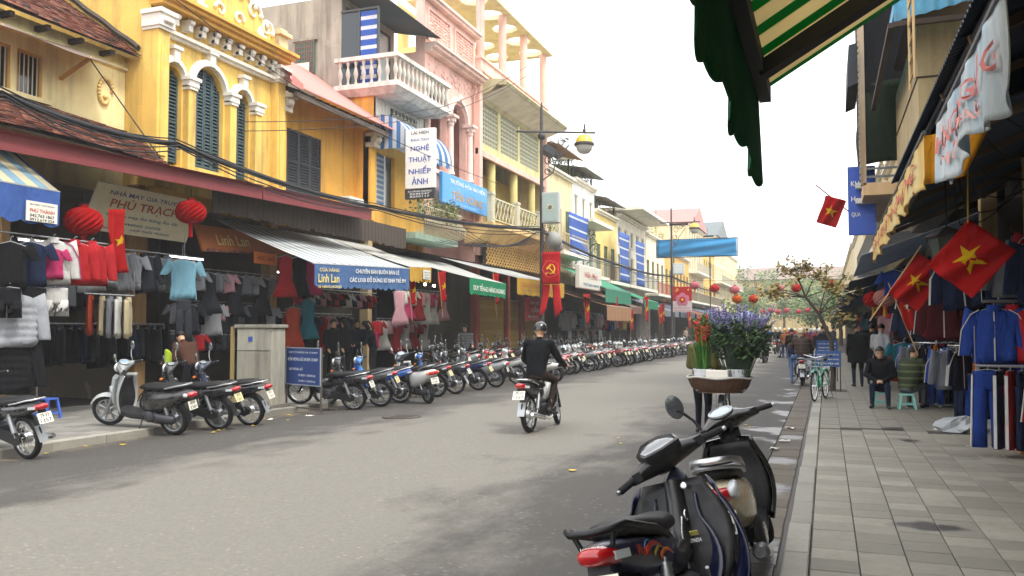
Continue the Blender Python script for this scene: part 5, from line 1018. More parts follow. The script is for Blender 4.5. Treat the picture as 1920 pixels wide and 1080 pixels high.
def plate_at(b, x, z, tilt=.35, mat=None, y=0):
    c = Vector((x, y, z)); b.p('number_plate', G().obox(c, (.006, .19, .14), (0, tilt, 0)), mat or PLATE, 0)
    M = Euler((0, tilt, 0)).to_matrix(); g = G()
    for body, dz, w in ((random.choice(('29-F2', '30-K4', '29-H6', '29-V3')), .034, .12), (random.choice(('4802', '1357', '7219', '3381')), -.032, .15)):
        src = text_mesh(body); a0, b0, c0, d0 = src['bb']; pts = []
        for q in src.vertices: pts.append(c + M @ Vector((-.0045, -((q.co.x - (a0 + b0) / 2) / (b0 - a0)) * w, dz + ((q.co.y - (c0 + d0) / 2) / (d0 - c0)) * .05)))
        g.add(pts, [tuple(p_.vertices) for p_ in src.polygons])
    b.p('plate_digits', g, paint('#26262a', .6), 0, False, 'number_plate')
def underbone(root, steer=0, mirrors=(1, 1), wheels='spoke', sporty=False, plate=None, rack=False, cut_tail=False):
    b = Bike(1.23, .285, .285, steer, (.98, .86)); r = .285
    wheel(b, 0, r, .085, .225, False, wheels, 'rear_wheel', .06); wheel(b, 1.23, r, .075, .225, True, wheels, 'front_wheel', .05)
    for sg in (1, -1):
        b.p('fork_leg', G().tube([(1.23, sg * .075, r), (1.13, sg * .075, .5), (1.02, sg * .07, .74)], [.02, .024, .022], 8), SILV if sporty else FRAME, 60, True)
        b.p('shock_absorber', G().cyl((.02, sg * .13, r + .02), (.16, sg * .12, .6), .014, n=8).lathe([(.028 + .006 * (k % 2), .06 + .014 * k) for k in range(18)], (.02, sg * .13, r + .02), (.14, -sg * .01, .3), 10), SILV, 50)
        b.p('swingarm', G().bar((.45, sg * .09, .33), (0, sg * .1, r), .03, .05), FRAME, 0)
    g = G(); g.loft([[(1.23 + q * math.cos(a), y * w, r + q * math.sin(a)) for (q, y) in ((r + .015, -.05), (r + .03, -.03), (r + .04, 0), (r + .03, .03), (r + .015, .05), (r + .025, 0))] for (a, w) in [(R(200 - 17 * k), .8 + .3 * math.sin(PI * k / 11)) for k in range(12)]]); b.p('front_fender', g, BODY, 60, True)
    g = G(); g.loft([[(q * math.cos(a), y, r + q * math.sin(a)) for (q, y) in ((r + .02, -.06), (r + .045, 0), (r + .02, .06), (r + .03, 0))] for a in [R(80 + 10 * k) for k in range(11)]]); b.p('rear_fender', g, PLAS, 60)
    b.p('mud_flap', G().sheet(lambda u, v: (-.26 - .1 * v, (u - .5) * .12, .48 - .2 * v), 2, 3, .006), SILV if not sporty else PLAS, 60)
    b.p('chain_case', G().prism([(.46, .39), (.46, .27), (.02, .2), (-.07, .25), (-.07, .33), (.02, .37)], lambda x, z: (x, .115, z), lambda x, z: (x, .14, z)), FRAME if not sporty else PLAS, 0)
    g = G(); g.cbox(.43, .72, -.1, .1, .21, .42, .03); g.lathe([(.09, 0), (.095, .03), (.06, .05)], (.52, .1, .3), (0, 1, 0), 16); g.lathe([(.095, 0), (.1, .03), (.05, .055)], (.58, -.1, .3), (0, -1, 0), 16)
    for k in range(7): g.obox((.75 + k * .022, 0, .37 + k * .004), (.012, .14 - .002 * k, .13), (0, -.1, 0))
    g.cyl((.72, 0, .37), (.92, 0, .4), .05, n=10); b.p('engine', g, ENG, 40)
    b.p('exhaust', G().tube([(.82, -.06, .3), (.74, -.12, .19), (.5, -.14, .17), (.3, -.15, .2)], .016, 8).tube([(.32, -.15, .195), (.26, -.155, .21), (-.25, -.17, .3), (-.3, -.17, .31)], [.02, .036, .04, .028], 10), CHROME, 60); b.p('exhaust_guard', G().tube([(.2, -.19, .235), (-.15, -.2, .295)], [.012, .014], 6), SILV, 60)
    b.p('footrest', G().bar((.5, -.28, .26), (.5, .28, .26), .025, .025).cyl((.5, .2, .26), (.5, .3, .265), .02, n=8).cyl((.5, -.2, .26), (.5, -.3, .265), .02, n=8), TYRE, 40); b.p('kick_pedal', G().tube([(.56, -.16, .3), (.5, -.2, .4), (.44, -.22, .47)], .01, 6), SILV, 60)
    b.p('side_stand', G().tube([(.5, .1, .24), (.46, .2, .12), (.42, .27, .015)], .011, 6), FRAME, 60)
    # step-through cover and leg shields
    prof = [(.97, .84, .055, .075), (.93, .72, .06, .07), (.86, .6, .065, .075), (.76, .52, .07, .075), (.64, .49, .07, .075), (.52, .52, .075, .085), (.42, .58, .09, .09)]
    g = G(); rings = []
    for i, (x, z, hw, hh) in enumerate(prof):
        a = prof[max(0, i - 1)]; c = prof[min(len(prof) - 1, i + 1)]; d = Vector((c[0] - a[0], 0, c[1] - a[1])).normalized(); n = Vector((-d.z, 0, d.x))
        rings.append([Vector((x, 0, z)) + Vector((0, 1, 0)) * hw * math.cos(t) + n * hh * math.sin(t) for t in [2 * PI * k / 14 for k in range(14)]])
    g.loft(rings); b.p('frame_cover', g, BODY2, 60)
    def shield(u, v):
        w = .12 + .1 * math.sin(PI * min(1, v * 1.15 + .12)) + .03 * (1 - v); y = (u - .5) * 2 * w; z = .3 + .52 * v; e = abs(2 * u - 1); return (.98 - .26 * (1 - v) ** 1.6 + .05 * v - .13 * e ** 2.2 - .06 * e * (1 - v), y, z - .05 * e * v)
    b.p('leg_shield', G().sheet(shield, 16, 12, .014), BODY, 180)
    g = G(); g.loft([[(1.0 + .07 * k - .03, y * (1 - .25 * k), .62 + z * .2 + .05 * k) for (y, z) in ((-.11, -.9), (-.13, .2), (-.07, 1.1), (0, 1.25), (.07, 1.1), (.13, .2), (.11, -.9), (0, -1.2))] for k in (0, .5, 1)]); b.p('front_cowl', g, BODY, 50)
    for sg in (1, -1): b.p('front_indicator', G().ball((1.03, sg * .1, .78), .045, 8, 6, sc=(.8, 1, .6)), AMB, 60)
    # seat and tail
    st = [(.6, .685, .055, .02), (.56, .7, .085, .04), (.45, .72, .11, .055), (.3, .725, .125, .055), (.15, .755, .13, .055), (0, .785, .12, .05), (-.14, .8, .095, .042), (-.2, .8, .06, .02)]
    b.p('seat', G().loft([sring(x, z, hw, hh, 16, 2.6) for x, z, hw, hh in st]), SEATM, 70)
    st = [(.56, .6, .05, .06), (.45, .6, .095, .09), (.3, .6, .115, .1), (.12, .63, .12, .1), (-.08, .68, .115, .085), (-.22, .715, .095, .065), (-.33, .74, .07, .045), (-.37, .745, .045, .03)]
    b.p('tail_body', G().loft([sring(x, z, hw, hh, 16, 2.8) for x, z, hw, hh in st]), BODY, 70)
    g = G(); g.loft([sring(x, z, hw, hh, 12, 2.6) for x, z, hw, hh in [(-.24, .715, .09, .05), (-.34, .735, .078, .045), (-.395, .745, .06, .035), (-.41, .745, .04, .02)]]); b.p('tail_lamp', g, REDL, 60)
    for sg in (1, -1): b.p('rear_indicator', G().loft([[(-.22 - .05 * k, sg * (.1 - .012 * k), .715 + .006 * k + z) for z in (-.018, .018)] + [(-.22 - .05 * k, sg * (.112 - .014 * k), .715 + .006 * k + z) for z in (.018, -.018)] for k in range(3)]), CLR, 40, False, 'tail_lamp')
    P = [(.12, .135, .73), (-.05, .145, .77), (-.2, .13, .815), (-.29, .09, .83), (-.31, 0, .835), (-.29, -.09, .83), (-.2, -.13, .815), (-.05, -.145, .77), (.12, -.135, .73)]; b.p('grab_rail', G().tube(P, .012 if not sporty else .015, 8), CHROME if not sporty else SILV, 60)
    plate_at(b, -.4, .6, .45, plate)
    b.p('plate_bracket', G().sheet(lambda u, v: (-.33 - .05 * v, (u - .5) * .1, .7 - .14 * v), 2, 2, .008), PLAS, 60)
    # handlebar
    hx, hz = .93, .98
    rings = []
    for (y, lx, lz, cx, cz) in ((-.24, .028, .028, -.05, -.012), (-.17, .045, .04, -.02, -.008), (-.09, .075, .06, .01, 0), (0, .09, .07, .02, .0), (.09, .075, .06, .01, 0), (.17, .045, .04, -.02, -.008), (.24, .028, .028, -.05, -.012)):
        rings.append([(hx + cx + lx * math.cos(t), y, hz + cz + lz * math.sin(t)) for t in [2 * PI * k / 14 for k in range(14)]])
    b.p('handlebar_cover', G().loft(rings), BODY2, 70, True)
    g = G(); g.ball((hx + .085, 0, hz - .01), .085, 14, 8, sc=(.55, 1.15, .85)); b.p('headlight', g, CLR, 60, True)
    g = G(); g.loft([[(hx - .01 + .06 * k[0] * math.cos(t), .085 * k[0] * math.sin(t), hz + .052 + k[1] + .018 * k[0] * math.cos(t)) for t in [2 * PI * i / 16 for i in range(16)]] for k in ((1, 0), (1, .014), (.85, .018), (.8, .012))]); b.p('instrument_panel', g, PLAS, 50, True)
    g = G(); g.loft([[(hx - .01 + .06 * .8 * math.cos(t), .085 * .8 * math.sin(t), hz + .0655 + .018 * .8 * math.cos(t)) for t in [2 * PI * i / 16 for i in range(16)]], [(hx - .01 + .04 * math.cos(t), .06 * math.sin(t), hz + .067 + .014 * math.cos(t)) for t in [2 * PI * i / 16 for i in range(16)]]]); b.p('instrument_glass', g, lens('#8c9698'), 50, True, 'instrument_panel')
    grip_mirror(b, hx, hz, .34, .12, .02, mirrors)
    if rack:
        for k in range(3): b.p('luggage_wire', G().tube([(.78 - .03 * k, -.04 + k * .04, .56), (.74 - .03 * k, -.04 + k * .04, .66), (.7 - .03 * k, -.04 + k * .04, .66), (.66 - .03 * k, -.04 + k * .04, .54)], .005, 5), CHROME, 60)
    b.make(root); return b
def scooter(root, steer=0, mirrors=(1, 1), wheels='alloy', r=.265, plate=None, bulky=False, sw=1.0, ms=1.0):
    W_ = 1.28; b = Bike(W_, r, r, steer, (1.0, .88)); tw = .1
    wheel(b, 0, r, tw, r - .07, False, wheels, 'rear_wheel', .06); wheel(b, W_, r, tw * .9, r - .07, True, wheels, 'front_wheel', .05)
    for sg in (1, -1): b.p('fork_leg', G().tube([(W_, sg * .08, r), (W_ - .08, sg * .08, .45), (W_ - .13, sg * .06, .58)], [.02, .024, .022], 8), SILV, 60, True)
    g = G(); g.loft([[(W_ + q * math.cos(a), y * w, r + q * math.sin(a)) for (q, y) in ((r + .0, -.075), (r + .025, -.06), (r + .04, 0), (r + .025, .06), (r + .0, .075), (r + .022, 0))] for (a, w) in [(R(185 - 16 * k), .8 + .25 * math.sin(PI * k / 10)) for k in range(11)]]); b.p('front_fender', g, BODY, 60, True)
    g = G(); g.loft([[(q * math.cos(a), y, r + q * math.sin(a)) for (q, y) in ((r + .02, -.065), (r + .045, 0), (r + .02, .065), (r + .03, 0))] for a in [R(70 + 11 * k) for k in range(11)]]); b.p('rear_fender', g, PLAS, 60)
    g = G(); g.loft([sring(x, z, hw, hh, 12, 3) for x, z, hw, hh in [(.5, .3, .05, .06), (.4, .29, .07, .09), (.15, .27, .07, .085), (-.06, .27, .06, .07), (-.1, .27, .03, .04)]]); g.v = [(p[0], p[1] + .1, p[2]) for p in g.v]; g.lathe([(.085, 0), (.09, .03), (.05, .05)], (.33, .155, .3), (0, 1, 0), 14); b.p('drive_case', g, ENG, 60)
    b.p('exhaust', G().tube([(.4, -.06, .22), (.3, -.13, .18)], .018, 8).tube([(.32, -.14, .2), (.26, -.15, .22), (-.14, -.17, .29), (-.2, -.17, .3)], [.025, .05, .055, .035], 12), metal('#77787a', .45), 60); b.p('exhaust_guard', G().sheet(lambda u, v: (.22 - .32 * u, -.215 + .015 * (v - .5) ** 2 * 4 - .01 * u, .21 + .07 * u + .07 * (v - .5)), 6, 3, .006), CHROME, 60)
    b.p('shock_absorber', G().cyl((.0, .12, r + .03), (.1, .12, .58), .014, n=8).lathe([(.026 + .006 * (k % 2), .06 + .013 * k) for k in range(14)], (0, .12, r + .03), (.1, 0, .28), 10), SILV, 50)
    b.p('side_stand', G().tube([(.5, .12, .24), (.47, .22, .12), (.43, .28, .015)], .012, 6), FRAME, 60)
    # floorboard and under-tray
    b.p('floorboard', G().loft([sring(x, z, hw, hh, 14, 5) for x, z, hw, hh in [(.34, .3, .1, .05), (.42, .28, .16, .055), (.7, .27, .175, .05), (.92, .3, .17, .05), (1.0, .36, .12, .04)]]), PLAS, 50)
    def shield(u, v):
        w = sw * (.17 + .06 * math.sin(PI * min(1, v * 1.05)) - .03 * v); y = (u - .5) * 2 * w; z = .28 + .62 * v; e = abs(2 * u - 1); return (1.06 - .02 * (1 - v) - .08 * v + .03 * math.sin(PI * v) - .16 * e ** 2.4, y, z)
    b.p('leg_shield', G().sheet(shield, 16, 12, .016), BODY, 180)
    def inner(u, v):
        w = sw * (.14 + .05 * math.sin(PI * min(1, v * 1.05)) - .02 * v); y = (u - .5) * 2 * w; z = .3 + .56 * v; e = abs(2 * u - 1); return (.99 - .06 * v - .05 * e ** 2 - .02 * math.sin(PI * v * 2), y, z)
    b.p('inner_shield', G().sheet(inner, 12, 10, .02), PLAS, 180)
    g = G(); g.loft([[(1.07 + .085 * k - .03, y * (1 - .3 * k), .64 + z * .19 + .02 * k) for (y, z) in ((-.13, -1.2), (-.16, .0), (-.1, .9), (0, 1.15), (.1, .9), (.16, 0), (.13, -1.2), (0, -1.5))] for k in (0, .5, 1)]); b.p('front_cowl', g, BODY, 50)
    for sg in (1, -1): b.p('front_indicator', G().obox((1.1, sg * .11, .66), (.06, .06, .09), (0, .2, -sg * .5)), CLR, 40)
    k_ = 1.18 if bulky else 1.0
    st = [(.6, .72, .07, .025), (.54, .735, .11, .045), (.4, .755, .135, .055), (.2, .765, .145, .055), (0, .79, .14, .055), (-.16, .81, .11, .045), (-.22, .81, .06, .02)]
    b.p('seat', G().loft([sring(x, z, hw, hh, 16, 2.6) for x, z, hw, hh in st]), SEATM, 70)
    st = [(.56, .5, .07, .18), (.48, .5, .13, .2), (.3, .53, .165, .2), (.1, .57, .175, .175), (-.1, .62, .165, .14), (-.24, .665, .13, .1), (-.33, .69, .09, .07), (-.37, .7, .05, .04)]
    b.p('tail_body', G().loft([sring(x, z, hw * k_, hh, 16, 2.7) for x, z, hw, hh in st]), TAILM, 70)
    g = G(); g.loft([sring(x, z, hw, hh, 12, 2.8) for x, z, hw, hh in [(-.24, .68, .125 * k_, .05), (-.34, .695, .1 * k_, .05), (-.395, .7, .07 * k_, .04), (-.41, .7, .04, .02)]]); b.p('tail_lamp', g, REDL, 60)
    for sg in (1, -1): b.p('rear_indicator', G().ball((-.3, sg * .11 * k_, .69), .045, 8, 6, sc=(1, .6, .8)), AMB if bulky else CLR, 60, False, 'tail_lamp')
    P = [(.05, .15, .77), (-.12, .15, .82), (-.25, .11, .85), (-.3, .05, .86), (-.3, -.05, .86), (-.25, -.11, .85), (-.12, -.15, .82), (.05, -.15, .77)]; b.p('grab_rail', G().tube(P, .015, 8), SILV, 60)
    plate_at(b, -.36, .53, .3, plate); b.p('plate_bracket', G().sheet(lambda u, v: (-.3 - .04 * v, (u - .5) * .14, .64 - .2 * v), 2, 2, .008), PLAS, 60)
    hx, hz = .95, 1.02; rings = []
    for (y, lx, lz, cx, cz) in ((-.25, .03, .03, -.07, -.015), (-.17, .05, .045, -.03, -.008), (-.09, .085, .075, .01, 0), (0, .1, .09, .02, .0), (.09, .085, .075, .01, 0), (.17, .05, .045, -.03, -.008), (.25, .03, .03, -.07, -.015)):
        rings.append([(hx + cx + lx * math.cos(t), y, hz + cz + lz * math.sin(t)) for t in [2 * PI * k / 14 for k in range(14)]])
    b.p('handlebar_cover', G().loft(rings), BODY2, 70, True)
    b.p('steering_neck', G().loft([sring(.96, .8, .07, .01, 12), sring(.95, .9, .08, .01, 12), sring(.95, .98, .09, .01, 12)]), PLAS, 60, True)
    b.p('headlight', G().ball((hx + .1, 0, hz - .01), .09, 14, 8, sc=(.5, 1.2, .8)), CLR, 60, True)
    g = G(); el = lambda k, dz: [(hx - .015 + .07 * k * math.cos(t), .095 * k * math.sin(t), hz + .07 + dz + .025 * k * math.cos(t)) for t in [2 * PI * i / 18 for i in range(18)]]
    b.p('instrument_panel', G().loft([el(1.05, 0), el(1.05, .014), el(.84, .02), el(.8, .012)]), SILV, 50, True); b.p('instrument_glass', G().loft([el(.82, .0135), el(.5, .015)]), lens('#8fa6b4'), 50, True, 'instrument_panel')
    grip_mirror(b, hx, hz, .35, .13, .02, mirrors, True, ms); b.make(root); return b
def remap_for(c1, c2=None, c3=None): return {BODY: gloss(c1, .2, .7, .3), BODY2: gloss(c2 or '#2c2e33', .3, .4, .35), TAILM: gloss(c3 or c1, .21, .7, .3)}
def recolour(o, mp):
    for c in kids(o):
        for i, sl_ in enumerate(c.material_slots):
            m0 = c.data.materials[i]
            if m0 in mp: m = mp[m0]; sl_.link = 'OBJECT'; sl_.material = m
        recolour(c, mp)
def place(o, x, y, head, lean=8, z=0, pitch=0):
    o.location = (x, y, z); o.rotation_euler = (R(-lean), R(-pitch), R(head)); return o
# --- prototypes
PU = thing('motorbike', 'x', 'motorbike'); underbone(PU, 14); PUs = thing('motorbike', 'x', 'motorbike'); underbone(PUs, 22, wheels='alloy', sporty=True, plate=PLATEY); PS = thing('motor_scooter', 'x', 'scooter'); scooter(PS, 20); PSb = thing('motor_scooter', 'x', 'scooter'); scooter(PSb, 25, r=.23, bulky=True)
USED = set()
def bike(proto, label, x, y, head, c1, c2=None, lean=8, z=None, group='motorbikes parked along the left kerb', c3=None):
    if proto.name in USED: o = copy_tree(proto)
    else: o = proto; USED.add(proto.name)
    recolour(o, remap_for(c1, c2, c3)); up = x < -9.15 and x > -10; place(o, x, y, head, lean, (.02 if up else crown(x)) if z is None else z, 4.6 if up else 0); return tag(o, label, 'scooter' if proto in (PS, PSb) else 'motorbike', group)
bike(PU, 'black motorbike cut off by the left edge of the picture beside the kerb', -9.75, 8.3, 174, '#1c1d21')
bike(PS, 'silver and black scooter with tall front parked nearest the clothes shop', -9.75, 10.95, 183, '#b4b8b6', '#8d9190', c3='#1d1e20')
bike(PUs, 'black motorbike with yellow plate between the silver scooter and the grey cabinet', -9.55, 11.75, 184, '#2a2b2f')
bike(PU, 'black motorbike with navy handlebar cover closest to the grey cabinet', -9.45, 12.45, 186, '#1d1e24', '#23304a')
bike(PU, 'old black motorbike just behind the blue notice board', -9.2, 15.5, 186, '#26272a', '#26272a')
bike(PUs, 'grey motorbike second behind the notice board', -8.95, 16.2, 188, '#5a5d60')
bike(PU, 'blue and black motorbike just left of the white scooter', -9.0, 17.2, 190, '#2b62b4', '#3f86d0')
bike(PSb, 'white scooter with red tail lamp standing askew at the kerb', -8.25, 17.1, 148, '#e6e6e2', '#202836')
bike(PUs, 'dark motorbike with silver plate right after the white scooter', -8.95, 19.0, 182, '#23252a')
bike(PU, 'charcoal motorbike with blue side panels beside the folding gate shop', -8.9, 20.0, 184, '#2a2b30', '#2c62ae')
bike(PUs, 'dark blue motorbike in front of the folding gates', -8.85, 21.4, 180, '#20305e')
bike(PS, 'silver scooter half behind the passing rider', -8.8, 22.6, 186, '#8d9092')
bike(PU, 'white and red motorbike just past the passing rider', -8.75, 24.2, 182, '#d8d8d4', '#b02a2a')
bike(PSb, 'grey scooter standing askew in the road past the passing rider', -7.9, 25.6, 158, '#8b8f90', '#707476')
fc = ('#d9d9d5', '#26272b', '#b93030', '#2a2b30', '#8d9092', '#27303f', '#dcdcd8', '#1f2024', '#8d9092', '#35363a')
fn = {'#d9d9d5': 'white', '#26272b': 'black', '#b93030': 'red', '#2a2b30': 'charcoal', '#8d9092': 'silver', '#27303f': 'navy', '#dcdcd8': 'pale', '#1f2024': 'jet black', '#a02c30': 'dark red', '#35363a': 'grey'}
for k in range(44):
    y = 26.4 + k * .66 + .004 * k * k + rnd(-.16, .16); c = fc[(k * 7 + k // 3) % 10]; pr_ = (PU, PUs, PS, PU, PUs)[k % 5]
    bike(pr_, '%s %s, %s along the long row past the lamp post' % (fn[c], 'scooter' if pr_ is PS else 'motorbike', ORD(k + 1)), -8.75 + rnd(-.25, .25) + .002 * k, y, 180 + rnd(-14, 14), c, random.choice((None, '#d0d0cc', c)), 8 + rnd(-3, 5), None, 'motorbikes in the long row past the lamp post')
for k in range(26):   # second rank behind the first
    y = 25.5 + k * .95; c = fc[(k * 3 + 1) % 10]
    bike((PU, PS, PUs)[k % 3], '%s %s, %s along the rank close to the shops' % (fn[c], 'scooter' if k % 3 == 1 else 'motorbike', ORD(k + 1)), -11.3 + rnd(-.15, .15), y, 180 + rnd(-9, 9), c, None, 8, PZ, 'motorbikes in the second rank by the shops')
# --- the two in the foreground
NAVY = gloss('#0b1232', .3, .4, .12); NBLK = gloss('#0b0c0e', .35, .3, .12)
def onside(root, body, w, h, c, u, v, m, par=None): return lettering(body, w, h, c, u, v, m, par or root)
HW = thing('motorbike', 'dark blue motorbike in the foreground with black seat and handlebar turned left', 'motorbike'); underbone(HW, 38, (0, 0), wheels='alloy', sporty=True)
recolour(HW, {BODY: NAVY, BODY2: NBLK, CHROME: FRAME}); place(HW, -.70, 3.84, 84, 15, .035)
def part(root, name):
    return [c for c in kids(root) if c.name.split('.')[0] == name][0]
for c in list(kids(HW)):
    if c.name.startswith('grab_rail'): bpy.data.objects.remove(c)
KIDS[HW.name] = [c for c in HW.children]
P = [(.2, .15, .69), (.05, .155, .755), (-.12, .15, .80), (-.27, .135, .845), (-.345, .09, .84), (-.36, .0, .835), (-.345, -.09, .84), (-.27, -.135, .845), (-.12, -.15, .80), (.05, -.155, .755), (.2, -.15, .69)]
G().tube(P, .017, 10).build('grab_rail', paint('#0f0f10', .45, .1), HW, smooth=70)
G().tube([(-.3, .1, .84), (-.3, .07, .76)], .013, 8).build('rail_stay', paint('#0f0f10', .45, .1), HW, smooth=70); G().tube([(-.3, -.1, .84), (-.3, -.07, .76)], .013, 8).build('rail_stay', paint('#0f0f10', .45, .1), HW, smooth=70)
lettering('HONDA', .09, .016, (-.375, .0, .776), (0, -1, 0), (.55, 0, 1), WHT, HW)
# flame decals along the tail, seen from behind on its right side
for (cx, cz, l, h, c) in ((.05, .66, .22, .035, '#d8482a'), (.2, .6, .18, .03, '#e0702a'), (.12, .63, .16, .02, '#c9a832'), (-.02, .69, .1, .012, '#4b8fd0')):
    for sg in (1, -1):
        g = G(); g.sheet(lambda u, v: (cx - l / 2 + l * u, sg * (.122 + .002 - .012 * max(0, -(cx - l / 2 + l * u) * 2) + .0), cz + h * (v - .5) * (1 - u * .8) + .03 * math.sin(u * 3) - .08 * (u - .5) * l * 2), 8, 2, .003); g.build('decal', paint(c, .3), HW, smooth=180)
for sg in (1, -1): lettering('Wave', .15, .05, (-.08, sg * .1185, .69), (-sg * 1, 0, .22 * sg), (.1, 0, 1), paint('#e04a30', .35), HW); lettering('DX', .06, .04, (-.02 + .1, sg * .1245, .665), (-sg * 1, 0, .22 * sg), (.1, 0, 1), paint('#5ab0d8', .35), HW)
# rider-side inner leg shield with hook, keyhole, stickers and a wire guard
g = G()
def inner(u, v):
    w = .17 + .13 * math.sin(PI * min(1, v * .95 + .08)); y = (u - .5) * 2 * w; z = .3 + .55 * v; e = abs(2 * u - 1); return (.915 - .23 * (1 - v) ** 1.5 + .045 * v - .03 * e, y, z)
g.sheet(inner, 12, 12, .016); g.build('inner_shield', gloss('#07080b', .5, .1, .05), HW, smooth=180)
for sg in (1, -1):
    g = G(); g.sheet(lambda u, v: (.95 - .26 * (1 - v) ** 1.4 - .1 * u ** 1.3 * (.55 + .45 * math.sin(PI * v)), sg * (.19 + .12 * math.sin(PI * min(1, v + .05)) + .05 * math.sin(PI * u * .55)), .25 + .6 * v - .07 * u), 8, 12, .012); g.build('leg_wing', NAVY, HW, smooth=180)
hx, hz = .93, .98; M_ = Matrix.Translation(Vector((.98, 0, .86))) @ Matrix.Rotation(R(38), 4, Vector((-math.sin(R(27)), 0, math.cos(R(27))))) @ Matrix.Translation(-Vector((.98, 0, .86)))
tz = lambda k, dz, dx=0: [M_ @ Vector((hx + dx + x * k, y * k, hz + .06 + dz + x * .35)) for x, y in ((.09, -.06), (.1, 0), (.09, .06), (.02, .115), (-.06, .1), (-.075, 0), (-.06, -.1), (.02, -.115))]
G().loft([tz(.9, -.06), tz(1.1, -.01), tz(1.12, .02), tz(1.0, .03), tz(.94, .012)]).build('dial_housing', NBLK, HW, smooth=40); G().loft([tz(.95, .014), tz(.5, .016)]).build('dial_glass', lens('#3b4042'), HW, smooth=40)
G().lathe([(.016, 0), (.018, .004), (.012, .006)], (.9, -.07, .82), (-1, 0, .3), 12).build('keyhole', CHROME, HW)
G().tube([(.84, -.06, .7), (.82, -.06, .69), (.815, -.06, .665), (.83, -.06, .645), (.845, -.06, .65)], .005, 6).build('luggage_hook', CHROME, HW, smooth=60)
G().obox((.83, .03, .66), (.004, .055, .03), (.1, -.3, 0)).build('sticker', paint('#d8d5c4', .6), HW); G().obox((.8, -.09, .58), (.004, .045, .028), (0, -.5, 0)).build('sticker', paint('#c9bd6a', .6), HW)
lettering('HONDA', .075, .022, (.782, -.09, .545), (0, -1, 0), (.5, 0, 1), metal('#a9a9a9', .3), HW)
for (yy, top) in ((.0, .56), (.035, .58), (.07, .56)): G().tube([(.62, yy, .43), (.625, yy, top - .03), (.63, yy + .006, top), (.64, yy + .02, top), (.645, yy + .024, top - .03), (.64, yy + .024, .43)], .004, 6).build('wire_guard', CHROME, HW, smooth=60)
G().tube([(.72, -.04, .42), (.74, -.045, .6), (.76, -.06, .68)], .005, 6).build('wire_guard', CHROME, HW, smooth=60)
PG = thing('motor_scooter', 'black and cream scooter parked ahead of the foreground motorbike, round chrome dial', 'scooter'); scooter(PG, 30, (1, 0), r=.26, sw=1.22, ms=1.3)
CRM_P = gloss('#cdbf9f', .2, .8, .15); recolour(PG, {BODY: gloss('#0c0c0e', .12, .9, .1), BODY2: gloss('#0d0d0f', .2, .6, .12), TAILM: CRM_P}); place(PG, -.52, 5.72, 91, 11, 0)
P = [(.08, .16, .80), (-.1, .165, .86), (-.28, .13, .90), (-.36, .0, .905), (-.28, -.13, .90), (-.1, -.165, .86), (.08, -.16, .80)]
g = G(); g.loft([[Vector(p) + Vector((0, 0, dz)) * 1 + Vector(p).normalized().cross(Vector((0, 0, 1))) * 0 + Vector((-.02 * sx, 0, 0)) for (sx, dz) in ((0, -.02), (1, 0), (0, .02), (-1, 0))] for p in P]); g.build('luggage_rail', metal('#c9ccce', .3), PG, smooth=60)
G().loft([sring(x, z, hw, hh, 14, 3) for x, z, hw, hh in [(.02, .835, .08, .015), (-.1, .865, .12, .022), (-.25, .895, .11, .022), (-.33, .9, .05, .012)]]).build('rear_rack_pad', paint('#101012', .4), PG, smooth=60)
lettering('PIAGGIO', .1, .018, (-.36, .0, .905), (0, -1, 0), (.3, 0, 1), WHT, PG)
for sg in (1, -1): G().loft([sring(x, z, hw, hh, 12, 2.6) for x, z, hw, hh in [(-.22, .72, .03, .045), (-.3, .72, .035, .05), (-.36, .715, .03, .04), (-.385, .71, .015, .02)]]).build('rear_lens', CLR, PG, (0, sg * .1, 0), smooth=60)
# engine side, fan cover and chrome centre ring on the kerb side
G().lathe([(.12, 0), (.125, .03), (.1, .05), (.06, .06)], (.2, -.13, .33), (0, -1, 0), 18).build('fan_cover', PLAS, PG, smooth=40); G().lathe([(.07, .05), (.075, .064), (.05, .07)], (.2, -.13, .33), (0, -1, 0), 16).build('fan_ring', CHROME, PG, smooth=40)
# ================================================================== shop awnings, signs, clothes
_th, _ph = R(20.22), R(2.755)
_fw = Vector((-math.sin(_th) * math.cos(_ph), math.cos(_th) * math.cos(_ph), math.sin(_ph))); _rt = Vector((math.cos(_th), math.sin(_th), 0)); _up = _rt.cross(_fw)
def onx(px, py, x):
    "point of the street plane X = x that the photograph shows at a pixel"
    d = _fw + _rt * ((px - 960) / 1600) - _up * ((py - 540) / 1600); return Vector((0, 0, 1.7)) + d * (x / d.x)
CREAM = '#efe6c8'
# --- left awnings, near to far
a0 = awning_simple('striped_awning', 'blue and cream striped awning at the left edge with a blue valance', 7.4, 10.6, stripes('#9cc0d4', '#efe3bd', 1, .42, .5, dirt=.15), -11.9, -13.7, 3.97, 5.25, .55, cloth('#4f72bc', .25))
g = G(); g.sheet(lambda u, v: (-11.9 - 1.8 * u, 10.6, 3.97 + 1.28 * u - .55 * v * (1 - u * .2)), 10, 6, .008); wb(g, 'side_curtain', cloth('#3a5aa2', .25), a0, 180)
c = thing('shop_plate', 'small white plate with red and black print on the blue valance', 'sign', (-11.86, 10.23, 3.4)); wb(G().box(-11.86, -11.845, 9.94, 10.52, 3.42, 3.74), 'plate', paint('#e4e0d2', .6), c)
for t, z, h, tc in (('PHÚ THÀNH', 3.6, .075, '#b8312c'), ('042.763.1867', 3.515, .05, '#2a2d33'), ('0912.619.324', 3.45, .045, '#2a2d33'), ('MAY MẶC THỜI TRANG', 3.69, .035, '#33405c')): lettering(t, .46, h, (.02, .0, z - 3.4), (0, 1, 0), (0, 0, 1), paint(tc, .7), c)
lettering('282520', .5, .1, (.05, -8.9 + 8.9, -.36), (0, 1, 0), (0, 0, 1), paint('#c9cfd6', .7), a0)
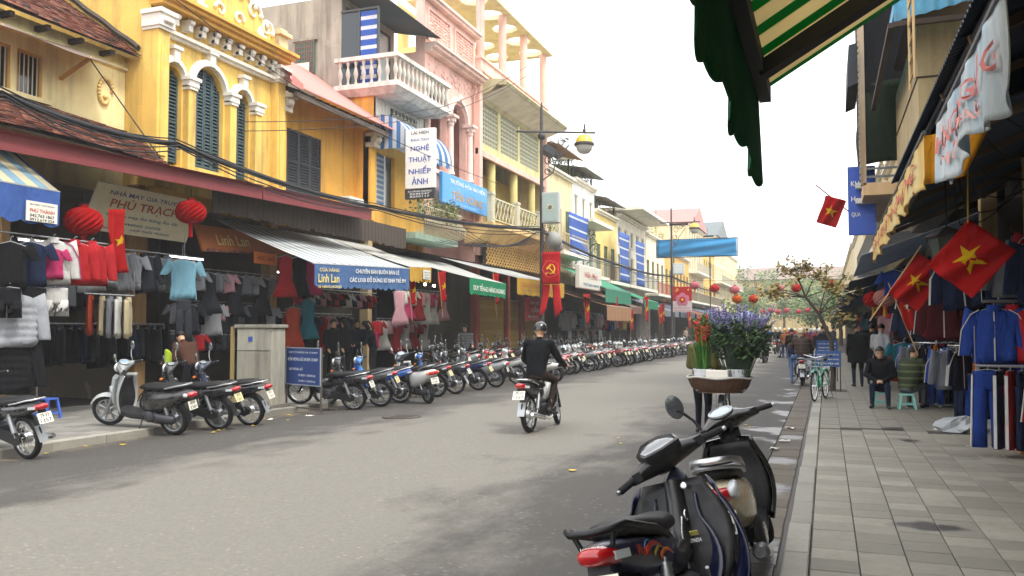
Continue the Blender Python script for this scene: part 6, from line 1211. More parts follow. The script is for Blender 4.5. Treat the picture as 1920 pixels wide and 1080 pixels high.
a1 = awn4('striped_awning', 'long pale striped awning over the baby clothes shop with blue lettered valance', (-11, 16.75, 3.2), (-11, 21.45, 3.4), (-14.1, 22.3, 4.45), (-14.1, 17.0, 4.43), stripes('#8fa3b4', '#e8e8e2', 1, .34, .35, dirt=.25), sag=.05)
valance(a1, (-11, 16.75, 3.2), (-11, 21.45, 3.4), .5, .58, cloth('#5f84b8', .2), 16, .02, wave=.012); wb(G().cyl((-11, 16.7, 3.2), (-11, 21.5, 3.4), .022, n=6), 'front_bar', paint('#9b9ea0', .5), a1)
sl_ = Vector((0, 1, .2 / 4.7))
for t, w, h, dy, dz, tc in (('CHUYÊN BÁN BUÔN BÁN LẺ', 2.3, .14, .55, -.12, '#e8e6da'), ('CÁC LOẠI ĐỒ DÙNG SƠ SINH TRẺ EM', 2.95, .19, .6, -.34, '#f0eee4'), ('CỬA HÀNG', .85, .11, -1.78, -.12, '#e8d27a'), ('Linh Lan', .9, .2, -1.8, -.33, '#ecd878'), ('36 HÀNG NGANG', 1.0, .08, -1.75, -.52, '#e8d27a')): lettering(t, w, h, (.05, dy, dz + dy * .043), sl_, (0, 0, 1), paint(tc, .7), a1)
a2 = awn4('striped_awning', 'pale striped awning with a short yellow valance next to the baby clothes shop', (-11, 21.5, 3.45), (-11, 22.9, 3.52), (-14.1, 24.6, 4.45), (-14.1, 22.3, 4.45), stripes('#9fa8ac', '#e4e2d8', 1, .3, .35), sag=.04); valance(a2, (-11, 21.5, 3.45), (-11, 22.9, 3.52), .38, .4, cloth('#e2b24a', .2), 6, .02)
c = thing('shop_plate', 'small white plate on the short yellow valance', 'sign', (-10.96, 22.5, 3.2)); wb(G().box(-10.96, -10.95, 22.3, 22.75, 3.15, 3.42), 'plate', paint('#dcdcd4', .6), c)
for t, z in (('042.736', 3.35), ('HÀNG NGANG', 3.28), ('9226214', 3.2)): lettering(t, .36, .045, (.02, .03, z - 3.2), (0, 1, 0), (0, 0, 1), paint('#33363c', .7), c)
a3 = awn4('white_awning', 'white awning with a green lettered valance', (-11, 25.8, 3.4), (-11, 29.2, 3.35), (-14.1, 31, 4.3), (-14.1, 25.3, 4.3), cloth('#f6f8f2', .08, .4), sag=.05); valance(a3, (-11, 25.8, 3.4), (-11, 29.2, 3.35), .5, .5, cloth('#2f9a6a', .15), 12, .02); lettering('DUY TẾN-62 HÀNG NGANG', 2.9, .26, (.05, 0, -.27), (0, 1, -.015), (0, 0, 1), paint('#eef0e6', .7), a3)
a4 = awn4('white_awning', 'grey white awning with a yellow lettered valance and toothed edge', (-11, 30.4, 3.66), (-11, 36.6, 3.72), (-14.1, 37.5, 4.5), (-14.1, 30.2, 4.5), cloth('#f2f4f0', .1, .4), sag=.05); valance(a4, (-11, 30.4, 3.66), (-11, 36.6, 3.72), .6, .6, cloth('#dcae44', .2), 22, .02, shape='tooth'); lettering('CỬA HÀNG 64 HÀNG NGANG', 4.8, .26, (.05, -.3, -.22), (0, 1, .01), (0, 0, 1), paint('#b06a2a', .7), a4); lettering('CHUYÊN BÁN BUÔN BÁN LẺ QUẦN ÁO', 4.6, .15, (.05, -.3, -.45), (0, 1, .01), (0, 0, 1), paint('#8a6a3a', .7), a4)
a5 = awning_simple('brown_awning', 'brown fringed awning past the box sign', 44.5, 50.6, cloth('#b58a6a', .2), -11, -14.1, 2.95, 3.9, .75, cloth('#b98d68', .2))
a5b = awn4('dark_awning', 'dim reddish awning between the lamp post and the box sign', (-11, 37.3, 3.4), (-11, 44.4, 3.05), (-14.1, 44.4, 4.1), (-14.1, 37.6, 4.3), cloth('#8f6f60', .2), sag=.08)
a6 = awning_simple('green_awning', 'green awning beside the tilted box sign', 45, 51.4, cloth('#5aa98a', .15), -11.2, -13.8, 3.9, 5.2, .7, cloth('#4f9c80', .15))
a7 = awning_simple('green_awning', 'smaller green awning further along before the far lamp post', 55.5, 60.3, cloth('#4aa57e', .15), -11.2, -13.8, 3.6, 4.6, .5, cloth('#3f9a72', .15))
for k, (y0, y1, c1) in enumerate(((51.7, 55.2, '#8a6a5c'), (62.5, 70, '#8a9098'), (71, 79, '#5f6a78'), (80, 89, '#9a5f50'), (91, 103, '#6b7a86'), (105, 118, '#7d8078'))): awning_simple('far_awning', 'far shop awning, %s past the green ones on the left row' % ORD(k + 1), y0, y1, cloth(c1, .2), -11.3, -14.1, 3.1, 4.1, .4)
for k, (y0, y1, c1) in enumerate(((27.9, 32, '#33486e'), (32.3, 37, '#2e3b58'), (37.3, 43, '#3a5a8a'), (43.5, 51, '#4a5a6a'), (52, 62, '#3d5f94'), (64, 78, '#5f6a74'), (80, 98, '#4f6a92'))):
    o = awn4('blue_awning', 'bluish cloth awning, %s past the tarpaulin house on the right' % ORD(k + 1), (.5 + .02 * k, y0, 2.75 + .06 * k), (.45 + .02 * k, y1, 2.7 + .06 * k), (2.8, y1, 3.7), (2.8, y0, 3.7), cloth(c1, .25), sag=.14); valance(o, (.5 + .02 * k, y0, 2.75 + .06 * k), (.45 + .02 * k, y1, 2.7 + .06 * k), .25, .25, cloth(c1, .25), max(6, int((y1 - y0) * 2)), .03, out=-1)
# --- signs
t = thing('shop_board', 'tilted cream tailor board with red and blue lettering under the maroon canopy', 'sign', (-13.4, 14, 3.7)); U = Vector((0, 1, .0)); V = Vector((.42, 0, .9)).normalized(); o3 = Vector((-13.45, 14.15, 4.12))
g = G(); n_ = U.cross(V)
g.add([o3 + U * a * 1.45 + V * b * .5 + n_ * c for c in (0, -.04) for (a, b) in ((-1, -1), (1, -1), (1, 1), (-1, 1))], [(0, 1, 2, 3), (7, 6, 5, 4), (0, 4, 5, 1), (1, 5, 6, 2), (2, 6, 7, 3), (3, 7, 4, 0)]); wb(g, 'panel', paint('#d9cfae', .7, .15), t)
for body, w, h, a, b, tc in (('NHÀ MAY GIA TRUYỀN', 2.1, .14, -.05, .36, '#3a4a78'), ('PHÚ TRẠCH', 1.9, .27, -.05, .12, '#a83a34'), ('Chuyên may Áo bông Áo dài', 2.0, .11, -.02, -.12, '#4a6a78'), ('Áo veston comle', 1.3, .1, -.1, -.26, '#4a6a78'), ('HỢP THỜI TRANG', 1.1, .08, .3, -.39, '#3a4a78'), ('SỐ 8 HÀNG NGANG', .8, .07, -.8, -.4, '#3a4a78')): lettering(body, w, h, o3 + U * a + V * b + n_ * .006 - Vector(t.location), U, V, paint(tc, .7), t)
t = thing('shop_board', 'long orange shop board with pale lettering above the underwear shop', 'sign', (-13.6, 18, 3.4)); g = G(); g.add([(-13.5, 16.0, 3.5), (-13.5, 20.6, 3.75), (-13.75, 20.6, 4.2), (-13.75, 16.0, 4.15), (-13.56, 16.0, 3.5), (-13.56, 20.6, 3.75), (-13.81, 20.6, 4.2), (-13.81, 16.0, 4.15)], [(0, 1, 2, 3), (7, 6, 5, 4), (0, 4, 5, 1), (3, 2, 6, 7), (0, 3, 7, 4), (1, 5, 6, 2)]); wb(g, 'panel', paint('#c9763a', .6), t); lettering('Linh Lan', 1.2, .28, (.06, -.9, .45), (0, 1, .05), (-.4, 0, 1), paint('#e8d08a', .6), t); lettering('Đồ lót trẻ em và phụ nữ', 2.6, .14, (.1, -.6, .2), (0, 1, .05), (-.4, 0, 1), paint('#2a3a5c', .6), t)
t = thing('hanging_sign', 'orange hanging board above the mannequins reading HỌC CHỮ style letters', 'sign', (-13, 17.2, 3)); t['label'] = 'small orange hanging board above the mannequins'; p = onx(497, 485, -13); wb(G().box(-13.0, -12.97, p.y - .45, p.y + .45, p.z - .14, p.z + .14), 'panel', paint('#d9752a', .6), t); lettering('HỌC CHỮ', .7, .16, (.04, p.y - 17.2, p.z - 3), (0, 1, 0), (0, 0, 1), paint('#8a2a20', .7), t)
t = thing('vertical_sign', 'tall white vertical sign with blue letters projecting from the striped bow awning', 'sign', (-12.9, 26.1, 6.2)); g = G(); g.cbox(-13.95, -12.75, 26.05, 26.2, 6.5, 8.75, .015); wb(g, 'panel', paint('#e3e3de', .5, .05), t); wb(G().box(-13.95, -12.75, 26.045, 26.205, 6.12, 6.48), 'dark_foot', paint('#2d2f33', .5), t)
for body, z, w, h, tc in (('LAI HIEN', 8.6, .7, .12, '#55585c'), ('ĐÀO TẠO', 8.33, .75, .13, '#4a5aa8'), ('NGHỆ', 8.02, .75, .28, '#2a3aa0'), ('THUẬT', 7.6, .9, .3, '#2a3aa0'), ('NHIẾP', 7.2, .9, .3, '#2a3aa0'), ('ẢNH', 6.8, .65, .3, '#2a3aa0'), ('52 HÀNG NGANG', 6.4, .95, .08, '#dedede'), ('8246247', 6.3, .8, .07, '#dedede'), ('8250117', 6.2, .8, .07, '#dedede')): lettering(body, w, h, (-13.35 + 12.9, -.06, z - 6.2), (1, 0, 0), (0, 0, 1), paint(tc, .6), t)
t.location = (-12.05, 25.1, 6.05); t.scale = (.9, .9, .88)
t = thing('shop_fascia_sign', 'bright blue sign board below the pink arches with white and gold letters', 'sign', (-13.7, 31.8, 6.5)); wb(G().cbox(-13.85, -13.7, 29.5, 34.1, 6.55, 7.75, .02), 'panel', gloss('#3f9ade', .4, .1, .15), t)
for body, z, w, h, tc in (('TRƯỜNG HÓA HAI HIỆN', 7.5, 3.6, .26, '#eef2f4'), ('TIẾN HOÀNG', 7.05, 3.2, .5, '#c99a2c'), ('52 HÀNG NGANG', 6.68, 1.6, .13, '#9fd0ee')): lettering(body, w, h, (.012, .2, z - 6.5), (0, 1, 0), (0, 0, 1), paint(tc, .5), t)
t = thing('warning_sign', 'dark red board with white letters beside the folding gates', 'sign', (-13.3, 40, 2.6)); p = onx(1003, 580, -13.2); wb(G().cbox(-13.24, -13.2, p.y - 1.3, p.y + 1.3, p.z - .55, p.z + .55, .01), 'panel', paint('#b03038', .5), t)
for body, z, w, h in (('KHU VỰC', .3, 1.3, .2), ('CẤM', .0, 1.1, .32), ('BÁN HÀNG RONG', -.34, 2.0, .16)): lettering(body, w, h, (.115, p.y - 40, p.z + z - 2.6), (0, 1, 0), (0, 0, 1), paint('#efe4dc', .6), t)
t = thing('box_sign', 'tilted white box sign with worn print over the brown awning', 'sign', (-11.5, 43, 3.6)); wb(G().cbox(-11.75, -11.5, 41.0, 45.4, 3.75, 4.95, .03), 'case', paint('#d5d3c6', .6), t); lettering('Hiệu May', 2.6, .4, (.012, .2, .85), (0, 1, 0), (0, 0, 1), paint('#c9706a', .7), t); lettering('THỜI TRANG NAM NỮ', 3.2, .18, (.012, .2, .4), (0, 1, 0), (0, 0, 1), paint('#5a74a0', .7), t)
t = thing('pillar_sign', 'grey white pillar sign with vertical red lettering', 'sign', (-13.7, 68, .2)); wb(G().cbox(-13.9, -13.6, 65.6, 69.8, .15, 4.1, .02), 'case', paint('#c9c6c4', .5), t); lettering('Vina Giầy', 2.9, .95, (.115, .8, 1.7), (0, 0, 1), (0, -1, 0), paint('#b8342c', .5), t)
# --- notice board and cabinet at the left kerb
t = thing('notice_board', 'dark blue parking notice board on a thin metal stand at the kerb', 'sign', (-9.9, 14.7, 0)); p0, p1 = Vector((-10.45, 14.95, 0)), Vector((-9.3, 14.45, 0)); d = (p1 - p0).normalized(); n_ = Vector((d.y, -d.x, 0))
for p in (p0, p1): wb(G().bar(p + Vector((0, 0, .05)), p + Vector((0, 0, 1.34)), .03, .03), 'stand_leg', paint('#5a5450', .6), t)
g = G(); g.bar(p0 + Vector((0, 0, .12)), p1 + Vector((0, 0, .12)), .03, .03); g.bar(p0 + n_ * .3 + Vector((0, 0, .04)), p0 - n_ * .3 + Vector((0, 0, .04)), .05, .04); g.bar(p1 + n_ * .3 + Vector((0, 0, .04)), p1 - n_ * .3 + Vector((0, 0, .04)), .05, .04); wb(g, 'stand_base', paint('#5a5450', .6), t)
g = G(); q = [p0 + Vector((0, 0, .58)), p1 + Vector((0, 0, .58)), p1 + Vector((0, 0, 1.32)), p0 + Vector((0, 0, 1.32))]; g.add([v + n_ * .02 for v in q] + [v - n_ * .02 for v in q], [(0, 1, 2, 3), (7, 6, 5, 4), (0, 4, 5, 1), (1, 5, 6, 2), (2, 6, 7, 3), (3, 7, 4, 0)]); wb(g, 'panel', paint('#22407f', .5, .08), t)
g = G()
for i in range(4): g.bar(q[i] + n_ * .022, q[(i + 1) % 4] + n_ * .022, .02, .02)
wb(g, 'panel_frame', paint('#9aa2a8', .5), t); cc = (p0 + p1) / 2 + n_ * .026
for body, z, w, h, s_ in (('CÔNG TY CỔ PHẦN ĐỒNG XUÂN - ĐT 04.8289890', 1.24, 1.05, .055, 0), ('ĐIỂM TRÔNG GIỮ XE ĐẠP, XE MÁY', 1.1, 1.1, .11, 0), ('GIÁ TRÔNG GIỮ', .9, .5, .06, -.25), ('XE ĐẠP: 1.000đ/lượt', .77, .62, .055, .15), ('XE MÁY: 2.000đ/lượt', .66, .62, .055, .15)): lettering(body, w, h, cc + d * s_ + Vector((0, 0, z)) - Vector(t.location), d, (0, 0, 1), paint('#dfe4ec', .6), t)
t = thing('utility_cabinet', 'worn grey metal utility cabinet standing on the left kerb', 'cabinet', (-10.75, 14.6, PZ)); wb(G().cbox(-11.2, -10.35, 14.3, 14.75, PZ + .05, 1.72, .015), 'case', plaster('#a8a596', .8), t); wb(G().cbox(-11.24, -10.31, 14.26, 14.79, 1.72, 1.79, .01), 'lid', plaster('#8f8c80', .8), t)
g = G(); g.box(-11.16, -10.39, 14.28, 14.298, .25, 1.25); wb(g, 'lower_door', plaster('#9f9c8e', .9), t); g = G(); g.box(-11.16, -10.39, 14.28, 14.298, 1.28, 1.68); wb(g, 'upper_door', plaster('#acaa9c', .9), t); wb(G().box(-11.3, -10.3, 14.2, 14.85, PZ, PZ + .06), 'plinth', plaster('#77736a', .8), t)
wb(G().bar((-11.3, 14.3, PZ), (-11.3, 14.3, 1.75), .06, .06), 'side_post', paint('#9a8656', .7), t); wb(G().box(-10.9, -10.8, 14.27, 14.279, 1.45, 1.55), 'number_label', paint('#3a55a0', .6), t)
# ================================================================== hanging clothes
GARM = cloth('#808080'); GSTR = cloth('#e8e8e4'); HANG = paint('#b9bcc0', .4)
def garment_mesh(kind, seed):
    "shirts, jackets and trousers hang from their hook at z = 0, front towards +x, width along y"
    rs = random.Random(seed); parts = []; w, h, d = {'tee': (.46, .64, .05), 'jacket': (.52, .66, .085), 'puffer': (.56, .66, .15), 'dress': (.34, .9, .06), 'small': (.3, .4, .045), 'shirt': (.46, .7, .05)}.get(kind, (.4, .95, .07))
    N = 32; ph = rs.uniform(0, 6); g = G()
    if kind in ('trousers', 'shorts'):
        hl = .95 if kind == 'trousers' else .42; rings = []
        g.loft([[(d * .6 * math.sin(t) * k, .17 * math.cos(t) * (1 if k > .8 else 1), z) for t in [2 * PI * i / 14 for i in range(14)]] for z, k in ((0, .7), (-.04, .8), (-.2, 1.0), (-.24, .9))])
        for sg in (1, -1):
            g.loft([[(d * .62 * math.sin(t) + .012 * math.sin(3 * t + z * 9 + ph), sg * (.085 + .03 * -z) + ww * math.cos(t), z) for t in [2 * PI * i / 12 for i in range(12)]] for z, ww in ((-.18, .088), (-.35, .09), (-hl * .7, .085), (-hl, .092))])
        parts.append(('body', g, 'c')); g = G()
        for sg in (1, -1): g.sheet(lambda u, v: (.012 * (u - .5) * 3, sg * (.182 + .035 * v * hl), -.05 - (hl - .06) * v), 2, 8, .01)
        parts.append(('side_stripe', g, 's')); return parts
    st = [(-.02, .2, .35), (-.05, .62, .7), (-.09, .92, .95), (-.2, .9, 1), (-h * .55, .86 if kind != 'dress' else .8, 1.05), (-h * .85, .92 if kind != 'dress' else 1.35, 1.1), (-h, .95 if kind != 'dress' else 1.6, 1.0)]
    if kind == 'puffer': st = [(-.02, .2, .35), (-.05, .62, .7), (-.09, .92, .95)] + [(-.1 - k * (h - .12) / 24, .9 + (.05 if k % 4 in (1, 2, 3) else 0), 1.0 + (.15 if k % 4 in (1, 2, 3) else -.05)) for k in range(1, 25)] + [(-h, .8, .8)]
    rings = [[(d / 2 * q * math.sin(t) + (.016 * math.sin(5 * t + ph + z * 4) + .01 * math.sin(11 * t + 2 * ph - z * 7)) * min(1, -z * 4), w / 2 * k * math.copysign(abs(math.cos(t)) ** .75, math.cos(t)), z + (.02 * math.sin(2 * t) if z < -h * .9 else 0)) for t in [2 * PI * i / N for i in range(N)]] for z, k, q in st]
    g.loft(rings); parts.append(('body', g, 'c'))
    if kind != 'dress':
        L = {'tee': .2, 'small': .16, 'shirt': .5}.get(kind, .52)
        for sg in (1, -1):
            out = .12 if kind in ('tee', 'small') else .09; g = G(); r0 = .075 * w / .46; g.loft([[(d * .38 * k * math.sin(t) + .008 * math.sin(3 * t + j), sg * (w / 2 * .88 + out * f) + r0 * k * math.cos(t), -.07 - L * f + .045 * math.cos(t) * sg * (1 - f)) for t in [2 * PI * i / 10 for i in range(10)]] for j, (f, k) in enumerate(((-.05, .95), (.25, 1.0), (.6, .9), (.95, .8), (1.0, .74)))]); parts.append(('sleeve', g, 'c'))
            if kind == 'jacket':
                g = G()
                for q in (-.02, .0, .02): g.tube([(d * .2 + q, sg * (w / 2 * .6), -.035), (d * .25 + q, sg * (w / 2 * .95), -.09), (q + .01, sg * (w / 2 * .88 + out * .4 + r0), -.07 - L * .4), (q, sg * (w / 2 * .88 + out + r0 * .8), -.07 - L)], .008, 4)
                parts.append(('sleeve_stripes', g, 's'))
    if kind in ('jacket', 'shirt', 'puffer'): parts.append(('collar', G().loft([[(.045 * k * math.sin(t) + .01, .07 * k * math.cos(t), z) for t in [2 * PI * i / 12 for i in range(12)]] for z, k in ((-.06, 1.25), (-.02, 1.1), (.025, 1.0), (.02, .85))]), 'c'))
    if kind in ('jacket', 'shirt'): parts.append(('front_seam', G().sheet(lambda u, v: (d / 2 * (1.05 - .3 * (1 - v) ** 3) + .012, .014 * (u - .5), -.06 - (h - .08) * v), 1, 6, .006), 's' if kind == 'jacket' else 'c'))
    return parts
GPROTO = {}
for kd in ('tee', 'jacket', 'puffer', 'dress', 'small', 'shirt', 'trousers', 'shorts'):
    GPROTO[kd] = []
    for v in range(2):
        L = [(n, g.mesh(n, {'c': GARM, 's': GSTR}[m], 180 if n in ('body', 'sleeve') else 60)) for n, g, m in garment_mesh(kd, v + len(kd) * 7)]
        g = G(); g.tube([(0, 0, 0), (0, 0, .05), (0, .02, .075), (0, .035, .06)], .004, 5)
        if kd not in ('trousers', 'shorts'): g.tube([(0, -.19, -.065), (0, 0, .0), (0, .19, -.065)], .006, 5)
        else: g.tube([(0, -.15, .0), (0, 0, .02), (0, .15, .0)], .005, 5)
        L.append(('hanger', g.mesh('hanger', HANG))); GPROTO[kd].append(L)
GNAME = {'tee': 't_shirt', 'jacket': 'jacket', 'puffer': 'padded_jacket', 'dress': 'dress', 'small': 'child_top', 'shirt': 'shirt', 'trousers': 'trousers', 'shorts': 'shorts'}
def garment(kind, col, loc, rz, label, group=None, stripe=None, sc=1.0, tilt=0):
    t = thing(GNAME[kind], label, 'garment', loc, 0, group, (tilt, 0, rz)); t.scale = (sc, sc, sc); cm = cloth(col)
    for n, me in random.choice(GPROTO[kind]):
        if n in ('side_stripe', 'sleeve_stripes') and not stripe: continue
        o = put(n, me, t)
        if n != 'hanger': s_ = o.material_slots[0]; s_.link = 'OBJECT'; s_.material = cloth(stripe) if (stripe and me.materials[0] == GSTR) else cm
    return t
CN = {'#1c1d20': 'black', '#26314f': 'navy', '#e6e4de': 'white', '#b9bcc2': 'pale grey', '#8d9096': 'grey', '#c52a30': 'red', '#d8427a': 'pink', '#8ec4d8': 'light blue', '#d9cba6': 'cream', '#b5472c': 'rust', '#e9b4bc': 'pale pink', '#2d4fa8': 'blue', '#5a1f26': 'maroon', '#3a3d44': 'charcoal', '#d8702c': 'orange', '#e8c84a': 'yellow', '#2f7f8f': 'teal', '#6a5a9a': 'violet'}
def rail(label, p0, p1, r=.015, posts=False):
    t = thing('clothes_rail', label, 'clothes rail', tuple((Vector(p0) + Vector(p1)) / 2)); wb(G().cyl(p0, p1, r, n=8), 'bar', metal('#a9abad', .35), t)
    for p in (p0, p1):
        if posts: wb(G().cyl((p[0], p[1], PZ), p, r, n=8), 'post', metal('#a9abad', .35), t)
        else: wb(G().cyl(p, (p[0], p[1], p[2] + .5), .006, n=5), 'hanging_wire', metal('#a9abad', .35), t)
    return t
def row(shop, kinds, cols, x, y0, y1, z, n, rz, where, stripe=None, sc=1.0, jit=.1, rl=True, posts=False):
    if rl: rail('metal clothes rail %s' % where, (x, y0 - .15, z + .06), (x, y1 + .15, z + .06), posts=posts)
    cnt = {}
    for k in range(n):
        c = random.choice(cols) if not isinstance(cols, list) else cols[k % len(cols)]; kd = kinds[k % len(kinds)]; y = y0 + (y1 - y0) * (k / max(1, n - 1)); key = (kd, c); cnt[key] = cnt.get(key, 0) + 1
        garment(kd, c, (x + rnd(-.03, .03), y, z), rz + rnd(-jit, jit), '%s %s %s, %s one %s' % (CN[c], GNAME[kd].replace('_', ' '), 'hanging', ORD(cnt[key]), where), 'clothes ' + where, stripe, sc * rnd(.9, 1.1), rnd(-.09, .09))
Z0 = 0.0; FACE = R(-38)     # garments turned a little towards the near end
# left edge, below the blue and cream awning
for k, (px, py, kd, c, lb) in enumerate(((20, 452, 'tee', '#1c1d20', 'black sports shirt at the far left under the blue valance'), (58, 452, 'tee', '#26314f', 'navy shirt under the blue valance beside the white jacket'), (100, 448, 'jacket', '#e6e4de', 'white sports jacket with pink sleeve stripes under the blue valance'), (140, 452, 'jacket', '#c52a30', 'red jacket hanging right of the white sports jacket'), (172, 455, 'jacket', '#c52a30', 'second red jacket, nearest the red lantern'), (104, 540, 'shorts', '#e6e4de', 'white shorts below the white sports jacket'), (14, 540, 'shorts', '#1c1d20', 'black shorts below the black sports shirt'), (62, 540, 'shorts', '#1c1d20', 'black shorts below the navy shirt'))):
    p = onx(px, py, -12.05); garment(kd, c, p, FACE, lb, 'clothes under the blue valance', '#d8427a' if kd == 'jacket' and c == '#e6e4de' else None, 1.12)
p = onx(98, 462, -12.0); garment('tee', '#d8427a', p + Vector((.03, -.02, -.02)), FACE, 'pink shirt inside the open white sports jacket', None, None, .8)
p = onx(28, 548, -12.2); garment('puffer', '#b9bcc2', p, FACE, 'silver grey padded jacket hanging at the left edge', None, None, 1.3); p = onx(22, 640, -12.3); garment('puffer', '#1c1d20', p, FACE, 'black padded jacket below the silver grey one', None, None, 1.25)
wb(G().box(-12.9, -12.75, 10.25, 10.4, PZ, 3.6), 'awning_post', plaster('#c09a68', .5), a0)
rail('metal clothes rail under the blue valance', (-12.07, 8.8, 3.22), (-12.07, 12.0, 3.22))
# tailor's shop
row('tailor', ['jacket'], ['#b5472c', '#d9cba6', '#8d9096', '#e6e4de', '#d9cba6'], -12.9, 12.25, 13.15, 2.3, 5, R(40), 'on the short rail by the wooden pier', sc=1.1)
row('tailor', ['shirt', 'tee'], ['#b9bcc2', '#8d9096', '#8d9096', '#b9bcc2', '#3a3d44', '#b9bcc2', '#8d9096'], -13.3, 12.6, 15.0, 3.25, 8, FACE, 'across the front of the tailor shop', sc=1.1)
p = onx(345, 485, -12.85); garment('tee', '#8ec4d8', p, R(-25), 'light blue polo shirt displayed in front of the tailor shop', None, None, 1.35); p = onx(345, 565, -12.87); garment('trousers', '#3a3d44', p, R(-25), 'dark grey trousers under the light blue polo shirt', None, None, .95)
row('tailor', ['jacket'], ['#1c1d20', '#3a3d44', '#1c1d20', '#26314f', '#3a3d44'], -14.2, 12.4, 15.4, 1.75, 13, R(80), 'along the dark lower rail of the tailor shop', sc=1.15, posts=True)
row('tailor', ['shirt'], ['#8d9096', '#b9bcc2', '#3a3d44', '#1c1d20'], -15.6, 12.0, 15.5, 2.9, 10, FACE, 'deep inside the tailor shop', sc=1.1)
# underwear shop
row('under', ['small', 'small', 'dress'], ['#8d9096', '#b9bcc2', '#3a3d44', '#8d9096', '#e9b4bc', '#3a3d44'], -13.7, 15.7, 19.2, 3.05, 11, FACE, 'on the top rail of the underwear shop', sc=1.15)
row('under', ['small', 'tee'], ['#8d9096', '#3a3d44', '#1c1d20', '#b9bcc2', '#e9b4bc', '#3a3d44'], -13.9, 15.6, 19.0, 2.3, 10, FACE, 'on the middle rail of the underwear shop', sc=1.1)
row('under', ['small'], ['#3a3d44', '#8d9096', '#c52a30', '#1c1d20', '#3a3d44'], -14.0, 15.6, 19.0, 1.6, 9, FACE, 'on the low rail of the underwear shop', sc=1.1, posts=True)
for px, py, c, lb in ((550, 575, '#b5472c', 'long rust dress beside the grey cabinet'), (536, 478, '#c52a30', 'red dress above the rust dress'), (562, 480, '#1c1d20', 'black dress next to the red dress'), (585, 478, '#d8427a', 'pink dress near the end of the blue valance'), (578, 560, '#2f7f8f', 'teal dress behind the rust dress')): garment('dress', c, onx(px, py, -12.6), FACE, lb, 'dresses by the baby clothes awning', None, 1.15)
# baby clothes shop
row('baby', ['small'], ['#c52a30', '#1c1d20', '#e6e4de', '#26314f', '#e9b4bc', '#5a1f26'], -13.2, 19.3, 23.4, 2.75, 14, FACE, 'on the top rail of the baby clothes shop')
row('baby', ['small', 'dress'], ['#1c1d20', '#26314f', '#c52a30', '#e9b4bc', '#3a3d44'], -14.2, 19.4, 23.6, 2.1, 12, FACE, 'inside the baby clothes shop', sc=1.1)
row('gown', ['dress', 'small'], ['#e9b4bc', '#e6e4de', '#d8427a', '#e6e4de', '#c52a30'], -13.3, 25.2, 28.6, 3.0, 11, FACE, 'in the pink gown shop', sc=1.2)
row('gown', ['small', 'dress'], ['#c52a30', '#e6e4de', '#e9b4bc', '#c52a30'], -14.1, 25.3, 28.8, 2.0, 10, FACE, 'on the low rail of the pink gown shop', sc=1.2)
row('far', ['shirt', 'tee'], ['#b9bcc2', '#e9b4bc', '#e6e4de', '#26314f', '#8ec4d8'], -13.2, 44.2, 52, 2.6, 14, FACE, 'under the brown awning', sc=1.25)
row('far', ['trousers'], ['#26314f', '#e6e4de', '#3a3d44', '#e9b4bc'], -13.3, 44.5, 52, 1.6, 10, FACE, 'lower down under the brown awning', sc=1.1)
row('far2', ['tee', 'jacket'], ['#c52a30', '#2d4fa8', '#e8c84a', '#e6e4de', '#1c1d20'], -13.2, 53, 60, 2.5, 12, FACE, 'under the smaller green awning', sc=1.25)
# folding gates of the closed shops
GATE = paint('#d8b968', .5, .1)
def gate(label, y0, y1, x=-14.15, z1=3.0):
    t = thing('folding_gate', label, 'gate', (x, (y0 + y1) / 2, PZ)); n = int((y1 - y0) / .13)
    for k in range(n + 1): y = y0 + (y1 - y0) * k / n; wb(G().box(x - .02, x + .02, y - .014, y + .014, PZ, z1), 'upright', GATE, t)
    g = G()
    for k in range(n):
        a, b = y0 + (y1 - y0) * k / n, y0 + (y1 - y0) * (k + 1) / n
        for j in range(5): z = .35 + j * .55; g.bar((x + .025, a, z), (x + .025, b, z + .22), .012, .02); g.bar((x + .03, b, z), (x + .03, a, z + .22), .012, .02)
    wb(g, 'scissor_links', GATE, t); wb(G().box(x - .06, x - .05, y0, y1, PZ, z1), 'backing', paint('#6b5a34', .7), t); wb(G().box(x - .04, x + .05, y0 - .05, y1 + .05, z1, z1 + .1), 'track', paint('#8d5a40', .6), t)
gate('yellow folding gate behind the green lettered awning', 33.9, 37.2); gate('yellow folding gate right of the red pier', 37.7, 39.3); gate('yellow folding gate nearest the lamp post', 39.7, 42.4)
for y in (37.45, 39.5, 33.7, 42.7): wb(G().box(-14.25, -13.95, y - .17, y + .17, PZ, 4.4), 'shop_pier', plaster('#b8604c', .5), F)
# right side: track suits and racks
BL, RD, NV, MR, TL, GY, WH = '#2d4fa8', '#c52a30', '#26314f', '#5a1f26', '#2f7f8f', '#8d9096', '#e6e4de'
rail('wooden rail with track suit jackets at the front of the right shop', (1.85, 12.2, 2.05), (2.95, 12.2, 2.05), .02)
for k, (x, c, lb) in enumerate(((1.98, BL, 'bright blue track jacket with white sleeve stripes'), (2.2, RD, 'red track jacket behind the bright blue one'), (2.4, TL, 'teal track jacket with white stripes'), (2.62, TL, 'second teal track jacket, further right'), (2.85, NV, 'navy track jacket nearest the right shop wall'))): garment('jacket', c, (x, 12.2 + .02 * k, 1.98), R(-90 + 8 * (k - 1)) if k == 0 else R(-130), lb, 'track jackets on the wooden rail', WH, 1.05)
for k, (c, st_) in enumerate(((BL, WH), (NV, WH), (RD, WH), (NV, None), (MR, None), (MR, WH), ('#d8427a', None), (BL, WH), (NV, WH))): garment('trousers', c, (1.88 + k * .12, 12.1 - .03 * k, 1.18), R(-80 if k == 0 else -25), '%s track trousers%s, %s from the kerb side on the low rail' % (CN[c], ' with white stripes' if st_ else '', ORD(k + 1)), 'track trousers on the low rail', st_, 1.0)
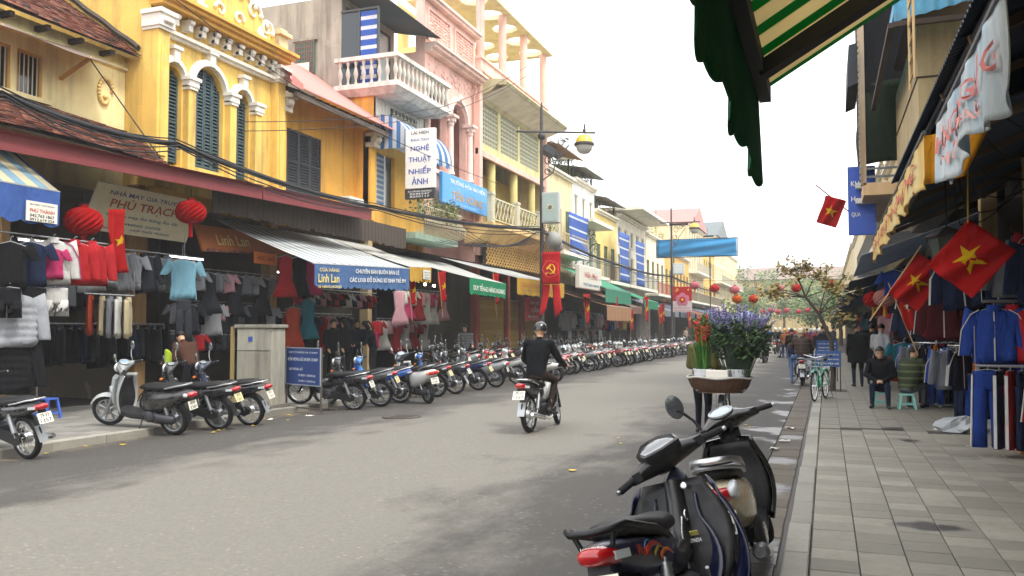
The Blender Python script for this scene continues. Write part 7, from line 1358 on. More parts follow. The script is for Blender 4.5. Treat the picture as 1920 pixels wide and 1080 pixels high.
rail('low rail with track trousers below the jackets', (1.75, 12.15, 1.24), (2.95, 11.9, 1.24), .018)
for k, (x, y, z, c) in enumerate(((2.35, 10.3, 1.4, RD), (2.5, 10.0, 1.35, RD), (2.62, 10.5, 1.42, '#1c1d20'), (2.55, 9.7, 1.4, RD))): garment('jacket', c, (x, y, z), R(-100 + 12 * k), '%s jacket hanging low at the right edge, %s from the front' % (CN[c], ORD(k + 1)), 'jackets at the right edge', WH if c == RD else None, 1.15)
for k, (x, y, z, c) in enumerate(((2.35, 10.4, .82, RD), (2.55, 10.0, .8, RD))): garment('trousers', c, (x, y, z + .1), R(-100), 'red track trousers hanging low at the right edge, %s' % ('kerb side' if k == 0 else 'wall side'), None, '#1c1d20', .7)
for k in range(9): c = (NV, RD, NV, BL, RD, GY, NV, MR, BL)[k]; garment('jacket', c, (2.35 + .12 * (k % 5), 11.3 + .35 * k, 2.75 + .12 * (k % 2)), R(-110 + 15 * (k % 3)), '%s jacket high under the right awning, %s from the camera' % (CN[c], ORD(k + 1)), 'jackets high under the right awning', WH if k % 2 else None, 1.1)
for cx, cy, nm in ((2.1, 19.4, 'round rack behind the stools'), (2.35, 16.2, 'round rack beside the plastic bundle')):
    t = thing('round_rack', 'chrome %s crowded with jackets' % nm, 'clothes rack', (cx, cy, PZ)); wb(G().tube([(cx + .42 * math.cos(a), cy + .42 * math.sin(a), 1.42) for a in [2 * PI * k / 20 for k in range(20)]], .014, 6, close=True), 'ring', CHROME, t, 60); wb(G().cyl((cx, cy, PZ), (cx, cy, 1.7), .02, n=8), 'post', CHROME, t, 60)
    for a in (0, PI / 2): wb(G().bar((cx - .42 * math.cos(a), cy - .42 * math.sin(a), PZ + .03), (cx + .42 * math.cos(a), cy + .42 * math.sin(a), PZ + .03), .03, .03), 'foot', CHROME, t)
    for k in range(11): a = 2 * PI * k / 11; c = (BL, '#1c1d20', RD, NV, WH, BL, GY, NV, '#d8702c', '#1c1d20', BL)[k]; garment('jacket', c, (cx + .42 * math.cos(a), cy + .42 * math.sin(a), 1.36), a + PI / 2, '%s jacket on the %s, %s round the ring' % (CN[c], nm, ORD(k + 1)), 'jackets on the ' + nm, WH if k % 3 else None, 1.0)
    for k in range(6): a = 2 * PI * k / 6 + .3; c = (BL, NV, TL, NV, BL, '#1c1d20')[k]; garment('trousers', c, (cx + .3 * math.cos(a), cy + .3 * math.sin(a), .95), a, '%s trousers below the %s, %s round the ring' % (CN[c], nm, ORD(k + 1)), 'trousers below the ' + nm, None, .8)
for k, (px, py, x, kd, c, lb) in enumerate(((1675, 505, 1.3, 'small', BL, 'small blue shirt hanging beside the yellow banner'), (1690, 512, 1.5, 'tee', NV, 'navy shirt hanging by the flag'), (1693, 572, 1.6, 'small', RD, 'red top over the round rack'), (1660, 590, 1.5, 'dress', '#e9b4bc', 'pale pink dress under the paper lantern'), (1722, 575, 2.0, 'tee', '#1c1d20', 'black shirt above the round rack'), (1750, 560, 2.3, 'tee', MR, 'maroon shirt above the round rack'), (1780, 600, 2.4, 'jacket', NV, 'navy jacket behind the star flag'))): garment(kd, c, onx(px, py, x), R(-100), lb, None, None, 1.3)
for k in range(30):
    y = 19.5 + k * 1.25; c = random.choice((NV, RD, BL, '#1c1d20', MR, NV, TL, '#8d9096', '#1c1d20')); garment(random.choice(('tee', 'jacket', 'dress')), c, (2.0 + .35 * math.sin(k * 2.1), y, 2.5 - .55 * (k % 3)), R(-100 + rnd(-20, 20)), '%s garment in the deep right hand shops, %s from the camera' % (CN[c], ORD(k + 1)), 'clothes in the deep right shops', None, 1.25)
for k in range(22):
    y = 13.4 + k * .42; c = (NV, '#1c1d20', RD, BL, MR, NV, '#3a3d44', TL, '#1c1d20', RD, GY)[k % 11]; garment(('jacket', 'tee', 'jacket', 'shirt')[k % 4], c, (1.75 + .3 * (k % 4), y, 2.75 - .45 * (k % 3 == 1)), R(-95 + rnd(-25, 25)), '%s top in the packed row under the slate awning, %s from the camera' % (CN[c], ORD(k + 1)), 'tops packed under the slate awning', WH if k % 4 == 0 else None, 1.15, rnd(-.1, .1))
g = G(); g.loft([[(2.0 + .42 * q * (1 + rnd(-.2, .2)) * math.cos(t), 14.8 + .26 * q * (1 + rnd(-.2, .2)) * math.sin(t), PZ + z + rnd(-.02, .03) * (z > 0)) for t in [2 * PI * i / 26 for i in range(26)]] for z, q in ((0, 1), (.06, 1.05), (.12, .95), (.17, .75), (.2, .45), (.21, .15))])
bag = g.build('plastic_bundle', glassy('#a4a9ac', .3)); tag(bag, 'heap of clear plastic wrapped clothes on the right pavement', 'bundle')
# step blocks below the racks
for k, (x, y) in enumerate(((2.25, 12.3), (2.45, 11.6), (2.4, 13.4))): tag(G().cbox(x, x + .3, y, y + .5, .24 if x > 2.3 else PZ, .5, .01).build('wooden_box', paint('#a9805a', .8)), 'wooden box under the track trousers, %s from the camera' % ORD((2, 1, 3)[k]), 'box', 'wooden boxes under the rack')
# ================================================================== people
SKIN = paint('#c99c7c', .55, .06); HAIR = paint('#15130f', .55, .2)
def seg_d(p, a, b):
    ab = b - a; t = max(0, min(1, (p - a).dot(ab) / max(ab.length_squared, 1e-9))); return (p - (a + ab * t)).length, t
def body_mesh(J, mats, voxel=.02, bulk=1.0, coat=0.0, fingers=True):
    """one continuous body surface from a posed skeleton. J: joints; mats: skin, top, bottom, shoe"""
    g = G(); segs = []
    def cap(a, b, r0, r1, m):
        a, b = Vector(a), Vector(b); d = (b - a); L = max(d.length, 1e-4); d.normalize()
        g.tube([a - d * r0 * .95, a - d * r0 * .6, a, a + d * L * .5, b, b + d * r1 * .6, b + d * r1 * .95], [r0 * .3, r0 * .8, r0, (r0 + r1) / 2 * 1.03, r1, r1 * .8, r1 * .3], 12); segs.append((a, b, r0, r1, m))
    H, N, C = Vector(J['hip']), Vector(J['neck']), Vector(J.get('chest') or (Vector(J['hip']) * .4 + Vector(J['neck']) * .6)); lat = (Vector(J['shl']) - Vector(J['shr'])).normalized(); hl = Vector(J.get('hlat', lat)).normalized()
    rings = []; path = [H - (C - H).normalized() * .1, H, H * .6 + C * .4, C, C * .35 + N * .65, N]; ws = [(.12, .085), (.165, .115), (.15 * bulk, .11 * bulk), (.18 * bulk, .125 * bulk), (.165 * bulk, .105 * bulk), (.06, .06)]
    for i, (p, (w, dd)) in enumerate(zip(path, ws)):
        t = (path[min(i + 1, 5)] - path[max(i - 1, 0)]).normalized(); la = hl if i < 2 else lat; la = (la - t * la.dot(t)).normalized(); fr = t.cross(la); rings.append([p + la * w * math.cos(q) + fr * dd * math.sin(q) for q in [2 * PI * k / 16 for k in range(16)]])
    g.loft(rings); segs.append((H, C, .14, .15, 1)); segs.append((C, N - (N - C) * .1, .15, .1, 1)); segs.append((H - (C - H).normalized() * .08, H - (C - H) * .02, .12, .13, 2))
    if coat:
        rings = []
        for k in range(6): f = k / 5; p = C + (H - C) * (f * (1 + coat)); w = .2 * bulk + .04 * f; rings.append([p + lat * w * math.cos(q) + lat.cross(Vector((0, 0, 1))) * (w * .72) * math.sin(q) for q in [2 * PI * i / 16 for i in range(16)]])
        g.loft(rings); segs.append((C, H + (H - C) * coat, .2, .22, 1))
    hd = Vector(J['head']); up = (hd - N).normalized(); look = Vector(J.get('look', (1, 0, 0))); look = (look - up * look.dot(up)).normalized(); side = up.cross(look)
    cap(N - up * .03, hd - up * .06, .052, .05, 0)
    R_ = []
    for z, a, b, o in ((-.125, .03, .035, .045), (-.105, .048, .05, .035), (-.06, .064, .072, .02), (0, .074, .09, .004), (.05, .073, .092, -.006), (.09, .058, .075, -.01), (.118, .03, .04, -.01)): R_.append([hd + up * z + look * (o + b * math.cos(q)) + side * a * math.sin(q) for q in [2 * PI * k / 16 for k in range(16)]])
    g.loft(R_); segs.append((hd - up * .06, hd + up * .06, .08, .08, 0))
    nz = hd + look * .095 - up * .02; cap(nz + up * .025 - look * .012, nz, .009, .016, 0)
    for sg in (1, -1): ear = hd + side * sg * .076 - look * .01 - up * .01; cap(ear - up * .02, ear + up * .02, .012, .014, 0)
    for s_ in ('l', 'r'):
        sh, el, wr = (Vector(J[k + s_]) for k in ('sh', 'el', 'wr')); cap(C * .5 + N * .5, sh, .08 * bulk, .07 * bulk, 1); cap(sh, el, .064 * bulk, .052 * bulk, 1); cap(el, wr, .05 * bulk, .04 * bulk, 1)
        d = (wr - el).normalized(); hn = Vector(J.get('hd' + s_, d)).normalized(); pal = wr + hn * .07; cap(wr + hn * .02, pal, .028, .032, 0)
        if fingers:
            ax = hn.cross(Vector((0, 0, 1))); ax = ax.normalized() if ax.length > .2 else Vector((0, 1, 0)); cv = Vector(J.get('curl', (0, 0, -1)))
            for k, (o, l) in enumerate(((-.026, .055), (-.009, .065), (.009, .06), (.026, .045))): b0 = pal + hn * .02 + ax * o; b1 = b0 + hn * l * .6; b2 = b1 + (hn * .4 + cv * .7).normalized() * l * .6; cap(b0, b1, .0095, .009, 0); cap(b1, b2, .009, .0075, 0)
            cap(wr + hn * .035 + ax * .025, wr + hn * .085 + ax * .05 + cv * .02, .011, .009, 0)
        hp, kn, an, to = (Vector(J[k + s_]) for k in ('hp', 'kn', 'an', 'to')); cap(hp, kn, .088, .06, 2); cap(kn, an, .058, .042, 2); he = an - (to - an).normalized() * .05; he.z = an.z - .045; t2 = to.copy(); cap(he, t2, .04, .032, 3); segs.append((an - Vector((0, 0, .02)), an - Vector((0, 0, .05)), .05, .05, 3))
    me = g.mesh('body_raw', mats); ob = bpy.data.objects.new('tmp', me); tmps = S.collection; tmps.objects.link(ob)
    md = ob.modifiers.new('r', 'REMESH'); md.mode = 'VOXEL'; md.voxel_size = voxel; md2 = ob.modifiers.new('s', 'SMOOTH'); md2.factor = .5; md2.iterations = 2 if voxel < .015 else 1
    return ob, segs
PEND = []
def person(label, loc, rz, J, top, bottom, shoe='#1c1c1e', hair='short', helmet=None, voxel=.02, bulk=1.0, coat=0.0, group=None, sc=1.0, skin=None, extra=None, stripes_=None, fingers=True):
    t = thing('person', label, 'person', loc, rz, group); t.scale = (sc, sc, sc); mats = [skin or SKIN, top if not isinstance(top, str) else cloth(top), cloth(bottom), paint(shoe, .6)]
    ob, segs = body_mesh(J, mats, voxel, bulk, coat, fingers); PEND.append((ob, segs, t, mats)); hd = Vector(J['head']); N = Vector(J['neck']); up = (hd - N).normalized(); look = Vector(J.get('look', (1, 0, 0))); look = (look - up * look.dot(up)).normalized(); side = up.cross(look)
    P = lambda a, b, c: hd + look * a + side * b + up * c
    if not helmet:
        R_ = []; rows = ((-.03 if hair == 'short' else -.16, 1.0), (.0, 1.08), (.05, 1.1), (.09, .9), (.125, .45), (.135, .05))
        for z, k in rows:
            ring = []
            for q in [2 * PI * i / 20 for i in range(20)]:
                fx = math.cos(q); lim = 1.0; zz = z
                if fx > .05 and z < .07: zz = z + (.075 - z) * min(1, (fx - .05) * 2.6)
                ring.append(P(-.006 + .09 * k * fx * lim, .079 * k * math.sin(q), zz))
            R_.append(ring)
        g = G(); g.loft(R_)
        if hair == 'pony': g.tube([P(-.08, 0, .06), P(-.14, 0, .04), P(-.16, 0, -.05), P(-.14, 0, -.2)], [.03, .035, .03, .012], 8)
        if hair == 'long': g.tube([P(-.05, 0, .0), P(-.08, 0, -.1), P(-.09, 0, -.22)], [.075, .07, .05], 10)
        g.build('hair', HAIR, t, smooth=180)
    else:
        R_ = [[P(-.008 + .112 * k * math.cos(q), .102 * k * math.sin(q), z) for q in [2 * PI * i / 20 for i in range(20)]] for z, k in ((-.01, 1.0), (.03, 1.06), (.08, 1.0), (.12, .8), (.148, .45), (.155, .05))]; h = G().loft(R_).build('helmet', gloss(helmet, .25, .6, .15), t, smooth=70)
        G().sheet(lambda u, v: P(.09 + .06 * v - .05 * (2 * u - 1) ** 2, .09 * (2 * u - 1), .04 - .012 * v), 10, 3, .006).build('visor', gloss(helmet, .25, .6, .15), h); G().tube([P(.0, .078, .0), P(.03, .06, -.09), P(.05, 0, -.125), P(.03, -.06, -.09), P(0, -.078, 0)], .006, 5).build('chin_strap', DRK(), h)
    g = G()
    for sg in (1, -1): g.ball(P(.082, sg * .032, .012), .011, 8, 5, 0, (.6, 1.3, .7)); g.tube([P(.09, sg * .018, .034), P(.088, sg * .034, .038), P(.078, sg * .05, .032)], .004, 5)
    g.build('eyes', paint('#1d1714', .4), t, smooth=60); G().tube([P(.08, .024, -.068), P(.088, 0, -.07), P(.08, -.024, -.068)], .005, 5).build('mouth', paint('#8a4f44', .5), t)
    return t
def finish_people():
    dg = bpy.context.evaluated_depsgraph_get()
    for ob, segs, t, mats in PEND:
        me = bpy.data.meshes.new_from_object(ob.evaluated_get(dg)); me.name = 'body'; me.materials.clear()
        for m in mats: me.materials.append(m)
        idx = []
        for p in me.polygons:
            c = p.center; best = 9; bi = 1
            for a, b, r0, r1, m in segs:
                d, q = seg_d(c, a, b); d = d / (r0 + (r1 - r0) * q)
                if d < best: best = d; bi = m
            idx.append(bi)
        me.polygons.foreach_set('material_index', idx); me.polygons.foreach_set('use_smooth', [True] * len(me.polygons)); put('body', me, t); bpy.data.objects.remove(ob)
def J_stand(step=0.0, arm=.0, bend=0.0, look=(1, 0, 0), elb=.1, wide=.0):
    b = bend; return dict(hip=(0, 0, .9), neck=(.02 + .42 * math.sin(b), 0, .92 + .52 * math.cos(b)), head=(.045 + .55 * math.sin(b) + .02, 0, .94 + .655 * math.cos(b)), look=look, shl=(.4 * math.sin(b), .185, .9 + .47 * math.cos(b)), shr=(.4 * math.sin(b), -.185, .9 + .47 * math.cos(b)),
        ell=(.4 * math.sin(b) - .03 + arm * .2, .235 + wide, .64 + .46 * math.cos(b)), elr=(.4 * math.sin(b) - .03 - arm * .2, -.235 - wide, .64 + .46 * math.cos(b)), wrl=(.4 * math.sin(b) + .04 + elb + arm * .35, .235, .4 + .46 * math.cos(b) + elb * .6), wrr=(.4 * math.sin(b) + .04 + elb - arm * .2, -.235, .4 + .46 * math.cos(b) + elb * .6),
        hpl=(0, .09, .88), hpr=(0, -.09, .88), knl=(.04 + step * .22, .1, .48), knr=(.03 - step * .12, -.1, .48), anl=(step * .32, .1, .09), anr=(-step * .34, -.1, .09 + .06 * step), tol=(step * .32 + .15, .12, .035), tor=(-step * .34 + .14, -.12, .035 + .02 * step))
def J_sit(h=.3, lean=.1, hands='lap', knee=.45, look=(1, 0, 0), spread=.1):
    z = h + .1; return dict(hip=(0, 0, z + .02), neck=(.1 + lean, 0, z + .56), head=(.16 + lean, 0, z + .7), look=look, shl=(.08 + lean, .185, z + .5), shr=(.08 + lean, -.185, z + .5), ell=(.1 + lean, .26, z + .25), elr=(.1 + lean, -.26, z + .25), wrl=(.34, .05, z + .13), wrr=(.34, -.05, z + .13), hdl=(.6, -.5, 0), hdr=(.6, .5, 0), hpl=(.05, .09, z), hpr=(.05, -.09, z), hlat=(0, 1, 0),
        knl=(.42, spread + .04, max(.44, z + .04)), knr=(.42, -spread - .04, max(.44, z + .04)), anl=(.42, spread + .05, .09), anr=(.38, -spread - .05, .09), tol=(.58, spread + .07, .035), tor=(.54, -spread - .07, .035))
def J_ride(seat=.8, bar=(.62, .34, 1.0), foot=(.2, .16, .28), lean=.06, look=(1, 0, 0)):
    z = seat + .1; return dict(hip=(0, 0, z), neck=(.1 + lean, 0, z + .53), head=(.14 + lean, 0, z + .67), look=look, shl=(.08 + lean, .19, z + .47), shr=(.08 + lean, -.19, z + .47), ell=(.26, .3, z + .22), elr=(.26, -.3, z + .22), wrl=(bar[0] - .1, bar[1] - .03, bar[2] + .02), wrr=(bar[0] - .1, -bar[1] + .03, bar[2] + .02), hdl=(1, .1, -.1), hdr=(1, -.1, -.1), hpl=(.03, .1, z - .02), hpr=(.03, -.1, z - .02), hlat=(0, 1, 0),
        knl=(.4, foot[1] + .02, z - .12), knr=(.4, -foot[1] - .02, z - .12), anl=(foot[0], foot[1], foot[2] + .08), anr=(foot[0], -foot[1], foot[2] + .08), tol=(foot[0] + .15, foot[1] + .01, foot[2] + .03), tor=(foot[0] + .15, -foot[1] - .01, foot[2] + .03))
def ridden(proto, label, plabel, x, y, head, c1, top, bottom, helmet, lean=0, voxel=.02, fix=None, c2=None, bag=None):
    o = bike(proto, label, x, y, head, c1, c2, lean, crown(x), 'ridden motorbikes'); a = R(head); f = Vector((math.cos(a), math.sin(a), 0))
    J = J_ride(); person(plabel, (x + f.x * .28, y + f.y * .28, crown(x)), a, J, top, bottom, '#2b2422', helmet=helmet, voxel=voxel, bulk=1.12, fingers=voxel < .016); return o
# the rider passing in mid street
ridden(PU, 'dark motorbike with a pale handlebar cover ridden up the middle of the road', 'rider in black jacket and brown trousers with black helmet passing in mid road', -4.35, 12.6, 88, '#24262b', '#15171c', '#3d322b', '#1b1d20', 2, .012, c2='#d8d8d4')
ridden(PS, 'silver scooter ridden away beyond the flowers', 'rider in black with a beige helmet just right of the flowers', -2.85, 42.5, 90, '#b9bcbc', '#17181b', '#1f2126', '#c9b084')
for k, (px, y, c, tp, hm, d) in enumerate(((1462, 52, '#2a2b30', '#26282e', '#c9c9c4', 'dark'), (1452, 58, '#a02c30', '#343840', '#d8d8d4', 'grey'), (1478, 66, '#d9d9d5', '#8a2a2c', '#e2e2de', 'dark red'), (1440, 72, '#26272b', '#2d4fa8', '#e8e6da', 'blue'), (1470, 80, '#26272b', '#b9bcc2', '#3a3d44', 'pale grey'), (1500, 74, '#8d9092', '#c9b48a', '#d2d2ce', 'tan'), (1490, 92, '#26272b', '#c52a30', '#e2e2de', 'red'))):
    a = math.atan((px - 960) / 1600) - _th; x = y * math.tan(a); ridden((PU, PS, PUs)[k % 3], '%s motorbike in the far traffic, %s from the front' % (('black', 'red', 'white', 'black', 'black', 'silver', 'black')[k], ORD(k + 1)), 'rider in %s jacket in the far traffic, %s from the front' % (d, ORD(k + 1)), x, y, 90 + rnd(-6, 6) if k % 3 else -88, c, tp, '#2d3038', hm, 0, .03)
# right pavement and kerb
person('man in a long black coat and jeans standing on the right pavement, seen from behind', (.78, 25.2, PZ), R(100), J_stand(look=(.2, -1, 0), elb=.05), '#191a1d', '#3a4658', '#151515', coat=.75, bulk=1.15, sc=1.0)
person('person in dark coat half hidden behind the man in the long black coat', (1.2, 26.4, PZ), R(80), J_stand(elb=.1), '#1d1e22', '#1d1e22', coat=.9, bulk=1.1)
person('young man in a white jacket and black trousers walking by the right shops', (1.32, 24.6, PZ), R(70), J_stand(.6, .3, .12, elb=.2), '#dcdee2', '#1c1e24', '#d8d8d8', bulk=1.05, sc=1.0)
SEATED = person('seated man in a dark jacket and navy jeans with clasped hands facing the street', (1.02, 18.85, PZ), R(-97), J_sit(.3, .1, look=(1, .1, 0)), '#202126', '#26304a', '#22262c', voxel=.0095, bulk=1.1)
G().box(-.005, .005, -.1, .1, 0, .012).build('chest_print', paint('#a9abb0', .7), SEATED, (.215, 0, .72), (0, -.3, 0))
def mat_stripe_green():
    return stripes('#3f4a2e', '#6f7c50', 2, .13, .7)
person('seated person in an olive striped padded jacket, seen from behind', (1.46, 18.6, PZ), R(60), J_sit(.3, .18, look=(.8, -.5, -.2)), mat_stripe_green(), '#77797a', '#1c1c1e', voxel=.012, bulk=1.28)
person('man in a brown jacket and blue jeans walking away along the right of the road', (-1.42, 38.8, 0), R(92), J_stand(.7, .3), '#3d2f2c', '#3d5f9a', '#3a2a22', bulk=1.12)
person('passer-by in an orange brown top further up the road', (-2.2, 50, 0), R(95), J_stand(.6, .3), '#b0714a', '#4a6088', helmet='#e0a838')
o = bike(PU, 'motorbike carrying the man in the brown padded jacket beside the right kerb', -.72, 27.2, 92, '#2a2b30', None, 0, 0, 'ridden motorbikes')
person('man in a brown padded jacket and beige helmet sitting on a motorbike by the kerb', (-.72, 27.45, 0), R(92), J_ride(foot=(.05, .3, .05), bar=(.6, .3, .95)), stripes('#4a3830', '#5d4a40', 2, .12, .75), '#5f7fb0', '#3a3d44', helmet='#c9bc94', bulk=1.3)
for k, (px, y, tp, bt, hr) in enumerate(((1545, 34, '#3a3a40', '#22252c', None), (1535, 40, '#2c2e36', '#2d3038', '#d8d8d4'), (1550, 45, '#55585e', '#22252c', None), (1528, 48, '#b04a4e', '#2d3038', '#e0e0dc'), (1560, 50, '#2f3a55', '#22252c', None), (1512, 56, '#7a2a34', '#2d3038', None), (1540, 62, '#c9c9c4', '#3a3d44', None), (1520, 70, '#2d4fa8', '#22252c', '#e0e0dc'), (1505, 84, '#8a5a3c', '#22252c', None), (1425, 88, '#2c2e36', '#22252c', None), (1435, 95, '#b9a88a', '#3a3d44', None), (1483, 100, '#a83a44', '#22252c', None))):
    x = y * math.tan(math.atan((px - 960) / 1600) - _th); person('%s pedestrian from the camera in the distant crowd at right' % ORD(k + 1), (x, y, PZ if x > -.3 else crown(x)), R(90 + rnd(-70, 70)), J_stand(rnd(.2, .7), .3), tp, bt, helmet=hr, voxel=.032, bulk=1.1, fingers=False)
# left shop people
for (px, x, z, a, J, tp, bt, hr, lb) in ((622, -12.7, .26, -20, J_stand(look=(1, .2, 0)), '#17181c', '#1c1d22', 'short', 'man in a black jacket standing leftmost of the group under the blue valance'), (648, -12.6, .26, 160, J_stand(look=(.8, .6, 0), elb=.2), '#1d1e24', '#26282e', 'long', 'woman in black facing the man under the blue valance'), (669, -12.9, .26, -50, J_stand(elb=.25), '#202a44', '#1c1d22', 'long', 'woman in a navy coat in the middle of the group under the blue valance'), (700, -12.4, .26, 190, J_stand(bend=.35, elb=.25, look=(1, 0, -.5)), '#1b1b20', '#2a2c34', 'pony', 'woman with a ponytail bending forward under the blue valance')):
    p = onx(px, 640, x); person(lb, (x, p.y, z), R(a), J, tp, bt, hair=hr, bulk=1.12, voxel=.018)
g = G(); p = onx(703, 622, -12.4); g.tube([(p.x + .1, p.y - .12, 1.6), (p.x + .16, p.y - .14, 1.4), (p.x + .2, p.y - .13, 1.15)], [.04, .045, .03], 8); tag(g.build('scarf', cloth('#d8427a'), smooth=60), 'pink scarf worn by the woman with a ponytail', 'scarf')
p = onx(872, 640, -12.2); person('man in a grey padded vest standing beside the dark door', (-12.2, p.y, PZ), R(-60), J_stand(look=(.6, -.8, 0), elb=.2), stripes('#6d6f72', '#8a8c90', 2, .1, .7), '#1c1d22', bulk=1.15, voxel=.018)
p = onx(362, 660, -11.4); person('person in a brown jacket bending over the parked motorbikes', (-11.6, p.y + .2, PZ), R(160), J_stand(bend=.75, elb=.3), '#5a3c30', '#23252b', helmet=None, bulk=1.15, voxel=.018)
t = thing('lime_cloth', 'lime green cloth hung over a motorbike mirror', 'cloth', (-10.55, 11.75, 1.0)); g = G(); g.sheet(lambda u, v: (-10.5 + .16 * (u - .5), 11.62 - .02 * math.sin(u * 7), 1.32 - .3 * v + .04 * math.sin(u * 5)), 8, 8, .006); wb(g, 'fold', cloth('#b8d23c'), t, 180)
p = onx(1285, 640, -11.5); person('person in a beige coat standing by the far row of motorbikes', (-11.0, p.y * .96, PZ), R(-30), J_stand(elb=.2), '#b09a86', '#4a4644', bulk=1.1, voxel=.03, fingers=False)
# stools
def stool(label, x, y, c, h=.3):
    t = thing('plastic_stool', label, 'stool', (x, y, PZ)); m = gloss(c, .35, .2, .15); k = .13
    wb(G().loft([[(x + a * q, y + b * q, PZ + z) for a, b in ((-1, -.8), (-.8, -1), (.8, -1), (1, -.8), (1, .8), (.8, 1), (-.8, 1), (-1, .8))] for z, q in ((h - .03, k + .008), (h - .005, k + .006), (h, k - .01))]), 'seat', m, t, 30)
    for a in (-1, 1):
        for b in (-1, 1): wb(G().loft([[(x + a * q + da * .02, y + b * q + db * .02, PZ + z) for da, db in ((-1, -1), (1, -1), (1, 1), (-1, 1))] for z, q in ((0, k + .02), (h - .03, k - .025))]), 'leg', m, t)
    for s_ in (-1, 1): wb(G().bar((x - k - .005, y + s_ * (k + .005), PZ + .1), (x + k + .005, y + s_ * (k + .005), PZ + .1), .012, .03), 'stretcher', m, t); wb(G().bar((x + s_ * (k + .005), y - k - .005, PZ + .1), (x + s_ * (k + .005), y + k + .005, PZ + .1), .012, .03), 'stretcher', m, t)
    return t
stool('turquoise plastic stool under the person in the olive jacket', 1.46, 18.55, '#8fd3c8'); stool('turquoise plastic stool under the seated man with clasped hands', 1.02, 18.85, '#7cc6bc')
q = onx(80, 780, -13.1); stool('blue plastic stool beside the wooden post at the left', -12.9, 11.35, '#4a6fd0', .36)
# ================================================================== bicycles, flowers, tree, flags, lanterns, cables
def bicycle(root, col, basket=True):
    r = .33; wbk = 1.06; m = gloss(col, .3, .4, .2); P_ = lambda n, g, mm, sm=60, par=None: g.build(n, mm, par or root, smooth=sm)
    for x, n in ((0, 'rear_wheel'), (wbk, 'front_wheel')):
        w = P_(n, G().tube([(x + (r - .017) * math.cos(a), 0, r + (r - .017) * math.sin(a)) for a in [2 * PI * k / 36 for k in range(36)]], .017, 8, close=True), TYRE); g = G(); g.tube([(x + (r - .04) * math.cos(a), 0, r + (r - .04) * math.sin(a)) for a in [2 * PI * k / 36 for k in range(36)]], .011, 6, close=True); g.cyl((x, -.05, r), (x, .05, r), .022, n=8)
        for k in range(24): a = 2 * PI * k / 24; g.cyl((x + .02 * math.cos(a + .6), .03 * (-1) ** k, r + .02 * math.sin(a + .6)), (x + (r - .045) * math.cos(a), 0, r + (r - .045) * math.sin(a)), .0022, n=4)
        P_('rim', g, CHROME, 60, w); P_('mudguard', G().loft([[(x + q * math.cos(a), y, r + q * math.sin(a)) for q, y in ((r + .02, -.03), (r + .034, 0), (r + .02, .03), (r + .028, 0))] for a in [R((60 if x else 50) + 13 * k) for k in range(11)]]), m)
    P_('frame', G().tube([(.92, 0, .86), (.87, 0, .7), (.6, 0, .36), (.44, 0, .3)], .02, 8).tube([(.44, 0, .3), (.3, 0, .8)], .016, 8).tube([(.88, 0, .74), (.62, 0, .5), (.36, 0, .55)], .015, 8).tube([(.44, .05, .3), (0, .06, r)], .011, 6).tube([(.44, -.05, .3), (0, -.06, r)], .011, 6).tube([(.34, .03, .66), (0, .06, r)], .009, 6).tube([(.34, -.03, .66), (0, -.06, r)], .009, 6), m)
    P_('fork', G().tube([(.9, 0, .8), (.96, .05, .62), (1.06, .055, r)], .012, 6).tube([(.9, 0, .8), (.96, -.05, .62), (1.06, -.055, r)], .012, 6), m); P_('handlebar', G().tube([(.7, .28, .98), (.82, .27, 1.0), (.93, .12, .97), (.93, 0, .94), (.93, -.12, .97), (.82, -.27, 1.0), (.7, -.28, .98)], .012, 8).cyl((.92, 0, .84), (.93, 0, .95), .014, n=8), CHROME)
    for s_ in (1, -1): P_('grip', G().cyl((.7, s_ * .28, .98), (.8, s_ * .272, .998), .017, n=8), TYRE)
    P_('saddle', G().loft([sring(x, z, hw, hh, 12, 2.4) for x, z, hw, hh in [(.44, .86, .02, .02), (.38, .87, .035, .025), (.26, .88, .09, .035), (.17, .89, .1, .035), (.14, .89, .06, .02)]]), SEATM); P_('carrier', G().bar((.22, .06, .7), (-.28, .06, .71), .012, .012).bar((.22, -.06, .7), (-.28, -.06, .71), .012, .012).bar((-.28, -.06, .71), (-.28, .06, .71), .012, .012).bar((-.1, -.06, .705), (-.1, .06, .705), .012, .012).cyl((-.2, .06, .71), (0, .07, r), .006, n=5).cyl((-.2, -.06, .71), (0, -.07, r), .006, n=5), CHROME)
    P_('pedals', G().cyl((.44, -.1, .3), (.44, .1, .3), .012, n=8).bar((.44, .09, .3), (.5, .1, .15), .015, .02).bar((.44, -.09, .3), (.38, -.1, .45), .015, .02).obox((.5, .15, .15), (.08, .09, .02)).obox((.38, -.15, .45), (.08, .09, .02)), SILV); P_('chain_guard', G().prism([(.52, .36), (.5, .22), (0, .28), (0, .37)], lambda x, z: (x, -.075, z), lambda x, z: (x, -.06, z)), m); P_('stand', G().tube([(.0, .07, r), (-.05, .16, .02), (-.05, -.16, .02), (.0, -.07, r)], .009, 6), FRAME)
    if basket:
        g = G()
        for z in (.68, .76, .84, .92): k = .1 + (z - .68) * .12; g.tube([(1.1 + a * k, b * k * 1.4, z) for a, b in ((-1, -1), (1, -1), (1, 1), (-1, 1))], .005, 4, close=True)
        for k in range(16): a = 2 * PI * k / 16; c, d = math.cos(a), math.sin(a); m_ = max(abs(c), abs(d)); g.cyl((1.1 + .1 * c / m_, .14 * d / m_, .68), (1.1 + .13 * c / m_, .18 * d / m_, .92), .004, n=4)
        P_('wire_basket', g, metal('#8d9092', .4))
BG = thing('bicycle', 'green bicycle with a wire basket parked on the right kerb', 'bicycle', (-.02, 20.0, PZ), R(-102)); bicycle(BG, '#35b08a'); BG.location = (-.05, 20.75, PZ)
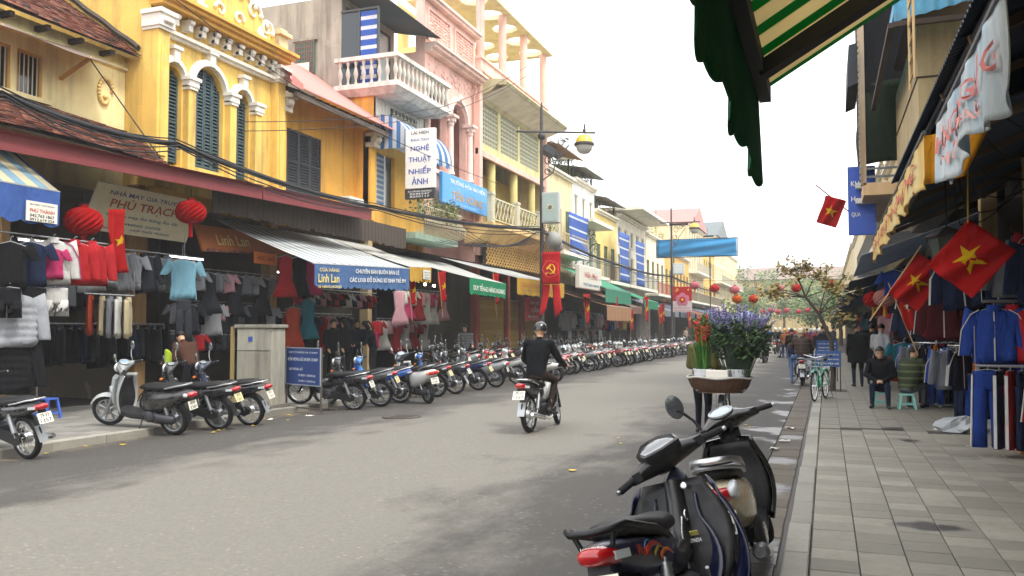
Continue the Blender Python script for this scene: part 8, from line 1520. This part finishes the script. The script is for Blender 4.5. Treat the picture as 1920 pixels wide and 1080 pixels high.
FBK = thing('bicycle', 'bicycle carrying the flower basket on its rear carrier', 'bicycle', (-1.5, 13.15, crown(-1.5)), R(92)); bicycle(FBK, '#2a2c2e', False)
fx, fy, fz = -1.53, 13.2, crown(-1.5)
t = thing('flower_basket', 'wide oval wicker basket with a white cloth rim on the bicycle', 'basket', (fx, fy, fz + .72)); g = G()
for k in range(11):
    z = fz + .72 + k * .02; q = .72 + .28 * (k / 10) ** .6; n = 60; g.tube([(fx + .46 * q * math.cos(a) + .006 * math.cos(a * 30 + k * PI), fy + .33 * q * math.sin(a), z) for a in [2 * PI * i / n for i in range(n)]], .013, 5, close=True)
for i in range(30): a = 2 * PI * i / 30; g.tube([(fx + .33 * math.cos(a), fy + .24 * math.sin(a), fz + .715), (fx + .42 * math.cos(a), fy + .3 * math.sin(a), fz + .8), (fx + .47 * math.cos(a), fy + .34 * math.sin(a), fz + .93)], .009, 5)
g.lathe([(.34, 0), (.33, .01)], (fx, fy, fz + .712), n=24); wb(g, 'wicker', paint('#4e3420', .85, .4), t, 60); wb(G().tube([(fx + .475 * math.cos(a), fy + .345 * math.sin(a), fz + .935 + .012 * math.sin(a * 5)) for a in [2 * PI * i / 40 for i in range(40)]], .019, 8, close=True), 'cloth_rim', cloth('#dcd9cf'), t, 180)
for (x, y, r, lb) in ((fx - .24, fy - .08, .13, 'white plastic bucket holding the red gladioli'), (fx + .27, fy - .02, .15, 'white plastic bucket holding the purple flowers')):
    b = thing('bucket', lb, 'bucket', (x, y, fz + .74)); wb(G().lathe([(r * .8, 0), (r, .3), (r + .012, .3), (r + .012, .32), (r - .008, .32), (r - .02, .05)], (x, y, fz + .74), n=20), 'pail', gloss('#dfe2e4', .4, .2, .1), b, 40); wb(G().lathe([(r * .93 + .003, .12), (r * .97 + .003, .22)], (x, y, fz + .74), n=20, caps=False), 'blue_label', paint('#4a6aa8', .5), b, 40)
tag(G().cbox(fx - .16, fx + .16, fy - .3, fy - .12, fz + .86, fz + 1.05, .01).build('foam_box', paint('#e4dfd2', .7)), 'pale box standing between the two buckets in the flower basket', 'box')
LG = [leafmat('#3f7a2c', '#28561e'), leafmat('#5f9a3a', '#3c6e28')]; DG = [leafmat('#2f4a26', '#1b2e18'), leafmat('#46632f', '#2a4422')]; PUR = [paint('#665c98', .7, .2), paint('#968fb8', .7, .2)]; REDF = [paint('#b82c20', .7, .2), paint('#c84c30', .7, .2)]
t = thing('gladioli', 'bunch of red gladioli with long sword leaves in the left bucket', 'flowers', (fx - .24, fy - .08, fz + .95)); g = G(); gf = G(); bx_, by_, bz_ = fx - .24, fy - .08, fz + .95
for k in range(70):
    a = rnd(0, 6.28); l = rnd(.45, .85); q = rnd(.03, .24); p0 = Vector((bx_ + rnd(-.07, .07), by_ + rnd(-.07, .07), bz_)); p1 = p0 + Vector((q * math.cos(a) * .5, q * math.sin(a) * .5, l * .6)); p2 = p0 + Vector((q * math.cos(a), q * math.sin(a), l)); s_ = Vector((math.sin(a), -math.cos(a), 0)) * rnd(.008, .015); g.add([p0 - s_, p0 + s_, p1 + s_, p1 - s_, p2], [(0, 1, 2, 3), (3, 2, 4)], k % 2)
for k in range(14):
    a = rnd(0, 6.28); q = rnd(.02, .16); p0 = Vector((bx_, by_, bz_)); d = Vector((q * math.cos(a), q * math.sin(a), rnd(.75, .98))); g.tube([p0, p0 + d], .005, 4)
    for j in range(9): p = p0 + d * (.62 + .04 * j); (plant(gf, p, .035, 10, .05) if k < 5 else plant(g, p, .025, 6, .05))
wb(g, 'leaves', LG, t); wb(gf, 'blossoms', REDF, t)
t = thing('purple_flowers', 'large bunch of purple larkspur in dark wrapping on the bicycle', 'flowers', (fx + .28, fy, fz + .95)); bx_, by_, bz_ = fx + .26, fy, fz + .92; g = G(); gf = G()
rings = [[(bx_ + off + r * math.cos(a) * (1 + .06 * math.sin(a * 5)), by_ + r * .8 * math.sin(a), bz_ + z) for a in [2 * PI * i / 24 for i in range(24)]] for z, r, off in ((0, .12, 0), (.15, .15, .02), (.32, .2, .04), (.5, .27, .06), (.62, .31, .07))]; rings = [[(x + .022 * math.sin(i * 2.6 + j * .7), y + .022 * math.cos(i * 3.1), z + (.05 * math.sin(i * 1.9) if j > 2 else 0)) for i, (x, y, z) in enumerate(r_)] for j, r_ in enumerate(rings)]; wg = G(); wg.loft(rings, caps=False); wb(wg, 'wrapping', cloth('#59665a', .35, .35), t, 180)
for k in range(40): a = rnd(0, 6.28); p = Vector((bx_ + .17 * math.cos(a), by_ + .14 * math.sin(a), bz_ + .02)); e = p + Vector((.24 * math.cos(a), .18 * math.sin(a), .6)); g.tube([p, e], .006, 4); plant(g, p.lerp(e, rnd(.5, .95)), .06, 14, .07)
for k in range(60): a = rnd(0, 6.28); q = .39 * math.sqrt(rnd(0, 1)); plant(g, (bx_ + .06 + q * math.cos(a), by_ + q * .8 * math.sin(a), bz_ + rnd(.38, .82)), .13, 60, .07)
for k in range(70):
    a = rnd(0, 6.28); q = .4 * math.sqrt(rnd(0, 1)); p = Vector((bx_ + .04 + q * math.cos(a), by_ + q * .8 * math.sin(a), bz_ + rnd(.68, .86))); d = Vector((q * math.cos(a) * .3, q * math.sin(a) * .3, rnd(.14, .3))); g.tube([p, p + d], .004, 4)
    for j in range(7): plant(gf, p + d * (j / 6), .022, 5, .038)
wb(g, 'foliage', DG, t); wb(gf, 'blossoms', PUR, t)
person('flower seller in an olive jacket and dark trousers standing behind the flower bicycle', (-1.86, 13.75, crown(-2)), R(75), J_stand(.2, .1, .12, elb=.3), '#6f6d3e', '#20242e', '#2a2a2c', hair='long', bulk=1.15, voxel=.014, sc=.97)
finish_people()
# street tree
t = thing('street_tree', 'young street tree with sparse bronze leaves on the right pavement', 'tree', (.12, 23.4, PZ)); B0 = Vector((.12, 23.4, PZ)); g = G(); tr = [B0, B0 + Vector((.03, 0, .7)), B0 + Vector((-.02, 0, 1.5)), B0 + Vector((-.3, 0, 2.25)), B0 + Vector((-.62, 0, 2.75)), B0 + Vector((-.78, .05, 3.3))]; g.tube(tr, [.075, .062, .056, .045, .03, .014], 10)
br = []
for (s0, dx, dy, dz) in ((3, .25, .2, 1.0), (3, .6, -.3, .85), (4, -.8, .2, .25), (4, -.95, -.4, .1), (4, -.3, .4, .75), (4, .3, .1, .7), (5, -.45, 0, .35), (5, .2, -.3, .45), (4, -1.05, 0, -.05), (3, .8, .4, .4), (4, .9, .2, .25), (5, .65, 0, .1), (2, .35, .1, .75)):
    p = tr[s0]; e = p + Vector((dx, dy, dz)); md = (p + e) / 2 + Vector((0, 0, .08)); g.tube([p, md, e], [.02, .013, .005], 6); br.append((p, md, e))
    for k in range(3): q = md + (e - md) * rnd(.2, .9); e2 = q + Vector((rnd(-.35, .35), rnd(-.3, .3), rnd(-.05, .35))); g.tube([q, e2], [.01, .004], 5); br.append((q, (q + e2) / 2, e2))
wb(g, 'trunk', plaster('#4d4239', .5), t, 60); g = G()
for (p, md, e) in br:
    for k in range(4): q = md + (e - md) * rnd(.3, 1.1); plant(g, q, .14, 4, .15)
wb(g, 'leaves', [leafmat('#b8a860', '#86703e'), leafmat('#b98a60', '#92a054')], t); wb(G().box(-.22, .46, 23.05, 23.75, PZ - .01, PZ + .012), 'tree_pit', paint('#4a4034', .9), t); t.scale = (1, 1, .87)
# ---- flags
FRED = cloth('#c41d1d', .2, .2); FGOLD = cloth('#f2c81e', .06, .25)
def flag(label, p, w, h, ang=0.0, roll=0.0, pole=True, limp=.04, face=None):
    "flag hung at p, its hoist along the pole; face is the direction its width runs in"
    t = thing('star_flag', label, 'flag', tuple(p), 0, 'red flags with a yellow star'); u = Vector(face or (0, 1, 0)).normalized(); v = Vector((0, 0, -1)); n = u.cross(v); c_, s_ = math.cos(roll), math.sin(roll); u2 = u * c_ + v * s_; v2 = v * c_ - u * s_; p = Vector(p)
    f = lambda a, b: p + u2 * (a * w) + v2 * (b * h) + n * (limp * math.sin(a * 7 + b * 3) * (.3 + a) + limp * .5 * math.sin(a * 15 + b * 6))
    wb(G().sheet(f, 20, 14, .004), 'cloth', FRED, t, 180); R_ = min(w, h) * .3; o = []
    for sd in (.006, -.006):
        g = G(); pts = []
        for k in range(10): q = R_ if k % 2 == 0 else R_ * .4; a = -PI / 2 + k * PI / 5; pts.append((.5 + q * math.cos(a) / w, .5 + q * math.sin(a) / h))
        def off(a, b): e = .01; du = f(a + e, b) - f(a - e, b); dv = f(a, b + e) - f(a, b - e); return f(a, b) + du.cross(dv).normalized() * sd
        V_ = [off(*q) for q in pts] + [off(.5, .5)] + [off((q[0] + .5) / 2, (q[1] + .5) / 2) for q in pts]; g.add(V_, [(k, (k + 1) % 10, 11 + (k + 1) % 10, 11 + k) for k in range(10)] + [(11 + k, 11 + (k + 1) % 10, 10) for k in range(10)]); wb(g, 'star', FGOLD, t, 180)
    if pole: wb(G().cyl(p - v2 * .12, p + v2 * (h + .5), .012, n=6), 'pole', paint('#b9966a', .6), t)
    return t
flag('star flag hanging limp beside the tailor board', onx(205, 392, -12), .36, 1.15, roll=-.1, limp=.07, pole=False); flag('star flag between the baby clothes awning and the green valance', onx(822, 512, -11.6), .45, .95, roll=-.25, limp=.08); flag('star flag beside the green lettered valance', onx(925, 515, -11.5), .4, 1.1, roll=-.2, limp=.08); flag('star flag at the end of the blue valance', onx(766, 520, -11.2), .35, .8, roll=-.2, limp=.08)
for k, (px, py, x, w) in enumerate(((1095, 555, -11.3, 1.1), (1150, 560, -11.3, 1.0), (1180, 585, -11.2, .9), (1208, 560, -11.2, 1.2), (1240, 572, -11.2, 1.0), (1290, 583, -11, 1.2), (1235, 578, -11.2, .9))): flag('star flag in the middle distance on the left, %s from the camera' % ORD(k + 1), onx(px, py, x), w * .6, w * 1.3, roll=-.25, limp=.12)
RF = (1, -.35, 0)
flag('large star flag slanting in front of the track jackets', Vector((1.52, 10.8, 2.95)), .6, .68, roll=.7, face=RF, limp=.06, pole=False); flag('star flag slanting above the round racks', Vector((1.3, 14.2, 2.86)), .5, .75, roll=.6, face=RF, limp=.1); flag('lower star flag near the paper lantern on the right', Vector((1.2, 18.4, 2.5)), .45, .9, roll=-.35, face=RF, limp=.08)
tag(G().cyl((1.52, 10.8, 2.9), (1.54, 10.85, 3.7), .008, n=5).build('flag_string', paint('#c9a83c', .7)), 'yellow string holding up the large star flag', 'string'); flag('red flag cut off by the right edge of the picture', Vector((2.12, 7.95, 2.75)), .55, 1.05, face=(1, 0, 0), pole=False, limp=.03)
flag('star flag on a slanting pole high beside the blue sign', Vector((.03, 24, 5.25)), .55, .75, roll=.35, face=RF, pole=False, limp=.06); tag(G().cyl((-.22, 24, 5.55), (.75, 24.05, 4.65), .018, n=6).build('flag_pole', paint('#8a3a34', .6)), 'slanting pole of the high star flag beside the blue sign', 'pole')
# ---- lanterns
def lantern(label, p, r, c='#c8191d', tassel=True, grp='paper lanterns', seg=(28, 14)):
    t = thing('paper_lantern', label, 'lantern', tuple(p), 0, grp); p = Vector(p); n, k = seg; g = G(); rings = []
    for j in range(k + 1): a = -PI / 2 + PI * j / k; rr = r * max(.22, math.cos(a) ** .8); rings.append([(p.x + rr * (1 + .05 * (-1) ** (i + j)) * math.cos(2 * PI * i / n), p.y + rr * (1 + .05 * (-1) ** (i + j)) * math.sin(2 * PI * i / n), p.z + r * .8 * math.sin(a)) for i in range(n)])
    g.loft(rings); wb(g, 'globe', cloth(c, .15, .3), t); wb(G().cyl(p + Vector((0, 0, r * .78)), p + Vector((0, 0, r * .95)), r * .25, n=10), 'top_cap', cloth('#a8151a'), t); wb(G().cyl(p + Vector((0, 0, r * .9)), p + Vector((0, 0, r * 1.6)), .006, n=4), 'string', DRK(), t)
    if tassel: wb(G().tube([p - Vector((0, 0, r * .75)), p - Vector((0, 0, r)), p - Vector((0, 0, r * 1.7))], [r * .18, r * .12, r * .15], 8), 'tassel', cloth('#d8a020' if r < .3 else '#c8191d'), t)
lantern('big red pleated lantern left of the tailor board', onx(157, 415, -12.3), .31); lantern('big red pleated lantern right of the tailor board', onx(358, 398, -12.3), .3); lantern('dusty pink paper lantern among the right shops', Vector((1.15, 19.5, 2.35)), .22, '#d8988c'); lantern('red paper lantern under the deep right awnings', Vector((1.05, 22, 2.4)), .22)
s1 = ((1303, 537, '#e88a94', 'pink'), (1340, 543, '#d83a3c', 'red'), (1378, 546, '#e88a94', 'pink'), (1461, 545, '#ec8e9a', 'pink'), (1494, 545, '#d83a3c', 'red'), (1561, 539, '#e0502c', 'orange'), (1382, 563, '#e8702c', 'orange'), (1413, 563, '#e0502c', 'orange'))
for k, (px, py, c, nm) in enumerate(s1): a = math.atan((px - 960) / 1600) - _th; lantern('%s lantern on the nearer string across the street, %s from the left' % (nm, ORD(k + 1)), (43 * math.tan(a), 43, 1.7 + (617 - py) / 1600 * 43.5), .24, c, seg=(16, 8), grp='lanterns strung across the street')
for k, px in enumerate((1431, 1446, 1459, 1475, 1497, 1514, 1534)): a = math.atan((px - 960) / 1600) - _th; lantern('small pink lantern on the farther string across the street, %s from the left' % ORD(k + 1), (72 * math.tan(a), 72, 3.1 + .1 * (k % 2)), .24, '#e8717c', False, 'lanterns strung across the street', (12, 6))
def wire(label, pts, r=.012, sag=0.0, n=10, m=None):
    P = []
    for a, b in zip(pts[:-1], pts[1:]):
        a, b = Vector(a), Vector(b)
        for k in range(n): f = k / n; P.append(a + (b - a) * f - Vector((0, 0, sag * 4 * f * (1 - f))))
    P.append(Vector(pts[-1])); o = G().tube(P, r, 5).build('cable', m or DRK(), smooth=180); return tag(o, label, 'cable')
wire('string of the nearer lanterns across the street', [(-13, 43, 4.4), (-6, 43, 4.1), (2.2, 43, 4.3)], .008, .1); wire('string of the farther lanterns across the street', [(-13.5, 72, 3.8), (-5, 72, 3.55), (2.2, 72, 3.8)], .008, .1)
PW = [(-11.6, 6, 5.45), (-11.6, 9.23, 5.24), (-11.6, 12.9, 5.23), (-11.6, 20.5, 5.05), (-10.5, 31.5, 5.6), (-10.6, 46, 5.2), (-10.5, 61.4, 5.5), (-10.6, 92, 5.5)]
wire('thickest black cable bundle running along the left house fronts', PW, .055, .12)
for k in range(4): wire('thin black cable beside the thick bundle on the left, %s from above' % ORD(k + 1), [(x + .05 * k, y, z + .1 - .07 * k) for x, y, z in PW], .014, .18 + .05 * k)
wire('thin wire slanting over the arched windows of the yellow house', [(-13.2, 12, 9.4), (-12.6, 19.6, 7.7), (-11.6, 30, 7.2)], .011, .1); wire('pair of wires rising past the balcony, upper', [(-13.0, 16.5, 6.6), (-12.6, 27, 9.5), (-11.5, 33, 12.6)], .011, .15); wire('pair of wires rising past the balcony, lower', [(-13.0, 16.6, 6.4), (-12.6, 27, 9.25), (-11.5, 33, 12.2)], .011, .15); wire('black stay rod slanting down the cream house', [(-14.6, 13.6, 7.5), (-12.4, 13.4, 5.1)], .014)
for k in range(9): wire('tangled wire around the nearer lamp post, %s loop' % ORD(k + 1), [(-13.4, 27 + k * .5, 4.9 + .1 * k), (-10.35, 31.6, 5.1 + .08 * k), (-12.8, 38 + k, 5.0 + .05 * k)], .012, .25 + .06 * k)
for k in range(6): wire('loose wire under the right awnings, %s from the camera' % ORD(k + 1), [(1.1 + .1 * k, 7.5 + k, 3.75), (1.9, 8.6 + 1.1 * k, 3.5 - .05 * k), (2.8, 9.5 + k, 4.0)], .009, .22)
# ---- lit lamps, with fill tubes added in the farther left shops
def tube_lamp(label, p, L, ax, e):
    t = thing('tube_lamp', label, 'lamp', tuple(p)); a = Vector(ax) * L / 2; p = Vector(p); wb(G().cyl(p - a, p + a, .018, n=8), 'tube', glow('#eef6ff', e), t); wb(G().bar(p - a * 1.05 + Vector((0, 0, .04)), p + a * 1.05 + Vector((0, 0, .04)), .05, .03), 'holder', WHT, t)
tube_lamp('lit white tube lamp at the right edge', (2.3, 8.9, 2.9), .3, (0, .15, 1), 14)
for k, (x, y, z) in enumerate(((-15.2, 13.2, 3.5), (-15.2, 17.4, 3.5), (-15.4, 21.6, 3.4), (-15.3, 27.2, 3.4))): tube_lamp('lit tube lamp set to brighten the %s shop from the left' % ORD(k + 1), (x, y, z), 1.2, (0, 1, 0), 5)  # tailor's tube is a real lamp; farther ones are added to brighten dark interiors
for k, (px, py) in enumerate(((797, 533), (814, 536))): t = thing('bulb', 'glowing bulb in the pink gown shop, %s' % ('left one' if k == 0 else 'right one'), 'lamp', tuple(onx(px, py, -12.6))); p = onx(px, py, -12.6); wb(G().ball(p, .045, 10, 6), 'glass', glow('#ffe9b8', 25), t, 60); wb(G().cyl(p + Vector((0, 0, .03)), p + Vector((0, 0, .1)), .02, n=8), 'socket', DRK(), t)
t = thing('hanging_lantern', 'dark six sided glass lantern hanging under the right awning', 'lantern', (1.55, 11.6, 2.5)); p = Vector((1.42, 11.8, 2.55)); hexa = lambda r, z: [(p.x + r * math.cos(a), p.y + r * math.sin(a), p.z + z) for a in [PI / 3 * k for k in range(6)]]
wb(G().loft([hexa(.05, .42), hexa(.26, .3), hexa(.25, .27)]), 'roof', paint('#2b2620', .5), t); wb(G().loft([hexa(.22, .27), hexa(.13, -.05)]), 'glass_body', glassy('#4d5a50', .15), t); g = G()
for a, b in zip(hexa(.222, .27), hexa(.132, -.05)): g.bar(a, b, .02, .02)
wb(g, 'ribs', paint('#2b2620', .5), t); wb(G().cyl(p + Vector((0, 0, .4)), p + Vector((0, 0, 1.1)), .01, n=5), 'chain', DRK(), t); wb(G().lathe([(.13, -.05), (.06, -.12), (.02, -.2)], p, n=6), 'finial', paint('#2b2620', .5), t)
# ---- blue notice boards on the right pavement
for (x, y, w, z, lb) in ((.02, 23.0, .62, .95, 'blue notice board with white lines of text in front of the street tree'), (.0, 27.5, .6, 1.15, 'second blue notice board behind the street tree')):
    t = thing('notice_board', lb, 'sign', (x, y, PZ)); wb(G().cbox(x - w / 2, x + w / 2, y - .015, y + .015, z - .2, z + .2, .006), 'panel', paint('#24508c', .5), t)
    for k, b in enumerate(('KHU VỰC CẤM ĐỂ XE', 'CẤM BÁN HÀNG RONG', 'TRÊN VỈA HÈ')): lettering(b, w * .82, .06, (0, -.02, z - PZ + .11 - .11 * k), (1, 0, 0), (0, 0, 1), WHT, t)
    for s_ in (-1, 1): wb(G().bar((x + s_ * w * .46, y + .03, PZ), (x + s_ * w * .46, y + .03, z + .2), .025, .025), 'leg', DRK(), t)
# ---- bowed iron balcony with plants, hanging eave boards
t = thing('planted_balcony', 'bowed iron balcony full of trailing plants left of the blue sign board', 'balcony', (-13.2, 27.6, 5.0)); g = G()
for k in range(24): y = 26.0 + k * .15; g.tube([(-13.1, y, 5.0), (-12.72, y, 5.15), (-12.7, y, 5.4), (-12.95, y, 5.7), (-12.9, y, 5.95)], .014, 5)
for z, x in ((5.95, -12.9), (5.0, -13.1)): g.bar((x, 25.95, z), (x, 29.5, z), .03, .03)
wb(g, 'railing', paint('#d2cfae', .6), t, 60); wb(G().box(-14.2, -13.05, 25.95, 29.5, 4.8, 5.0), 'slab', plaster('#9fb8a4', .6), t); g = G()
for k in range(26): plant(g, (rnd(-13.3, -12.7), rnd(25.6, 29.2), rnd(5.6, 6.3)), .28, 26, .13)
wb(g, 'foliage', [leafmat('#6a7a3c', '#44522a'), leafmat('#8a8a50', '#5a5a34')], t)
t = thing('eave_shade_boards', 'dark brown boards hanging below the maroon canopy, put there partly for darkness', 'boards', (-12.8, 20, 4.3))
for k in range(46): y = 15.2 + k * .2; wb(G().box(-12.62, -12.6, y, y + .19, 4.28 + rnd(-.04, .04), 4.9), 'board', paint('#4a4038', .9, .3), t)  # stands for a ribbed panel, also added to darken the hollow under the canopy
for k, (x, y, z, lb) in enumerate(((-13.2, 41.0, 6.25, 'spiky pot plant on the lattice balcony'), (-13.4, 39.5, 6.25, 'leafy pot plant on the lattice balcony'))): potted(lb, (x, y, z), .4, .9, 160)
# ---- distant market tent, hazy air
t = thing('market_tent', 'pale blue market tent far down the street', 'tent', (-8.5, 100, 0)); wb(G().add([(-11, 98, 2.6), (-6, 98, 2.6), (-6, 103, 2.6), (-11, 103, 2.6), (-8.5, 100.5, 3.8)], [(0, 1, 4), (1, 2, 4), (2, 3, 4), (3, 0, 4)]), 'roof', cloth('#8ea4c0', .1), t)
for x, y in ((-11, 98), (-6, 98), (-6, 103), (-11, 103)): wb(G().cyl((x, y, 0), (x, y, 2.6), .05, n=6), 'pole', ALU(), t)

hz = G().box(-145, 145, -65, 295, -1.3, 21); hm = bpy.data.materials.new('haze'); hm.use_nodes = True; hm.node_tree.nodes.clear(); v_ = hm.node_tree.nodes.new('ShaderNodeVolumePrincipled'); ho = hm.node_tree.nodes.new('ShaderNodeOutputMaterial'); v_.inputs['Color'].default_value = (.9, .92, .95, 1); v_.inputs['Density'].default_value = .0010; hm.node_tree.links.new(v_.outputs[0], ho.inputs['Volume']); hm.cycles.homogeneous_volume = True
o = hz.build('haze', hm); o['kind'] = 'stuff'; o['label'] = 'thin pale haze over the whole street'
S.cycles.volume_bounces = 1
